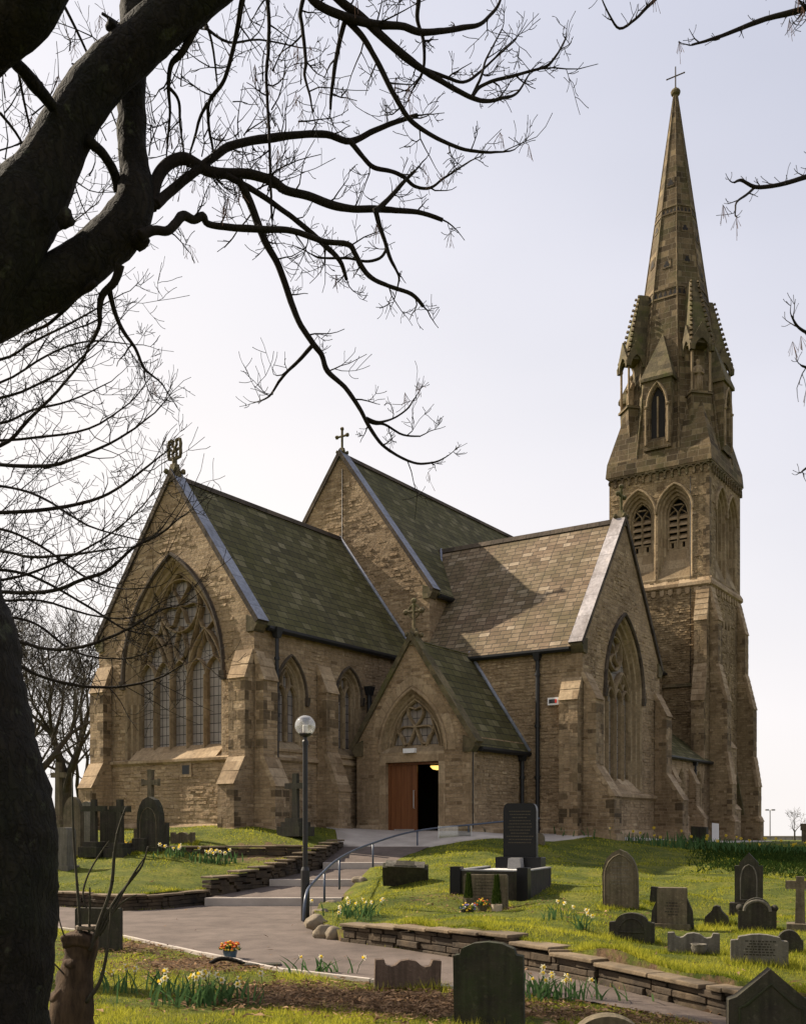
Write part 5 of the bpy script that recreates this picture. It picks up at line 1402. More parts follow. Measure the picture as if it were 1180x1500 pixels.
mb = MB(); tp = LT(0, 0, zt); mb.lathe([(.13, -.3), (.15, -.02), (.26, .06), (.30, .2), (.24, .32), (.10, .42), (.06, .5)], 12, tp); mb.build('spire_cap', M['mossy_stone'], spire)
mb = MB(); mb.tube([LT(0, 0, zt + .4), LT(0, 0, zt + 1.75)], [.045, .035], 8); mb.tube([LT(0, -.52, zt + 1.18), LT(0, .52, zt + 1.18)], .038, 8)
for s in (-1, 1): mb.blob(LT(0, s * .54, zt + 1.18), (.055, .055, .055), 1, 1, 0)
mb.build('spire_cross', M['dark_stone'], spire)

# ---------------- finials on the gables
def cross_base(mb, p, s=1.0, fr=None):
    x, y, z = p
    mb.hexa([(x - .26 * s, y - .30 * s, z - .3), (x + .26 * s, y - .30 * s, z - .3), (x + .26 * s, y + .30 * s, z - .3), (x - .26 * s, y + .30 * s, z - .3), (x - .13 * s, y - .15 * s, z + .45 * s), (x + .13 * s, y - .15 * s, z + .45 * s), (x + .13 * s, y + .15 * s, z + .45 * s), (x - .13 * s, y + .15 * s, z + .45 * s)])
    for dx, dy in ((-.24, -.3), (.24, -.3), (.24, .3), (-.24, .3)): mb.blob((x + dx * s, y + dy * s, z + .12 * s), (.12 * s, .12 * s, .13 * s), int(9 * (dx + dy + 2)), 2, .4)
# chancel: openwork wheel cross of interlaced bands
mb = MB(); p = L(.12, 0, CZR + .14); cross_base(mb, p, .72)
K_ = .60
Y = lambda s, z: (p[0], p[1] - s * .74, p[2] + .10 + z * K_)
mb.tube([Y(0, .2), Y(0, .74)], .085, 8)
for s in (-1, 1):
    mb.tube([Y(s * v[0], v[1]) for v in ((.04, .66), (.16, .68), (.34, .72), (.38, .95), (.36, 1.2), (.38, 1.45), (.34, 1.68), (.16, 1.70), (.08, 1.62))], .058, 7)
    mb.tube([Y(s * v[0], v[1]) for v in ((.08, .72), (.14, .95), (-.02, 1.2), (.14, 1.45), (.1, 1.64))], .05, 7); mb.tube([Y(s * v[0], v[1]) for v in ((.36, 1.2), (.2, 1.2), (.06, 1.02))], .042, 6)
mb.build('finial_cross', M['mossy_stone'], church, smooth=False)['label'] = 'openwork interlaced stone cross on the chancel gable'
def plain_cross(p, ax, s=1.0, lab=None, ring=False):
    mb = MB(); cross_base(mb, p, .8 * s)
    Q = lambda t, z: (p[0] + ax[0] * t * s, p[1] + ax[1] * t * s, p[2] + z * s)
    mb.tube([Q(0, .3), Q(0, 1.5)], .075 * s, 8)
    mb.tube([Q(-.40, 1.08), Q(.40, 1.08)], .07 * s, 8)
    for t, z in ((-.4, 1.08), (.4, 1.08), (0, 1.52)):
        mb.blob(Q(t, z), (.12 * s, .12 * s, .12 * s), 3, 2, .3)
    if ring: mb.tube([Q(.27 * math.cos(a), 1.08 + .27 * math.sin(a)) for a in np.linspace(0, 2 * math.pi, 17)], .05 * s, 6)
    o = mb.build('finial_cross', M['mossy_stone'], church)
    if lab: o['label'] = lab
plain_cross(L(NX + .12, 0, NZR + .12), (0, 1), .66, 'stone cross on the nave gable')
plain_cross(L(TC, TS - .12, TZR + .12), (1, 0), .78, 'mossy stone cross on the transept gable')
plain_cross(L(PX0 + .12, PC, PZA + .12), (0, 1), .80, 'ringed stone cross on the porch gable', True)

# ------------------------------------------------------------------ churchyard: gravestones
def yaw_frame(loc, yaw, tilt=0.0, lean=0.0):
    """frame on the ground: u to the viewer's right, v up, w towards the viewer (yaw turns it to the left)"""
    m = Matrix.Rotation(-yaw, 3, 'Z') @ Matrix.Rotation(tilt, 3, 'X') @ Matrix.Rotation(lean, 3, 'Y')
    def f(u, v, w=0.0):
        q = m @ Vector((u, -w, v)); return (q.x, q.y, q.z)
    return f
def sym(right):  # right half from the bottom up, mirrored to a closed outline
    return [(-x, y) for x, y in right][::1][::-1][::-1] if False else right + [(-x, y) for x, y in reversed(right) if abs(x) > 1e-6]
def arc(cx, cy, r, a0, a1, n=8, ry=None): return [(cx + r * math.cos(a), cy + (ry or r) * math.sin(a)) for a in np.linspace(R(a0), R(a1), n)]
SH = {
 'round': [(.5, 0)] + [(.5, .62)] + arc(0, .62, .5, 10, 90, 8, .38),
 'gothic': [(.5, 0), (.5, .55), (.47, .70), (.39, .83), (.25, .94), (0, 1)],
 'ogee': [(.5, 0), (.5, .6), (.46, .74), (.36, .86), (.2, .95), (.08, .98), (0, 1)],
 'gable': [(.5, 0), (.5, .74), (.34, .74), (.34, .80), (0, 1)],
 'gable_low': [(.5, 0), (.5, .62), (.40, .66), (.0, 1)],
 'shoulder': [(.5, 0), (.5, .60), (.36, .64)] + arc(0, .62, .36, 5, 90, 8, .38),
 'scallop': [(.5, 0), (.5, .98), (.37, 1.0), (.34, .80)] + [(.25, .76), (.2, .80), (.12, .95), (0, 1)],
 'peak': [(.5, 0), (.5, .78), (.37, .80), (.37, .90), (.15, .98), (0, 1)],
 'flat': [(.5, 0), (.5, .96), (.47, 1.0), (0, 1.0)],
 'camber': [(.5, 0), (.5, .86), (.40, .87), (.38, .93), (.2, .985), (0, 1)],
 'softround': [(.5, 0), (.5, .86)] + arc(.36, .86, .14, 0, 80, 5) + [(.2, 1.0), (0, 1.0)],
 'segment': [(.5, 0), (.5, .45)] + arc(0, 0, .5, 25, 90, 7, 1.0),
 'ogee_mound': [(.5, 0), (.42, .2), (.25, .5), (.16, .7), (.13, .92), (0, 1)],
}
def stone_outline(shape, w, h): return [(x * w, y * h) for x, y in sym(SH[shape])]
STONES = []
def headstone(label, px, py, d, wpx, hpx, shape, mat, thick=.12, yaw=.42, tilt=0.0, lean=0.0, base=None, group='gravestones', extra=None, name='gravestone', bevel=.012, wk=None):
    loc = P(px, py, d)
    w = wpx * d / F / math.cos(yaw) * .96 if wk is None else wk; h = hpx * d / F
    root = empty(name, loc, label, 'gravestone', group); STONES.append((loc.x, loc.y, w))
    f = yaw_frame(loc, yaw, tilt, lean)
    mb = MB(); bh = base[1] if base else 0.0
    ol_ = [(u, v + bh) for u, v in stone_outline(shape, w, h - bh)]; sink = 0.0 if base else .15
    ol_ = [(u, v - sink) if v <= bh + 1e-6 else (u, v) for u, v in ol_]
    mb.prism(ol_, f, -thick / 2, thick / 2)
    mb.build('headstone', M[mat], root, bevel=bevel)
    if base:
        b = MB(); bw = w / 2 + base[0]
        b.prism([(-bw, -.15), (bw, -.15), (bw, bh), (-bw, bh)], f, -thick / 2 - base[0], thick / 2 + base[0]); b.build('base', M[mat], root, bevel=bevel)
    if extra: extra(root, f, w, h, thick)
    return root
def panel(shape, k=.8, lift=.1, mat=None):
    def ex(root, f, w, h, t):
        mb = MB(); o = stone_outline(shape, w * k, h * (k + .02)); 
        bar(mb, f, [(u, v + lift * h) for u, v in o], .025, t / 2 - .006, t / 2 + .014, True)
        mb.build('moulding', M[mat or 'gs_dark'], root)
    return ex
def inscription(rows, k=.6, y0=.78, y1=.3, mat='gs_grey', dep=.003):
    """worn, unreadable lines of lettering: short cut marks"""
    def ex(root, f, w, h, t):
        mb = MB(); rr = random.Random(rows)
        for i in range(rows):
            v = h * (y0 + (y1 - y0) * i / max(1, rows - 1)); half = w * k / 2 * (.55 + .45 * rr.random()); u = -half
            while u < half:
                l = .012 + .03 * rr.random(); mb.prism([(u, v), (u + l, v), (u + l, v + .016), (u, v + .016)], f, t / 2 - .002, t / 2 + dep); u += l + .012
        mb.build('inscription', M[mat], root)
    return ex
def both(*fs):
    def ex(*a):
        for f_ in fs: f_(*a)
    return ex
def grave_cross(label, px, py, d, wpx, hpx, mat, steps=2, yaw=.42, arm=.72, sw=.16, name='cross_headstone', flare=False, ring=False):
    loc = P(px, py, d); w = wpx * d / F / math.cos(yaw); h = hpx * d / F
    root = empty(name, loc, label, 'gravestone', 'stone crosses')
    f = yaw_frame(loc, yaw); mb = MB(); s = sw * w / .5 * .5
    sh = sum((.16, .14, .12)[:steps]); s = max(.05, sw * h * .35)
    az = sh + (h - sh) * arm
    if flare:
        mb.prism([(-s * .75, sh), (s * .75, sh), (s * .6, az - s * .6), (w / 2 - s * .3, az - s * .75), (w / 2, az - s), (w / 2, az + s), (w / 2 - s * .3, az + s * .75), (s * .6, az + s * .6), (s * .75, h - s * .3), (s, h - .02), (0, h), (-s, h - .02), (-s * .75, h - s * .3), (-s * .6, az + s * .6), (-w / 2 + s * .3, az + s * .75), (-w / 2, az + s), (-w / 2, az - s), (-w / 2 + s * .3, az - s * .75), (-s * .6, az - s * .6)], f, -s * .6, s * .6)
    else:
        mb.prism([(-s * 1.1, sh), (s * 1.1, sh), (s * .9, az - s * .9), (w / 2, az - s * .9), (w / 2, az + s * .9), (s * .9, az + s * .9), (s * .85, h), (-s * .85, h), (-s * .9, az + s * .9), (-w / 2, az + s * .9), (-w / 2, az - s * .9), (-s * .9, az - s * .9)], f, -s * .75, s * .75)
    mb.build('cross', M[mat], root, bevel=.012)
    z = -.12
    for k in range(steps):
        hh = (.16, .14, .12)[k]; e = s * 1.6 + .085 * (steps - k); b = MB(); z1 = hh if k == 0 else z + hh
        b.prism([(-e, z), (e, z), (e, z1), (-e, z1)], f, -e, e); b.build('base_step', M[mat], root, bevel=.012); z = z1
    return root

# right-hand field
headstone('tall pale-brown round-topped gravestone, upright in the sunny grass right of the black memorial', 909, 1337, 18.5, 50, 93, 'ogee', 'gs_brown', .12, .38, lean=-.02, extra=both(panel('ogee', .86, .04, 'gs_brown'), inscription(7, .6, .78, .45, 'gs_grey')))
headstone('low wide dark gravestone with a curved crest in front of the tall round-topped one', 925, 1372, 15.2, 64, 35, 'shoulder', 'gs_dark', .16, .30, extra=panel('segment', .55, .2))
def roll_top(root, f, w, h, t):
    mb = MB(); n = 12
    mb.prism([(h - .1 + 0 * a, 0) for a in ()] or arc(0, 0, .12, 0, 180, 9), lambda a, b, c=0.0: f(c, h - .12 + b, a - .02), -w * .46, w * .46)
    mb.build('roll_top', M['gs_brown'], root, bevel=.006)
    for s in (-1, 1):
        b = MB(); b.prism([(s * w * .5, -.1), (s * w * .74, -.1), (s * w * .68, .25), (s * w * .5, h * .72)][::s], f, -.12, .08); b.build('side_wing', M['gs_dark'], root, bevel=.01)
headstone('scroll-shaped brown gravestone with a rolled top on a flat slab', 984, 1357, 16.5, 42, 57, 'flat', 'gs_brown', .2, .30, base=(.05, .05), extra=both(roll_top, inscription(5, .5, .6, .3, 'gs_dark')))
headstone('small broken square stone left of the rolled-top gravestone', 959, 1316, 19.5, 15, 17, 'flat', 'gs_dark', .16, .3, lean=.1)
headstone('small dark ogee-shaped stone, half sunk in the grass', 1049, 1347, 17.3, 37, 21, 'ogee_mound', 'gs_dark', .22, .35)
headstone('tall gabled gravestone with shoulders, standing behind a smaller round-crested one', 1096, 1335, 19.0, 38, 86, 'gable', 'gs_dark', .2, .36, base=(.09, .16), extra=panel('gothic', .58, .2, 'gs_grey'))
def gable_cap(root, f, w, h, t): pass
def shoulders(root, f, w, h, t):
    mb = MB(); bar(mb, f, [(u, v * .95) for u, v in arc(0, h * .62, w * .34, 0, 180, 12, h * .34)], .05, t / 2 - .01, t / 2 + .02); mb.build('moulding', M['gs_grey'], root)
    for s in (-1, 1):
        b = MB(); b.blob(f(s * w * .45, h * .68, 0), (.055, .08, .055), 3, 2, .1); b.build('scroll', M['gs_dark'], root, smooth=True)
headstone('dark brown gravestone with a semicircular crest between scrolled shoulders', 1108, 1362, 16.0, 53, 47, 'shoulder', 'gs_dark', .16, .30, extra=shoulders)
grave_cross('tall plain brown stone cross near the right edge of the photo', 1171, 1368, 15.5, 38, 84, 'gs_brown', 1, .35, .82, .22)
headstone('low grey kerb headstone with a dipped top and small pots before it', 1015, 1397, 13.0, 74, 31, 'scallop', 'gs_grey', .14, .26)
headstone('grey stepped headstone with a shallow pointed top beside the path wall', 1111, 1412, 12.2, 80, 44, 'peak', 'gs_grey', .13, .26, extra=both(inscription(6, .55, .75, .3, 'gs_dark')))
headstone('small dark half-round gravestone behind the grey stepped one', 1155, 1388, 13.6, 38, 26, 'segment', 'gs_dark', .14, .3)
headstone('big dark gabled headstone cut off by the right-hand bottom corner', 1126, 1540, 8.6, 122, 122, 'gable_low', 'gs_dark', .14, .16, extra=panel('gable_low', .74, .06, 'gs_moss'))
headstone('nearly black green-stained gravestone standing closest, at bottom centre', 717, 1524, 9.1, 104, 145, 'camber', 'gs_moss', .12, .22, lean=-.015)
headstone('low reddish kerb headstone with raised corners at the edge of the path', 596, 1449, 11.9, 100, 44, 'scallop', 'gs_pink', .12, -.12, lean=.03)
headstone('curved top of a low stone just showing at the bottom edge', 890, 1540, 8.5, 120, 54, 'segment', 'gs_brown', .2, .1)
# vase and pot before the grey kerb headstone
def vase(label, p, r, h, mat, grp=None):
    m_ = MB(); m_.lathe([(r * .55, 0), (r * .8, h * .25), (r, h * .6), (r * .9, h * .85), (r * 1.05, h), (r * .8, h), (r * .7, h * .7)], 14); o = m_.build('vase', M[mat], None, smooth=True, loc=p); tag(o, label, 'vase', grp); return o
vase('squat banded stone vase before the low grey kerb headstone', P(1023, 1398, 12.8), .10, .13, 'gs_grey')
# left-hand group on the lawn below the big window
headstone('dark pointed-arch gravestone with a deep niche, left lawn', 221, 1246, 28.4, 38, 79, 'gothic', 'gs_dark', .26, .36, extra=panel('gothic', .72, .06, 'gs_brown'))
headstone('small dark block gravestone touching the pointed-arch one', 240, 1232, 28.9, 12, 27, 'flat', 'gs_dark', .2, .36)
grave_cross('pale weathered cross with flared arms behind the pointed-arch gravestone', 221, 1222, 30.3, 27, 95, 'gs_brown', 2, .36, .76, .17, flare=True)
headstone('low scalloped stone in the terrace grass under the big window', 268, 1233, 29.3, 37, 14, 'scallop', 'gs_brown', .14, .3)
grave_cross('black cross on a pale stepped base, left of its twin', 138, 1249, 28.2, 40, 78, 'gs_dark', 2, .36, .78, .16)
grave_cross('black cross with a short stem right of its twin, beside yellow flowers', 176, 1251, 28.1, 32, 80, 'gs_dark', 2, .36, .78, .17)
headstone('dark square headstone between the two black crosses', 160, 1236, 29.0, 26, 50, 'flat', 'gs_dark', .14, .36)
headstone('tall round-topped gravestone left of the black crosses', 108, 1245, 28.6, 30, 78, 'round', 'gs_brown', .16, .36)
headstone('pale round-topped gravestone half hidden behind the black crosses', 128, 1232, 30.5, 26, 58, 'round', 'gs_grey', .14, .36)
grave_cross('tall pale cross on a pedestal close to the big tree trunk', 86, 1215, 31.5, 22, 98, 'gs_brown', 2, .36, .78, .12)
headstone('pale square pedestal stone next to the big tree trunk', 92, 1272, 26.9, 30, 60, 'softround', 'gs_grey', .4, .3, base=(.06, .08))
grave_cross('distant small cross half hidden by the big tree trunk', 50, 1214, 33.0, 16, 82, 'gs_brown', 1, .36, .78, .12)
headstone('low dark kerb stone in the grass left of the niche gravestone', 205, 1248, 28.3, 20, 20, 'flat', 'gs_dark', .2, .36)
grave_cross('stone cross on a three-stepped base by the chancel wall behind the lamp post', 433, 1219, 30.6, 30, 86, 'gs_dark', 3, .5, .72, .15)
headstone('square dark slab standing at the near edge of the path, left', 145, 1392, 15.6, 72, 62, 'flat', 'gs_dark', .1, .16)
# fallen tablet on the mound
loc = P(594, 1288, 23.5); f = yaw_frame(loc, .12, .62, .05)
mb = MB(); mb.prism(stone_outline('camber', 66 * 23.5 / F, .62), f, -.09, .09); o = mb.build('gravestone', M['gs_dark'], None, bevel=.012, loc=loc + Vector((0, .05, -.12))); tag(o, 'broad dark tablet leaning far back in the grass of the mound', 'gravestone', 'gravestones')
mb = MB(); bar(mb, f, [(-.44, .585), (.44, .585)], .05, -.085, .11); o2 = mb.build('chamfer', M['gs_grey'], o)
# black polished memorial with kerbs
loc = P(762, 1274, 22.6); d = 22.6
mem = empty('memorial', loc, 'black polished memorial with kerbed white grave on the mound', 'gravestone')
f = yaw_frame(loc, .40)
w = 46 * d / F / math.cos(.4); h = 72 * d / F
mb = MB(); mb.prism([(u, v + .28) for u, v in stone_outline('softround', w, h + .10)], f, -.07, .07); hs_ = mb.build('headstone', M['granite_black'], mem, bevel=.01)
mb = MB(); rr = random.Random(5)
for i in range(11):
    v = .28 + (h + .10) * (.84 - .058 * i); half = w * (.2 + .2 * rr.random()); u = -half
    while u < half:
        l = .012 + .03 * rr.random(); mb.prism([(u, v), (u + l, v), (u + l, v + .02), (u, v + .02)], f, .068, .0725); u += l + .014
mb.build('inscription', simple('dull_gilt_lettering', (0.05, 0.038, 0.018), 0.5, .2, 8), hs_)
mb = MB(); bw = w / 2 + .14; mb.prism([(-bw, -.3), (bw, -.3), (bw, .28), (-bw, .28)], f, -.2, .2); mb.build('base', M['granite_black'], mem, bevel=.012)
gl_ = 2.2; gw = .74
for a, b, c_, e in ((-gw, -gw + .12, .2, gl_), (gw - .12, gw, .2, gl_), (-gw + .12, gw - .12, gl_ - .12, gl_)):
    mb = MB(); mb.prism([(a, -.75), (b, -.75), (b, .06), (a, .06)], f, c_, e); mb.build('kerb', M['gs_dark'], mem, bevel=.008); mb = MB(); mb.prism([(a - .01, .06), (b + .01, .06), (b + .01, .085), (a - .01, .085)], f, c_, e + .01); mb.build('kerb_top_sheen', M['granite_grey'], mem)  # pale cap slabs: sky reflection on the polished tops put into colour
for u in (-gw + .04, gw - .04):
    mb = MB(); mb.prism([(u - .11, -.7), (u + .11, -.7), (u + .11, .14), (u - .11, .14)], f, gl_ - .16, gl_ + .07); mb.build('kerb_post', M['granite_black'], mem, bevel=.01)
mb = MB(); mb.prism([(-gw + .12, -.3), (gw - .12, -.3), (gw - .12, .035), (-gw + .12, .035)], f, .2, gl_ - .12); mb.build('marble_chips', M['gravel_white'], mem)
mb = MB(); mb.prism([(-.15, .035), (.15, .035), (.13, .27), (-.13, .27)], f, .24, .5); mb.build('flower_holder', M['granite_grey'], mem, bevel=.01)
# brown stone plaque in front of it with two clipped conifers
headstone('brown engraved stone plaque set before the black memorial', 711, 1328, 19.9, 66, 47, 'flat', 'gs_brown', .1, .25, extra=inscription(7, .7, .85, .25, 'gs_dark'))
def conifer(label, p, h, r, potm, ph):
    root = empty('potted_conifer', p, label, 'potted plant', 'clipped conifers in pots')
    b = MB(); b.lathe([(r * .8, 0), (r * 1.05, ph), (r * .9, ph), (r * .85, ph - .02)], 14); b.build('pot', M[potm], root, smooth=False)
    n = 1500; t = rng.random(n) ** .8; ang = rng.random(n) * 6.283; rad = r * (1 - t * .75) * (.75 + .25 * rng.random(n))
    c = np.stack([rad * np.cos(ang), rad * np.sin(ang), ph + t * h], 1); dirs = np.stack([np.cos(ang) * .5, np.sin(ang) * .5, np.ones(n)], 1) * (.035 + .03 * rng.random((n, 1)))
    sd = np.stack([-np.sin(ang), np.cos(ang), np.zeros(n)], 1) * .009
    tri_mesh('foliage', np.stack([c - sd, c + sd, c + dirs], 1), rng.random(n), M['conifer'], root)
    return root
def tri_mesh(name, tris, tint, mat, parent=None):
    n = len(tris); me = bpy.data.meshes.new(name)
    me.vertices.add(n * 3); me.loops.add(n * 3); me.polygons.add(n)
    me.vertices.foreach_set('co', tris.reshape(-1)); me.loops.foreach_set('vertex_index', np.arange(n * 3, dtype=np.int32))
    me.polygons.foreach_set('loop_start', np.arange(0, n * 3, 3, dtype=np.int32))
    me.update(); me.validate()
    at = me.attributes.new('tint', 'FLOAT', 'POINT'); at.data.foreach_set('value', np.repeat(tint, 3).astype(np.float32))
    me.materials.append(mat); o = bpy.data.objects.new(name, me); col.objects.link(o)
    if parent is not None: o.parent = parent
    return o
conifer('slim dark clipped conifer at the left side of the brown plaque', P(686, 1324, 19.6), .46, .085, 'gs_brown', .1)
conifer('clipped conifer in a pale pot at the right side of the brown plaque', P(727, 1341, 19.0), .52, .10, 'pot', .2)
# flowers: builders
def flower_mesh(name, petal_mat, cup_mat, r=.036, n=6):
    mb = MB()
    for k in range(n):
        a = 2 * math.pi * k / n
        c, s = math.cos(a), math.sin(a)
        P_ = lambda rr, t, z: (c * rr - s * t, s * rr + c * t, z)
        mb.face([P_(.006, 0, 0), P_(r * .5, -r * .32, .006), P_(r * 1.05, 0, .002), P_(r * .5, r * .32, .006)])
    prof = [(.008, 0), (.011, .012), (.012, .022), (.017, .03)]
    base = len(mb.v)
    for rr, z in prof:
        for j in range(8): mb.v.append((rr * math.cos(j * math.pi / 4), rr * math.sin(j * math.pi / 4), z))
    for k in range(3):
        for j in range(8): mb.f.append((base + k * 8 + j, base + k * 8 + (j + 1) % 8, base + k * 8 + 8 + (j + 1) % 8, base + k * 8 + 8 + j)); mb.mi.append(1)
    o = mb.build(name, [M[petal_mat], M[cup_mat]], None, uv=False)
    me = o.data; bpy.data.objects.remove(o); return me
me_daff = flower_mesh('daffodil_flower', 'petal_white', 'petal_yellow')
me_daffy = flower_mesh('daffodil_flower', 'petal_yellow', 'petal_yellow')
def daffodils(label, p, nfl, nlf, spread, hgt, seed, yellow=False, zf=None, sc_=1.0, cols=None):
    rr = random.Random(seed); root = empty('daffodil_clump', p, label, 'flowers', 'daffodil clumps')
    tris = []; tint = []
    def gz(dx, dy): return (float(zf([p.x + dx], [p.y + dy])[0]) - p.z) if zf else 0.0
    for i in range(nlf):
        bx, by = rr.gauss(0, spread[0]), rr.gauss(0, spread[1]); z0 = gz(bx, by) - .03; a = rr.random() * 6.283; ln = hgt * (.7 + .5 * rr.random()); bend = .05 + .16 * rr.random() ** 2 * 2; wd = .010 * sc_ + .006 * rr.random()
        pts = [Vector((bx + math.cos(a) * bend * t * t, by + math.sin(a) * bend * t * t, z0 + ln * (t - .25 * bend * 4 * t * t * .3))) for t in (0, .4, .75, 1)]
        sd = Vector((1, 0, 0)) * wd if rr.random() < .7 else Vector((.5, .86, 0)) * wd
        tn = rr.random()
        for (q0, w0), (q1, w1) in zip(zip(pts[:-1], (1, 1, .8)), zip(pts[1:], (1, .8, .08))):
            tris += [[q0 - sd * w0, q0 + sd * w0, q1 + sd * w1], [q0 - sd * w0, q1 + sd * w1, q1 - sd * w1]]; tint += [tn, tn]
    stems = MB(); heads = []
    for i in range(nfl):
        bx, by = rr.gauss(0, spread[0] * 1.05), rr.gauss(0, spread[1]); z0 = gz(bx, by) - .02; h_ = hgt * (.85 + .35 * rr.random()); tx_, ty_ = rr.gauss(0, .05), rr.gauss(0, .04)
        top = Vector((bx + tx_, by + ty_, z0 + h_)); stems.tube([(bx, by, z0), (bx + tx_ * .4, by + ty_ * .4, z0 + h_ * .6), top], .005 * sc_, 4)
        heads.append(top)
    for f_ in stems.f:
        if len(f_) == 4:
            for tt in ((0, 1, 2), (0, 2, 3)): tris.append([Vector(stems.v[f_[q]]) for q in tt]); tint.append(.4)
    tri_mesh('leaves', np.array([[list(v) for v in t] for t in tris]), np.array(tint), M['daffleaf'], root)  # this mesh holds the flower stems as well as the leaves
    for top in heads:
        o = bpy.data.objects.new('flower', me_daffy if yellow else me_daff); col.objects.link(o); o.parent = root; o.location = top
        az = rr.gauss(-math.pi / 2, 1.0); o.rotation_euler = (Vector((math.cos(az), math.sin(az), .15 + .3 * rr.random()))).to_track_quat('Z', 'Y').to_euler(); o.scale = (1.15 * sc_,) * 3
    return root
lw = lowz; uw = z_upper
daffodils('big clump of white daffodils in the near left grass, right part', pxd(290, 1470), 16, 80, (.30, .14), .30, 1, zf=lw)
daffodils('white daffodils in the near left grass beside the cut stump', pxd(205, 1452), 7, 34, (.30, .14), .27, 2, zf=lw)
daffodils('thin clump of leaves with two daffodils at the kerb by the reddish stone', pxd(470, 1424, .02), 3, 22, (.20, .05), .24, 3, zf=lw)
daffodils('white daffodils on the mound edge beside the steps', P(520, 1342, 18.2), 13, 60, (.26, .25), .28, 4, zf=uw)
daffodils('white daffodils by the path at bottom centre, right of the black gravestone', pxd(830, 1466), 9, 44, (.26, .07), .27, 5, zf=lw)
daffodils('leaves of daffodils close to the right side of the near black gravestone', pxd(778, 1457), 2, 22, (.10, .05), .26, 6, zf=lw)
daffodils('white daffodils on the left lawn under the terrace wall, left cluster', P(262, 1254, 27.6), 7, 30, (.32, .12), .30, 7, zf=uw, sc_=1.5)
daffodils('white daffodils on the left lawn under the terrace wall, right cluster', P(318, 1259, 27.3), 11, 40, (.30, .12), .34, 8, zf=uw, sc_=1.5)
daffodils('two daffodils in the shadow of the mound', P(812, 1352, 16.6), 3, 14, (.18, .08), .26, 9, zf=uw)
daffodils('small daffodil clump below the tall round-topped gravestone', P(853, 1364, 15.6), 4, 16, (.06, .06), .28, 10, zf=uw)
daffodils('daffodils beside the transept path on the crest', P(868, 1240, 35.0), 3, 26, (.6, .3), .34, 11, zf=uw, sc_=1.5)
daffodils('sparse yellow daffodils along the crest before the transept', P(930, 1243, 35.5), 4, 60, (1.1, .4), .36, 12, True, zf=uw, sc_=1.5)
daffodils('leafy daffodil bed before the lean-to aisle', P(1000, 1247, 36.0), 7, 110, (1.2, .5), .40, 13, True, zf=uw, sc_=1.6)
daffodils('daffodil bed on the shady crest below the tower', P(1075, 1247, 37.5), 7, 130, (1.3, .5), .42, 14, True, zf=uw, sc_=1.7)
daffodils('daffodil bed at the right edge of the crest', P(1155, 1244, 39.0), 9, 120, (1.2, .5), .40, 15, True, zf=uw, sc_=1.7)
daffodils('yellow daffodils beside the black crosses', P(190, 1226, 28.6), 6, 14, (.12, .08), .30, 16, True, zf=uw, sc_=1.6)
# pots of flowers at the memorial and by the kerb
def bouquet(label, p, r, h, potm, mats, n, seed):
    rr = random.Random(seed); root = empty('flower_pot', p, label, 'flower pot', 'pots of flowers')
    b = MB(); b.lathe([(r * .7, 0), (r, h), (r * .85, h), (r * .8, h - .02)], 14); b.build('pot', M[potm], root)
    fl = MB(); lf = MB()
    for i in range(n):
        a = rr.random() * 6.283; q = rr.random() ** .5 * r * 1.3; c = (q * math.cos(a), q * math.sin(a), h + .05 + .09 * rr.random() - q * .3); k = rr.randrange(len(mats))
        fl.blob(c, (.022, .022, .016), i, 1, .5, k)
    fl.build('blossom', [M[m_] for m_ in mats], root)
    tr_ = []
    for i in range(160):
        a = rr.random() * 6.283; q = rr.random() * r * 1.2; c = Vector((q * math.cos(a), q * math.sin(a), h + .06 * rr.random())); v = Vector((rr.gauss(0, .03), rr.gauss(0, .03), .05)); s = Vector((rr.gauss(0, .012), rr.gauss(0, .012), 0))
        tr_.append([c - s, c + s, c + v])
    tri_mesh('leaves', np.array([[list(v) for v in t] for t in tr_]), rng.random(160), M['daffleaf'], root)
    return root
bouquet('flower pot brimming with orange flowers at the near kerb of the path', pxd(337, 1406), .105, .13, 'bluepot', ['petal_orange', 'petal_orange', 'petal_yellow'], 60, 3)
bouquet('pot of violet and yellow pansies before the plaque', P(684, 1340, 18.8), .13, .09, 'gs_dark', ['petal_violet', 'petal_violet', 'petal_yellow', 'petal_white'], 44, 4)
bouquet('pot of yellow primroses between the pansies and the pale pot', P(706, 1334, 19.1), .11, .10, 'gs_brown', ['petal_yellow', 'petal_orange'], 26, 5)
mb = MB(); mb.box(-.24, .24, -.1, .1, -.03, .045); o = mb.build('stone_slab', M['gs_dark'], None, bevel=.01, loc=pxd(385, 1416) + Vector((0, 0, .0))); o.rotation_euler = (0, 0, .1); tag(o, 'small flat dark slab lying by the orange flowers', 'stone slab')
mb = MB(); mb.tube(catmull([Vector(v) for v in ((-.26, 0, .02), (-.12, .02, .085), (.05, 0, .075), (.22, -.03, .02))], 4), [.03] * 13, 7); o = mb.build('fallen_branch', M['bark'], None, smooth=True, loc=pxd(335, 1414)); tag(o, 'crooked piece of dead branch beside the orange flowers', 'branch')
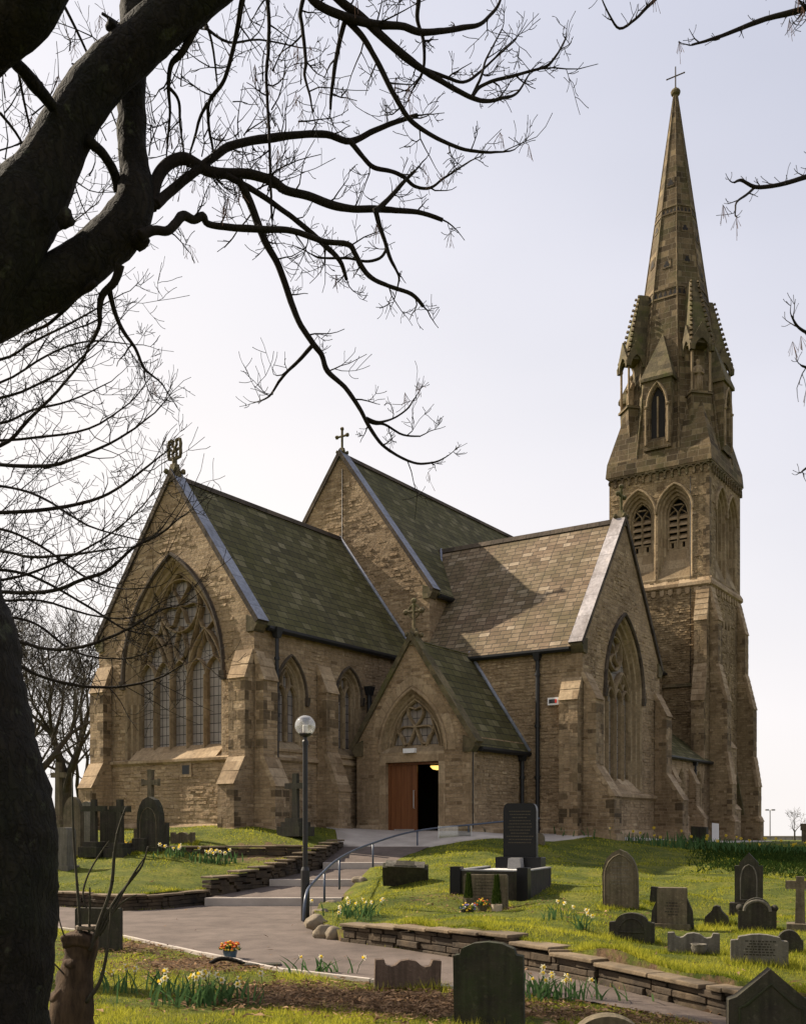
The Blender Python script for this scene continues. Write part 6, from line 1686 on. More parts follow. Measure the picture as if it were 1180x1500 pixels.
# ------------------------------------------------------------------ lamp post
lp = P(447, 1351, 20.1); lamp = empty('lamp_post', lp, 'black lamp post with a clear glass globe at the foot of the steps', 'lamp post')
H = lambda py: (1351 - py) * 20.1 / F
mb = MB(); mb.lathe([(.085, -.1), (.085, H(1275)), (.06, H(1270))], 14); mb.build('lamp_base', M['lamp_post'], lamp, smooth=False)
mb = MB(); mb.lathe([(.05, H(1272)), (.05, H(1092)), (.062, H(1092)), (.062, H(1086)), (.04, H(1084)), (.036, H(1077))], 14); mb.build('pole', M['lamp_post'], lamp)
mb = MB(); mb.lathe([(.04, H(1080)), (.10, H(1078)), (.125, H(1075.5)), (.12, H(1074))], 18); mb.build('collar', M['lamp_post'], lamp)
gr = 15.2 * 20.1 / F; gc = H(1063)
mb = MB(); mb.lathe([(gr * math.sin(a), gc - gr * math.cos(a)) for a in np.linspace(.55, math.pi - .02, 18)], 28); mb.build('globe', M['globe'], lamp, smooth=True)
mb = MB(); mb.lathe([(.052, H(1074)), (.052, H(1063)), (.045, H(1062))], 14); mb.build('bulb', M['white'], lamp)
mb = MB()
for k in range(5): z = H(1061 - k * 2.1); mb.lathe([(.045 + .012 * k, z), (.06 + .012 * k, z + .012), (.045 + .012 * k, z + .02)], 18)
mb.build('reflector_rings', M['steel'], lamp)
# ------------------------------------------------------------------ handrail
hr = empty('handrail', P(447, 1340, 19.6), 'blue-grey tubular handrail curving up beside the steps', 'handrail'); hro = hr.location.copy()
rp = [P(445, 1350, 19.3), P(446, 1326, 19.3), P(449, 1308, 19.5), P(455, 1297, 20.0), P(473, 1278, 21.6), P(493, 1260, 23.6), P(520, 1245, 26.0), P(546, 1235, 27.6), P(580, 1224, 29.5), P(611, 1217, 31.2), P(650, 1211.5, 32.3), P(686, 1208.5, 32.8), P(740, 1203, 33.2), P(790, 1199, 33.6)]
mb = MB(); mb.tube([p - hro for p in catmull(rp, 4)], .028, 10); mb.build('rail', M['rail'], hr, smooth=True)
for px, yt, yb, d in ((475, 1279, 1322, 21.7), (497, 1258, 1303, 23.9), (546, 1236, 1272, 27.6), (611, 1218, 1247, 31.2), (686, 1209, 1243, 32.8), (770, 1201, 1240, 33.5)):
    a, b = P(px, yb, d), P(px, yt, d); mb = MB(); mb.tube([a - hro, b - hro], .025, 8); mb.build('post', M['rail'], hr, smooth=True)
# glass screen and bin on the paving
gp = P(666, 1243, 32.0); gs_ = empty('glass_screen', gp, 'low clear glass screen standing on the paving by the porch', 'glass screen')
mb = MB(); mb.box(-.51, .51, -.006, .006, .02, .70); mb.build('glass_pane', M['screen'], gs_)
for s in (-1, 1): mb = MB(); mb.box(s * .51 - .012, s * .51 + .012, -.014, .014, -.1, .71); mb.build('edge_strip', M['steel'], gs_)
mb = MB(); mb.lathe([(.12, 0), (.165, .40), (.175, .40), (.175, .43), (.15, .43), (.11, .03)], 18); o = mb.build('litter_bin', M['bin'], None, loc=P(664, 1241, 32.9)); tag(o, 'small grey tapered bin behind the glass screen', 'bin')
headstone('small pale stone just behind the black memorial', 790, 1240, 31.5, 14, 20, 'gothic', 'gs_brown', .12, .4)
mb = MB(); mb.blob((0, 0, 0), (.16, .14, .12), 3, 3, .5); o = mb.build('boulder', M['gs_brown'], None, smooth=True, loc=P(703, 1216, 34.0)); tag(o, 'brown boulder lying at the porch wall', 'rock', 'boulders edging the mound')
# ------------------------------------------------------------------ things by the tower and beyond
wp = P(1047, 1233, 47.0); mb = MB(); mb.prism([(-.14, -.2), (.14, -.2), (.14, .82), (-.14, .86)], yaw_frame(wp, .4), -.1, .1); o = mb.build('marker_post', M['white'], None, bevel=.02, loc=wp); tag(o, 'white marker post standing before the tower', 'post')
wp = P(1024, 1232, 46.0); mb = MB(); ff = yaw_frame(wp, .5); mb.prism([(-.34, -.2), (.34, -.2), (.34, .62), (-.34, .66)], ff, -.2, .2); o = mb.build('utility_cabinet', M['gs_dark'], None, bevel=.02, loc=wp); tag(o, 'dark metal cabinet against the aisle buttress', 'cabinet')
mb = MB(); mb.prism([(-.30, .02), (-.02, .02), (-.02, .6), (-.30, .6)], ff, .2, .215); mb.prism([(.02, .02), (.30, .02), (.30, .6), (.02, .6)], ff, .2, .215); mb.build('cabinet_door', M['gs_moss'], o)
wl = P(1150, 1236, 78); mb = MB()
rr = random.Random(4)
for k in range(26):
    x0 = -3.4 + k * .55
    for j in range(3): mb.box(x0 + (j % 2) * .2 + .01, x0 + (j % 2) * .2 + .54, -.15 - .02 * rr.random(), .15, -.3 + j * .27, -.04 + j * .27)
pw = mb.build('parapet_wall', M['concrete'], None, loc=wl, bevel=.015); tag(pw, 'far pale stone parapet wall right of the tower', 'wall')
mb = MB(); mb.box(-3.5, 11.2, -.2, .2, .505, .60); mb.build('coping', M['concrete'], pw, bevel=.015)
mp_ = P(1127, 1228, 95); mast = empty('floodlight_mast', mp_, 'thin distant lamp mast beyond the parapet', 'lamp post')
mb = MB(); mb.tube([(0, 0, -1), (0, 0, 2.6)], [.06, .045], 6); mb.build('pole', M['granite_grey'], mast)
for s in (-1, 1): mb = MB(); mb.box(s * .28 - .16, s * .28 + .16, -.1, .1, 2.55, 2.68); mb.build('lamp_head', M['granite_grey'], mast)
hp = P(1177, 1234, 60); mb = MB(); mb.prism([(-.14, -.3), (.14, -.3), (.14, .7), (-.14, .7)], yaw_frame(hp, .3), -.12, .12); mb.prism([(-.2, .7), (.2, .7), (.2, 1.1), (-.2, 1.1)], yaw_frame(hp, .3), -.16, .16); o = mb.build('gate_pier', M['gs_brown'], None, bevel=.02, loc=hp); tag(o, 'brown pier at the far right edge beyond the crest', 'pier')

# ------------------------------------------------------------------ trees
def perturb(mb, amp, sc_=3.0, start=0):
    for i in range(start, len(mb.v)):
        v = Vector(mb.v[i]); n = mnoise.noise_vector(v * sc_) * amp + mnoise.noise_vector(v * sc_ * 3.1) * amp * .4
        mb.v[i] = (v.x + n.x, v.y + n.y, v.z + n.z)
def trace(pts, d0, d1, k=4, rmin=.6):
    """pixel polyline (x, y, radius) running from distance d0 to d1"""
    n = len(pts); out = []
    for i, (x, y, r) in enumerate(pts):
        d = d0 + (d1 - d0) * i / max(1, n - 1); p = P(x, y, d); out.append(Vector((p.x, p.y, p.z)).to_4d()); out[-1][3] = r * d / F
    c = catmull(out, k)
    return [Vector(v[:3]) for v in c], [max(v[3], rmin * d0 / F) for v in c]
def sprig(mb, p, d, ln, r, rr, depth, up=.35, seeds=None, sides=4, tiny=.0016):
    """a twig that bends upward and forks"""
    n = 5; pts = [p]; dd = d.normalized(); kink = Vector((rr.gauss(0, .25), rr.gauss(0, .25), rr.gauss(0, .2)))
    for i in range(n):
        dd = (dd + Vector((0, 0, up * .33)) + kink * (.5 if i == 1 else .12) + Vector((rr.gauss(0, .15), rr.gauss(0, .15), rr.gauss(0, .15)))).normalized()
        pts.append(pts[-1] + dd * ln / n)
    rad = [max(tiny, r * (1 - .14 * i)) for i in range(n + 1)]; rad[-1] = max(tiny, r * .4)
    mb.tube(pts, rad, sides, cap=False)
    if depth > 0:
        for i in range(rr.choice((2, 2, 3))):
            t = rr.choice((1, 2, 3)); base = pts[t]; ax = (pts[t] - pts[t - 1]).normalized(); side = ax.orthogonal().normalized(); side.rotate(Matrix.Rotation(rr.random() * 6.283, 3, ax))
            sprig(mb, base, ax * .6 + side * (.75 + .4 * rr.random()), ln * (.35 + .35 * rr.random()), rad[t] * .62, rr, depth - 1, up, seeds, sides, tiny)
    else:
        e = pts[-1]; b = max(tiny * 1.5, r * .75)
        mb.tube([e - dd * b * 1.2, e, e + dd * b * 1.6], [b * .5, b, b * .2], 4, cap=False)     # bud
        if seeds is not None and rr.random() < .05: seeds.append(e)
def clothe(mb, pts, rad, rr, spacing, l0, l1, tw, depth, up, rmax, seeds=None, flat=.55, tiny=.0016):
    acc = 0
    for i in range(1, len(pts)):
        seg = (pts[i] - pts[i - 1]).length; acc += seg
        if rad[i] > rmax: continue
        while acc > spacing:
            acc -= spacing * (.6 + .8 * rr.random())
            ax = (pts[i] - pts[i - 1]).normalized(); a = rr.random() * 6.283
            side = Vector((math.cos(a), math.sin(a) * flat, math.sin(a * 1.0 + 1.2))); side = (side - ax * side.dot(ax)).normalized()
            sprig(mb, pts[i], ax * (.35 + .5 * rr.random()) + side, l0 + (l1 - l0) * rr.random() ** 1.5, min(tw, rad[i] * .6), rr, depth, up, seeds, tiny=tiny)
    ax = (pts[-1] - pts[-2]).normalized(); sprig(mb, pts[-1], ax, (l0 + l1) * .35, min(tw, rad[-1]), rr, depth, up, seeds, tiny=tiny)

base = P(-75, 1690, 6.3)
tree = empty('bare_tree', (base.x, base.y, 0), 'huge dark leafless tree close on the left, its boughs arching over the church', 'tree'); to = tree.location.copy()
def localize(mb, o):
    mb.v = [(x - o.x, y - o.y, z - o.z) for x, y, z in mb.v]
mb = MB(); pts, rad = trace([(-82, 1740, 200), (-70, 1600, 152), (-64, 1500, 132), (-58, 1380, 132), (-56, 1240, 134), (-78, 1090, 124), (-96, 1000, 122), (-126, 870, 122), (-152, 720, 112), (-150, 590, 102), (-112, 480, 92), (-62, 408, 84), (-20, 368, 74)], 6.3, 6.2, 5)
pts, rad = [p for p in catmull(pts, 3)], list(np.interp(np.linspace(0, len(rad) - 1, (len(rad) - 1) * 3 + 1), range(len(rad)), rad)); mb.tube(pts, rad, 40); perturb(mb, .03, 2.5); perturb(mb, .022, 7); perturb(mb, .012, 14); localize(mb, to); mb.build('trunk', M['bark'], tree, smooth=True)
def limb(name, px, d0, d1, n=12, amp=.008, mat='bark', extra=None):
    pts, rad = trace(px, d0, d1, 5); mb = MB(); mb.tube(pts, rad, n)
    if extra: extra(mb)
    perturb(mb, amp, 9); localize(mb, to); mb.build(name, M[mat], tree, smooth=True); return pts, rad
limb('bough', [(-70, 420, 84), (-18, 366, 74), (20, 318, 60), (36, 298, 56), (58, 268, 47), (82, 220, 40), (108, 172, 37), (140, 125, 35), (180, 85, 35), (232, 38, 34), (290, -8, 33), (352, -62, 34), (440, -140, 30)], 6.2, 6.5, 18, .012, extra=lambda mb: [mb.blob(P(96, 322, 6.15), (.055, .05, .06), 2, 2, .5), mb.blob(P(163, 38, 6.3), (.04, .05, .04), 4, 2, .5)])
limb('bough', [(-80, 450, 64), (-30, 448, 56), (0, 441, 50), (40, 428, 41), (90, 407, 36), (140, 370, 33), (178, 335, 33), (197, 300, 29), (198, 250, 22), (193, 200, 20.5), (194, 120, 20), (196, 30, 19.5), (198, -60, 18), (190, -200, 15)], 6.3, 6.8, 16, .012, extra=lambda mb: [mb.blob(P(163, 325, 6.5), (.06, .07, .055), 2, 2, .5), mb.blob(P(205, 350, 6.5), (.07, .07, .06), 9, 2, .4)])
limb('bough', [(-170, 420, 80), (-150, 260, 60), (-105, 140, 52), (-55, 78, 50), (-5, 36, 50), (40, -5, 48), (78, -70, 42), (100, -140, 34)], 6.0, 5.6, 16, .012)
limb('branch', [(18, 88, 8), (30, 100, 9), (50, 122, 10), (66, 142, 9), (78, 158, 8)], 5.9, 6.2, 8)
limb('branch', [(128, 203, 8), (146, 220, 7), (158, 236, 7), (168, 256, 7), (174, 280, 8)], 6.3, 6.6, 8)
pieces = [
 ([(222, 305, 9), (226, 280, 9), (232, 258, 9), (246, 240, 9), (268, 232, 9), (288, 241, 8.5), (304, 250, 8), (325, 254, 7.5), (355, 254, 7), (378, 258, 7), (400, 265, 7), (419, 279, 6), (451, 287, 6), (486, 300, 6), (517, 306, 5), (548, 306, 5), (579, 308, 4), (618, 312, 3.5), (648, 322, 3)], 6.6, 7.2),
 ([(228, 300, 8), (240, 288, 7.5), (262, 270, 7), (290, 248, 6.5), (315, 228, 6), (335, 215, 6), (368, 206, 6), (400, 202, 6), (439, 197, 5), (478, 197, 5), (513, 207, 4.5), (548, 191, 4), (579, 179, 3.5), (611, 169, 3.2)], 6.6, 7.3),
 ([(205, 345, 9), (225, 337, 7), (245, 338, 6.5), (258, 327, 6.5), (268, 316, 7), (284, 322, 6), (297, 316, 6), (305, 328, 5), (336, 333, 5), (386, 336, 5), (429, 338, 4.5), (471, 353, 4), (509, 358, 4), (520, 372, 4), (528, 388, 4), (545, 408, 3.5), (569, 419, 3), (603, 431, 3), (620, 449, 2.5)], 6.4, 7.1),
 ([(349, 262, 6), (360, 283, 6), (371, 309, 6), (388, 352, 5.5), (407, 387, 5), (420, 423, 5), (437, 469, 4.5), (458, 503, 4.5), (471, 520, 4), (480, 544, 4), (505, 567, 3.5), (526, 597, 3.5), (539, 622, 3), (560, 652, 2.5), (586, 669, 2), (611, 679, 1.8), (636, 677, 1.5), (652, 670, 1.0)], 6.8, 7.6),
 ([(330, 256, 5), (365, 275, 4.5), (403, 300, 4), (437, 325, 4), (471, 355, 4), (497, 381, 3.5), (508, 410, 2.5)], 6.8, 7.2),
 ([(440, -40, 7), (458, 0, 6), (497, 22, 6), (530, 32, 6), (556, 37, 6), (587, 38, 5), (614, 47, 5), (650, 45, 4), (673, 41, 4), (700, 37, 3), (718, 22, 2.5), (731, 4, 2), (738, -20, 1.5)], 6.6, 7.0),
 ([(470, -30, 7), (497, 0, 6.5), (529, 25, 6.5), (564, 58, 6), (595, 84, 6), (618, 101, 5), (650, 121, 4), (688, 142, 3.5), (712, 148, 3), (740, 143, 2.2), (757, 136, 1.8), (774, 110, 1.2)], 6.6, 7.2),
 ([(692, 141, 3), (702, 128, 2.6), (720, 119, 2.5), (743, 113, 2.5), (774, 105, 2), (800, 97, 2), (815, 80, 1.6), (825, 62, 1.2)], 7.0, 7.2),
 ([(692, 140, 2.2), (704, 113, 2), (712, 86, 1.5), (735, 43, 1)], 7.0, 7.1),
 ([(618, 101, 3.4), (650, 112, 2.6), (678, 120, 2.2), (700, 108, 2), (725, 85, 1.5), (750, 63, 1.1)], 7.0, 7.3),
 ([(500, 22, 5), (529, 51, 4.5), (548, 82, 4), (568, 121, 4), (587, 156, 3.8), (603, 178, 3.5), (634, 199, 3), (673, 217, 2.5), (712, 223, 2), (739, 222, 1.3)], 6.7, 7.1),
 ([(511, 205, 4), (532, 230, 3.5), (548, 246, 3.5), (572, 251, 3), (591, 259, 3), (607, 273, 2.5), (630, 275, 2), (653, 259, 1.6), (688, 236, 1.1)], 7.0, 7.3),
 ([(548, 309, 4), (556, 304, 4), (575, 285, 3.5), (590, 268, 3), (608, 250, 2.3)], 7.0, 7.1),
 ([(550, 308, 4), (556, 331, 3.5), (564, 355, 3), (570, 375, 3), (580, 395, 2), (584, 408, 1.5), (581, 424, 1)], 7.0, 7.2),
 ([(566, 365, 2.4), (556, 378, 2.2), (535, 383, 2), (505, 378, 1.8), (470, 378, 1.6), (455, 372, 1)], 7.0, 7.0),
 ([(458, 505, 3.2), (437, 529, 2.7), (420, 545, 2.3), (408, 560, 2), (395, 580, 1.5), (382, 587, 1)], 7.2, 7.4),
 ([(533, 614, 2.4), (548, 620, 2.2), (564, 622, 2), (590, 637, 1.5), (615, 639, 1.1)], 7.4, 7.6),
 ([(536, 612, 2), (555, 618, 2), (575, 613, 1.5), (595, 600, 1.4), (607, 584, 1)], 7.4, 7.5),
 ([(366, -50, 5), (353, 10, 4), (348, 40, 3.6), (342, 68, 3.2), (329, 115, 3), (312, 140, 3), (305, 155, 2.6), (306, 185, 2.2), (312, 220, 1.8)], 6.5, 6.9),
 ([(304, 150, 2.5), (292, 175, 2.2), (284, 205, 1.8), (278, 226, 1.2)], 6.7, 6.8),
 ([(292, 30, 6), (268, 75, 5), (251, 95, 4), (247, 129, 3), (249, 163, 2), (246, 200, 1.6), (244, 230, 1.1)], 6.5, 6.7),
 ([(250, 130, 2.5), (262, 148, 2.2), (264, 185, 1.8), (270, 225, 1.4)], 6.5, 6.8),
 ([(505, 30, 4), (497, 60, 3.5), (490, 100, 3), (486, 130, 2.6), (484, 160, 2)], 6.7, 6.8),
 ([(618, -60, 5), (613, 0, 3.5), (611, 30, 3), (620, 60, 2.6), (620, 100, 2.2), (608, 125, 1.5)], 6.8, 7.0),
 ([(452, -30, 4), (440, 15, 3), (443, 40, 2.8), (448, 90, 2.6), (446, 110, 2.2), (454, 140, 1.6), (458, 165, 1)], 6.7, 6.7),
 ([(384, -60, 4), (393, 10, 3), (393, 70, 2.6), (390, 110, 2.4), (394, 190, 2.2), (396, 260, 2), (398, 320, 1.5)], 6.9, 6.9),
 ([(176, 387, 7), (168, 412, 6), (150, 432, 5), (146, 455, 4), (146, 475, 3.2), (136, 500, 2.2)], 6.4, 6.6),
 ([(160, 424, 4.5), (166, 450, 3.6), (178, 480, 3), (198, 510, 2.4), (212, 540, 2), (232, 557, 1.3)], 6.5, 6.8),
 ([(140, 415, 5), (118, 430, 4), (96, 452, 3), (70, 475, 2.4), (40, 488, 1.8)], 6.4, 6.7),
 ([(120, 410, 4), (85, 440, 3), (50, 455, 2.5), (10, 470, 2)], 6.5, 6.9),
]
twm = MB(); seeds = []; rr = random.Random(21)
for px, d0, d1 in pieces:
    pts, rad = limb('branch', px, d0, d1, 7, .003, 'twig')
    clothe(twm, pts, rad, rr, .19, .13, .46, .0062, 2, .28, .036, seeds, tiny=.0021)
# the upper crown, mostly above the picture: boughs carrying on
for px, d0, d1 in (([(440, -140, 30), (560, -260, 22), (700, -340, 14), (860, -380, 6)], 6.6, 7.5), ([(190, -200, 15), (170, -380, 10), (210, -560, 5)], 6.8, 7.2), ([(90, -110, 36), (140, -260, 24), (120, -450, 12)], 5.6, 5.2)):
    limb('bough', px, d0, d1, 10, .01)
# fine twigs seen against the sky behind the boughs
for k in range(26):
    x, y = rr.uniform(-20, 175), rr.uniform(60, 420); p = P(x, y, rr.uniform(7.0, 8.2)); a = rr.uniform(-2.4, -.7) if rr.random() < .6 else rr.uniform(-.9, .5)
    sprig(twm, p, Vector((math.cos(a), rr.gauss(0, .3), -math.sin(a))), rr.uniform(.3, .7), .006, rr, 2, .3, seeds, tiny=.0019)
for k in range(46):
    x, y = rr.uniform(200, 480), rr.uniform(70, 330); p = P(x, y, rr.uniform(6.9, 8.0)); a = rr.gauss(-1.45, .45)
    sprig(twm, p, Vector((math.cos(a), rr.gauss(0, .3), -math.sin(a))), rr.uniform(.22, .5), .0058, rr, rr.choice((1, 2)), .25, seeds, tiny=.0021)
for px in ([(90, 0), (120, 60), (150, 130), (185, 220)], [(60, 120), (80, 170), (95, 220), (120, 300), (150, 350)], [(0, 165), (30, 205), (50, 260), (58, 330)], [(150, 20), (200, 48), (260, 60)], [(300, 40), (335, 62), (380, 58), (440, 70)], [(290, 0), (310, 60), (318, 120)], [(150, 230), (175, 275), (165, 330)], [(20, 60), (36, 150), (62, 260)]):
    pts, rad = trace([(x, y, 2.4 - .5 * i) for i, (x, y) in enumerate(px)], 7.3, 7.8, 4); twm.tube(pts, rad, 5); clothe(twm, pts, rad, rr, .16, .12, .4, .005, 2, .3, .03, seeds, tiny=.0019)
localize(twm, to); tw_o = twm.build('twigs', M['twig'], tree, smooth=False, uv=False); tw_o['kind'] = 'stuff'
sm = MB()
for s in seeds:
    for k in range(rr.randrange(5, 10)):
        e = s + Vector((rr.gauss(0, .022), rr.gauss(0, .022), -rr.uniform(.05, .13))); m_ = (s + e) / 2 + Vector((rr.gauss(0, .01), rr.gauss(0, .01), 0)); sm.tube([s, m_, e], [.0009, .0012, .0022], 3, cap=False)
localize(sm, to); so = sm.build('seed_tassels', M['seed'], tree, uv=False); so['kind'] = 'stuff'

# drooping tree in the middle distance, coming in from the left edge
b2 = Vector((-8.6, 14.5, 0)); t2 = empty('drooping_tree', (b2.x, b2.y, float(lowz([b2.x], [b2.y])[0])), 'leafless tree at the left whose long thin branches droop across the chancel gable', 'tree'); to = t2.location.copy()
mb = MB(); tk = catmull([b2 + Vector(v) for v in ((0, 0, -.3), (.05, 0, 1.5), (-.1, .1, 4), (.2, 0, 7), (.1, .2, 10), (.3, .1, 13))], 4); mb.tube(tk, [.38 - .012 * i for i in range(len(tk))], 14); perturb(mb, .03, 3); localize(mb, to); mb.build('trunk', M['bark_far'], t2, smooth=True)
sweeps = [
 [(0, 653, 4), (42, 615, 3.5), (84, 573, 3), (121, 527, 2.5), (140, 485, 2)], [(0, 681, 4), (40, 683, 4), (79, 681, 4), (121, 667, 3), (173, 643, 2.5), (219, 611, 1.6), (240, 590, 1)],
 [(0, 751, 4), (70, 746, 4), (121, 737, 3.5), (159, 723, 3), (201, 695, 2.5), (230, 672, 1.8), (246, 660, 1.2)], [(0, 867, 4), (40, 868, 4), (79, 865, 4), (121, 849, 4), (159, 835, 3.5), (196, 802, 3), (233, 783, 2.5), (260, 762, 1.6), (276, 750, 1)],
 [(0, 835, 3.5), (47, 844, 3), (93, 867, 2.6), (140, 895, 2.4), (180, 920, 2), (215, 930, 1.4)], [(14, 935, 4), (70, 951, 3.5), (121, 947, 3.5), (163, 933, 3), (201, 914, 2.5), (233, 895, 2), (266, 886, 1.2)],
 [(9, 965, 4), (56, 989, 3.5), (107, 1003, 3.5), (159, 1007, 3), (205, 1001, 2.5), (240, 990, 1.8), (266, 975, 1)], [(0, 807, 3), (47, 816, 3), (117, 811, 2.5), (177, 802, 1.5)], [(0, 620, 3), (47, 601, 2.5), (103, 587, 2), (163, 559, 1)],
 [(0, 583, 3), (61, 560, 2.5), (112, 531, 2), (175, 470, 1)], [(0, 527, 3), (50, 500, 2.5), (110, 470, 2), (180, 430, 1)], [(0, 645, 3), (60, 640, 2.6), (130, 628, 2.2), (190, 590, 1.4), (215, 560, 1)], [(0, 560, 2.6), (70, 520, 2.2), (130, 500, 1.8), (200, 505, 1)],
 [(0, 775, 3), (60, 800, 2.6), (120, 842, 2.2), (170, 862, 1.6), (225, 860, 1)], [(0, 712, 2.8), (60, 728, 2.5), (130, 770, 2), (200, 790, 1.3)], [(0, 900, 3), (55, 915, 2.6), (110, 955, 2.2), (180, 965, 1.6), (230, 950, 1)], [(0, 480, 2.4), (60, 440, 2), (120, 400, 1.5), (170, 370, 1)], [(0, 410, 2.4), (50, 360, 2), (100, 330, 1.4), (140, 300, 1)],
 [(0, 880, 3), (60, 880, 2.6), (130, 900, 2.0), (190, 905, 1.4), (240, 880, 1)], [(0, 850, 3), (70, 830, 2.6), (150, 790, 2.0), (210, 740, 1.4), (235, 700, 1)],
]
twm = MB(); rr = random.Random(5)
for i, s in enumerate(sweeps):
    d1 = 12.2 + 2.2 * rr.random(); x0, y0 = s[0][:2]
    ext_ = [(-330, y0 - 60 - rr.random() * 60, 7), (-180, y0 - 22, 5), (-80, y0 - 4, 3.6)] if y0 < 900 else [(-330, y0 - 160, 8), (-180, y0 - 70, 6.5), (-80, y0 - 22, 5)]
    pts, rad = trace(ext_ + [(x, y, r * .72) for x, y, r in s], 14.4, d1, 4); m2 = MB(); m2.tube(pts, rad, 7); perturb(m2, .006, 6); localize(m2, to); m2.build('branch', M['twig'], t2, smooth=True)
    clothe(twm, pts, rad, rr, .20, .35, 1.15, .0085, 2, .28, .045, tiny=.0034)
localize(twm, to); o = twm.build('twigs', M['twig'], t2, uv=False); o['kind'] = 'stuff'

# bare trees behind the graves, far left
def grow(mb, p, d, ln, r, rr, lev, tiny):
    n = 4; pts = [p]; dd = d.normalized()
    for i in range(n):
        dd = (dd + Vector((rr.gauss(0, .13), rr.gauss(0, .13), rr.gauss(.06, .1)))).normalized(); pts.append(pts[-1] + dd * ln / n)
    r1 = r * .62; rad = [max(tiny, r + (r1 - r) * i / n) for i in range(n + 1)]
    mb.tube(pts, rad, 8 if lev > 4 else 5 if lev > 2 else 3, cap=False)
    if lev == 0: return
    k = rr.choice((2, 3, 3)) if lev > 1 else 3
    a0 = rr.random() * 6.283
    for i in range(k):
        ax = dd; side = ax.orthogonal().normalized(); side.rotate(Matrix.Rotation(a0 + i * 6.283 / k + rr.gauss(0, .3), 3, ax))
        grow(mb, pts[-1], ax + side * rr.uniform(.35, .75), ln * rr.uniform(.62, .86), r1 * rr.uniform(.6, .85), rr, lev - 1, tiny)
    for i in range(1 if lev > 1 else 2):
        t = rr.choice((1, 2, 3)); side = dd.orthogonal().normalized(); side.rotate(Matrix.Rotation(rr.random() * 6.283, 3, dd))
        grow(mb, pts[t], dd * .5 + side, ln * rr.uniform(.5, .75), rad[t] * .45, rr, max(0, lev - 2), tiny)
for i, (px, d, hh, r, lb) in enumerate([(52, 47, 2.6, .30, 'bare tree behind the far-left gravestones, next to the big trunk'), (97, 52, 3.0, .34, 'bare tree with a straight stem behind the tall pedestal cross'), (120, 60, 2.4, .22, 'smaller bare tree seen against the far corner of the chancel'), (10, 55, 3.0, .3, 'bare tree mostly hidden behind the big dark trunk'), (-60, 50, 3.0, .3, 'bare tree left of the big dark trunk, out at the edge')]):
    p = P(px, 1222, d); root = empty('background_tree', p, lb, 'tree', 'bare trees behind the churchyard'); rr = random.Random(40 + i)
    mb = MB(); mb.tube(catmull([Vector((0, 0, -.6)), Vector((.05, 0, hh * .5)), Vector((-.05, .05, hh))], 4), [r * (1.15 - .04 * k) for k in range(9)], 10); perturb(mb, .03, 3); mb.build('trunk', M['bark_far'], root, smooth=True)
    mb = MB()
    for k in range(4):
        a = k * 1.57 + rr.random(); grow(mb, Vector((0, 0, hh - .2 - .3 * k)), Vector((math.cos(a) * .5, math.sin(a) * .5, 1)), 2.75, r * .62, rr, 5, .009)
    mb.build('crown', M['bark_far'], root, uv=False)
p = P(1163, 1228, 70); root = empty('background_tree', p, 'thin young bare tree beyond the parapet at the right', 'tree', 'bare trees behind the churchyard'); rr = random.Random(3)
mb = MB(); mb.tube([(0, 0, -1), (0, 0, .5)], [.07, .05], 6); mb.build('trunk', M['bark_far'], root)
mb = MB()
for k in range(3): a = k * 2.1; grow(mb, Vector((0, 0, .4)), Vector((math.cos(a) * .6, math.sin(a) * .6, 1)), .6, .035, rr, 3, .008)
mb.build('crown', M['bark_far'], root, uv=False)

# tree outside the right edge: only its branch tips hang into the picture
b3 = Vector((4.6, 7.4, 0)); t3 = empty('overhanging_tree', b3, 'tree beyond the right edge with only a few budding branch tips showing', 'tree'); to = b3.copy()
mb = MB(); tk = catmull([b3 + Vector(v) for v in ((0, 0, -.3), (.05, 0, 2), (-.1, .1, 4), (.1, 0, 6.5), (.2, .2, 9), (.1, .1, 12), (.3, 0, 15))], 4); mb.tube(tk, [.26 - .0098 * i for i in range(len(tk))], 12); perturb(mb, .02, 4); localize(mb, to); mb.build('trunk', M['bark'], t3, smooth=True)
mb = MB(); rr = random.Random(12)
for k, z in enumerate((6.5, 8, 9.3, 10.5, 11.8, 13, 14.2)):
    a = .3 + k * .55 - 1.2; grow(mb, Vector((.15, .1, z)), Vector((math.cos(a), math.sin(a), .8)), 1.5, .075, rr, 4, .004)
mb.build('crown', M['twig'], t3, uv=False)
twm = MB(); rr = random.Random(9); seeds = []
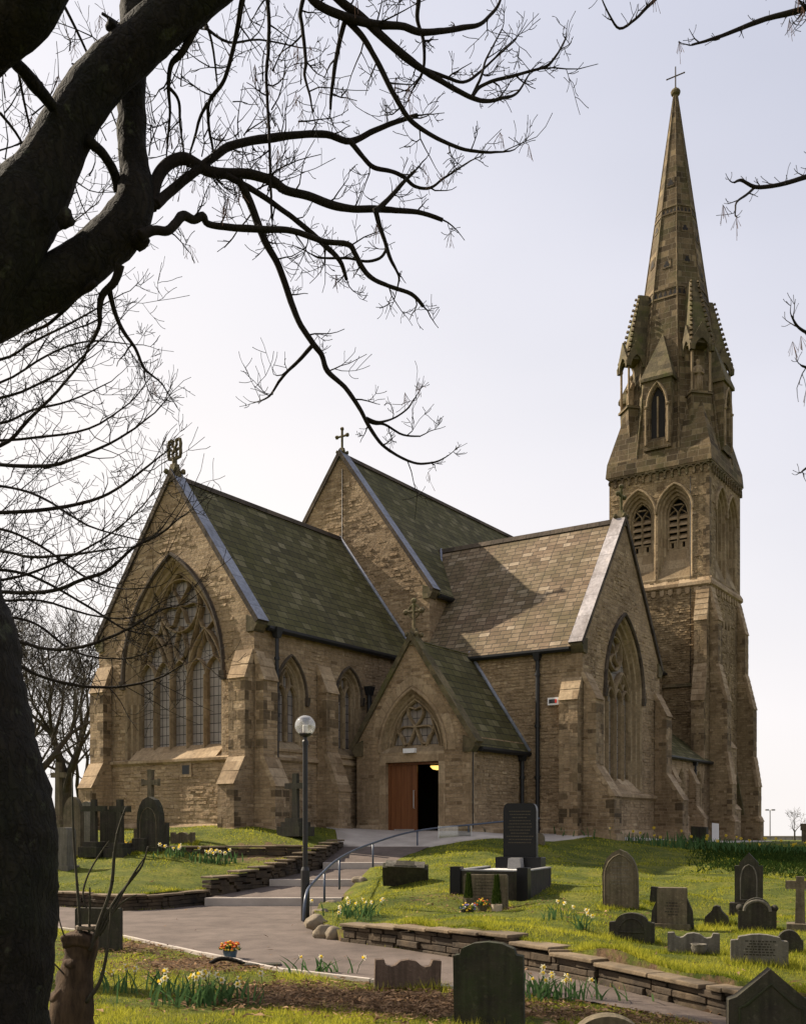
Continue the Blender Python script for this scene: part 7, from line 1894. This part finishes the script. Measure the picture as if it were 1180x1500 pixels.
for px in ([(1545, -230, 24), (1480, -180, 18), (1330, -60, 9), (1230, -10, 6), (1180, 12, 4.5), (1120, 28, 3.6), (1075, 45, 3), (1040, 58, 2.2), (1013, 66, 1.5)], [(1545, -330, 16), (1440, -240, 11), (1200, -120, 6), (1010, -40, 3.5), (955, 3, 2.5), (930, 28, 2), (907, 42, 1.8), (893, 24, 1.4), (882, 0, 1)],
           [(1548, 260, 18), (1450, 215, 11), (1300, 215, 6), (1200, 253, 4), (1180, 259, 3.6), (1140, 271, 3.2), (1105, 274, 2.8), (1085, 264, 2.2), (1075, 267, 1.4)], [(1105, 274, 2), (1092, 286, 1.8), (1078, 296, 1.4), (1076, 315, 1)], [(1548, 440, 16), (1450, 415, 10), (1300, 440, 5), (1205, 500, 3), (1180, 487, 2.4), (1166, 477, 2), (1158, 462, 1.2)], [(1548, 600, 14), (1440, 545, 8), (1300, 550, 5), (1220, 545, 3), (1180, 538, 2), (1172, 535, 1)], [(1548, 700, 14), (1440, 640, 8), (1300, 640, 5), (1220, 670, 3), (1185, 683, 2), (1172, 692, 1)]):
    pts, rad = trace(px, 7.4, 7.0, 4); m2 = MB(); m2.tube(pts, rad, 7); perturb(m2, .003, 9); localize(m2, to); m2.build('branch', M['twig'], t3, smooth=True)
    clothe(twm, pts, rad, rr, .16, .07, .24, .005, 1, .4, .022, seeds, tiny=.0019)
localize(twm, to); o = twm.build('twigs', M['twig'], t3, uv=False); o['kind'] = 'stuff'
sm = MB()
for s in seeds + [P(1078, 318, 7), P(1172, 492, 7), P(1160, 500, 7)]:
    for k in range(8):
        e = s + Vector((rr.gauss(0, .02), rr.gauss(0, .02), -rr.uniform(.06, .14))); sm.tube([s, (s + e) / 2, e], [.0009, .0012, .002], 3, cap=False)
localize(sm, to); o = sm.build('seed_tassels', M['seed'], t3, uv=False); o['kind'] = 'stuff'

# cut stump with young shoots
sb_ = P(104, 1548, 8.5); stp_ = empty('cut_stump', sb_, 'sawn-off stump with thin upright shoots at the lower left', 'stump'); to = sb_.copy()
mb = MB(); pts, rad = trace([(100, 1590, 40), (103, 1500, 33), (108, 1460, 30), (112, 1430, 26), (118, 1400, 22), (124, 1380, 20), (130, 1366, 17)], 8.5, 8.5, 5); mb.tube(pts, rad, 16); mb.blob(P(92, 1462, 8.45), (.10, .1, .11), 2, 3, .4); mb.blob(P(116, 1376, 8.45), (.125, .1, .075), 6, 3, .35); mb.blob(P(104, 1412, 8.4), (.06, .06, .05), 8, 2, .4)
perturb(mb, .022, 7); perturb(mb, .006, 25); localize(mb, to); mb.build('trunk', M['bark_pale'], stp_, smooth=True)
mb = MB(); c = P(127, 1361, 8.45) - to; mb.lathe([(.085, 0), (.088, .03), (.02, .034)], 14, c); mb.build('sawn_top', simple('weathered_sawn_wood', (0.17, 0.13, 0.09), 0.9, .3, 12, .4), stp_, bevel=.006)
for px in ([(118, 1372, 4), (116, 1330, 3.4), (109, 1240, 2.8), (107, 1190, 2.4), (106, 1132, 1.6)], [(131, 1366, 3), (132, 1335, 2.6), (132, 1300, 1.8)], [(132, 1392, 5), (146, 1350, 4.4), (163, 1300, 4), (168, 1250, 3.6), (174, 1215, 3.2), (185, 1182, 2.4)],
           [(140, 1375, 4), (165, 1325, 3.4), (190, 1292, 3), (208, 1268, 2.4), (217, 1240, 1.4)], [(146, 1370, 3), (165, 1338, 2.6), (182, 1320, 2.2), (200, 1311, 1.4)], [(127, 1330, 2), (122, 1308, 2.2), (130, 1280, 2), (146, 1252, 1.8), (160, 1232, 1.2)], [(126, 1468, 5), (146, 1440, 4.4), (156, 1400, 3.6), (161, 1360, 2.6), (163, 1325, 1.8)],
           [(100, 1384, 2), (90, 1358, 1.6), (82, 1322, 1)], [(95, 1428, 2), (80, 1412, 1.6), (69, 1402, 1)], [(150, 1365, 3), (172, 1322, 3), (196, 1280, 2.4), (212, 1256, 1.4)]):
    pts, rad = trace([(x, y, r * .66) for x, y, r in px], 8.4, 8.3, 5); m2 = MB(); m2.tube(pts, rad, 7)
    for q in range(3, len(pts), 4): m2.blob(pts[q], (rad[q] * 1.3,) * 3, q, 1, .2)
    localize(m2, to); m2.build('shoot', M['bark_far'], stp_, smooth=True)

# ------------------------------------------------------------------ grass and litter
n = 560000
d = 7.2 * (1 - rng.random(n) * (1 - (7.2 / 46) ** .45)) ** (-1 / .45)
X = (rng.random(n) * 1.08 - .54) * 1180 / F * d; Yv = d
tall = np.zeros(n)
ns = 30000; k = rng.integers(0, len(STONES), ns); sx_, sy_, sw_ = (np.array([q[i] for q in STONES])[k] for i in range(3))
X[:ns] = sx_ + (rng.random(ns) - .5) * (sw_ + .22); Yv[:ns] = sy_ + rng.normal(-.05, .12, ns); tall[:ns] = .9
nw = 16000
for line, a0, b0 in ((right_in, ns, ns + nw), (left_in, ns + nw, ns + nw + 5000)):
    q = np.array([tuple(p)[:2] for p in line]); t = rng.random(b0 - a0) * (len(q) - 1.001); i = t.astype(int); f_ = (t - i)[:, None]
    pq_ = q[i] * (1 - f_) + q[i + 1] * f_; X[a0:b0] = pq_[:, 0] + rng.normal(0.02, .07, b0 - a0); Yv[a0:b0] = pq_[:, 1] + rng.normal(.06, .06, b0 - a0); tall[a0:b0] = .7
up_m = inpoly(X, Yv, upper_poly); pm = inpoly(X, Yv, path_poly)
sp = [(stepX(l, dd) - .1, dd) for dd, _, _, l, r_ in steps_rows] + [(stepX(r_, dd) + .1, dd) for dd, _, _, l, r_ in reversed(steps_rows)]
pm |= inpoly(X, Yv, sp) | inpoly(X, Yv, [tuple(q) for q in pv])
for poly in ([(-.2, -3.8), (9, -3.8), (9, 3.8), (-.2, 3.8)], [(8.5, 0), (16.3, 0), (16.3, 10.8), (8.5, 10.8)], [(5, 3.6), (9, 3.6), (9, 8.5), (5, 8.5)], [(16, 0), (41, 0), (41, 7.3), (16, 7.3)]): pm |= inpoly(X, Yv, [cw(*q) for q in poly])
so_ = np.where(up_m, soil_up(X, Yv), soil_low(X, Yv))
pn = np.array([mnoise.noise(Vector((x * .9, y * .9, 3.3))) + .5 * mnoise.noise(Vector((x * 2.7, y * 2.7, 1.1))) for x, y in zip(X, Yv)])
keep = ~pm & (rng.random(n) > np.clip((so_ - .28) * 1.9 + pn * .35, 0, .985)) & (Yv < np.where(up_m, 60, 30))
X, Yv, up_m, pn, so_, tall = X[keep], Yv[keep], up_m[keep], pn[keep], so_[keep], tall[keep]
Z = np.where(up_m, z_upper(X, Yv), lowz(X, Yv)) - .012
n = len(X); hgt = (.020 + .038 * rng.random(n) ** 1.8) * (1 + 1.1 * np.clip(pn, -.6, .9)) * (1 + tall); a = rng.random(n) * 6.283; lean_ = .9 * rng.random(n)
wd = np.maximum(.0032, Yv * .00034) * (.7 + .6 * rng.random(n)); b = rng.random(n) * 6.283
c = np.stack([X, Yv, Z], 1); sd = np.stack([np.cos(b) * wd, np.sin(b) * wd * .6, 0 * wd], 1); tip = np.stack([np.cos(a) * lean_ * hgt, np.sin(a) * lean_ * hgt, hgt], 1)
tint = np.clip(.43 + .6 * pn + .28 * rng.standard_normal(n), 0, 1)
tint = np.where(rng.random(n) < .10 + .5 * so_, np.clip(tint + .45, 0, 1), tint)
o = tri_mesh('grass', np.stack([c - sd, c + sd, c + tip], 1), tint, M['blade']); tag(o, 'short tufted grass of the churchyard', None, None, 'stuff')
# dark leafy ground cover on the shady crest
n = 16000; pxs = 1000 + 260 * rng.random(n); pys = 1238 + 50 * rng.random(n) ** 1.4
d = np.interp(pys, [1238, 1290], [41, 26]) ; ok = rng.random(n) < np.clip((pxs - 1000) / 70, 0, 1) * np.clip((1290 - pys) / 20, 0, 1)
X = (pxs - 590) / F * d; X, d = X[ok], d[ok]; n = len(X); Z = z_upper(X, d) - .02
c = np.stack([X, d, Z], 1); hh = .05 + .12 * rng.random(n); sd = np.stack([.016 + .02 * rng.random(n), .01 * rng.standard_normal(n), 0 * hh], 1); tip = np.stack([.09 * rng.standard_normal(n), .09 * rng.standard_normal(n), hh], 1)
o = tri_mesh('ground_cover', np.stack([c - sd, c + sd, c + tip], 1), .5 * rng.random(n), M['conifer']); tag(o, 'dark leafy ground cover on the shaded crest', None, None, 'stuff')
# dead leaves on the bare earth
n = 120000; d = 8 * (1 - rng.random(n) * (1 - (8 / 30))) ** (-1); X = (rng.random(n) * 1.08 - .54) * 1180 / F * d
um = inpoly(X, d, upper_poly); pm = inpoly(X, d, path_poly); s_ = np.where(um, soil_up(X, d) * .6, soil_low(X, d)); k = (rng.random(n) < np.where(pm, .0035, s_ * .8 + .01)) & (d < 29)
X, d, um = X[k], d[k], um[k]; Z = np.where(um, z_upper(X, d), lowz(X, d)) + .022 + .02 * rng.random(len(X)); n = len(X)
c = np.stack([X, d, Z], 1); v1 = rng.standard_normal((n, 3)) * np.array([.03, .03, .012]); v2 = rng.standard_normal((n, 3)) * np.array([.02, .02, .012])
o = tri_mesh('leaf_litter', np.stack([c - v1, c + v2, c + v1], 1), rng.random(n), M['litter']); tag(o, 'dead leaves and dry stems on bare earth', None, None, 'stuff')
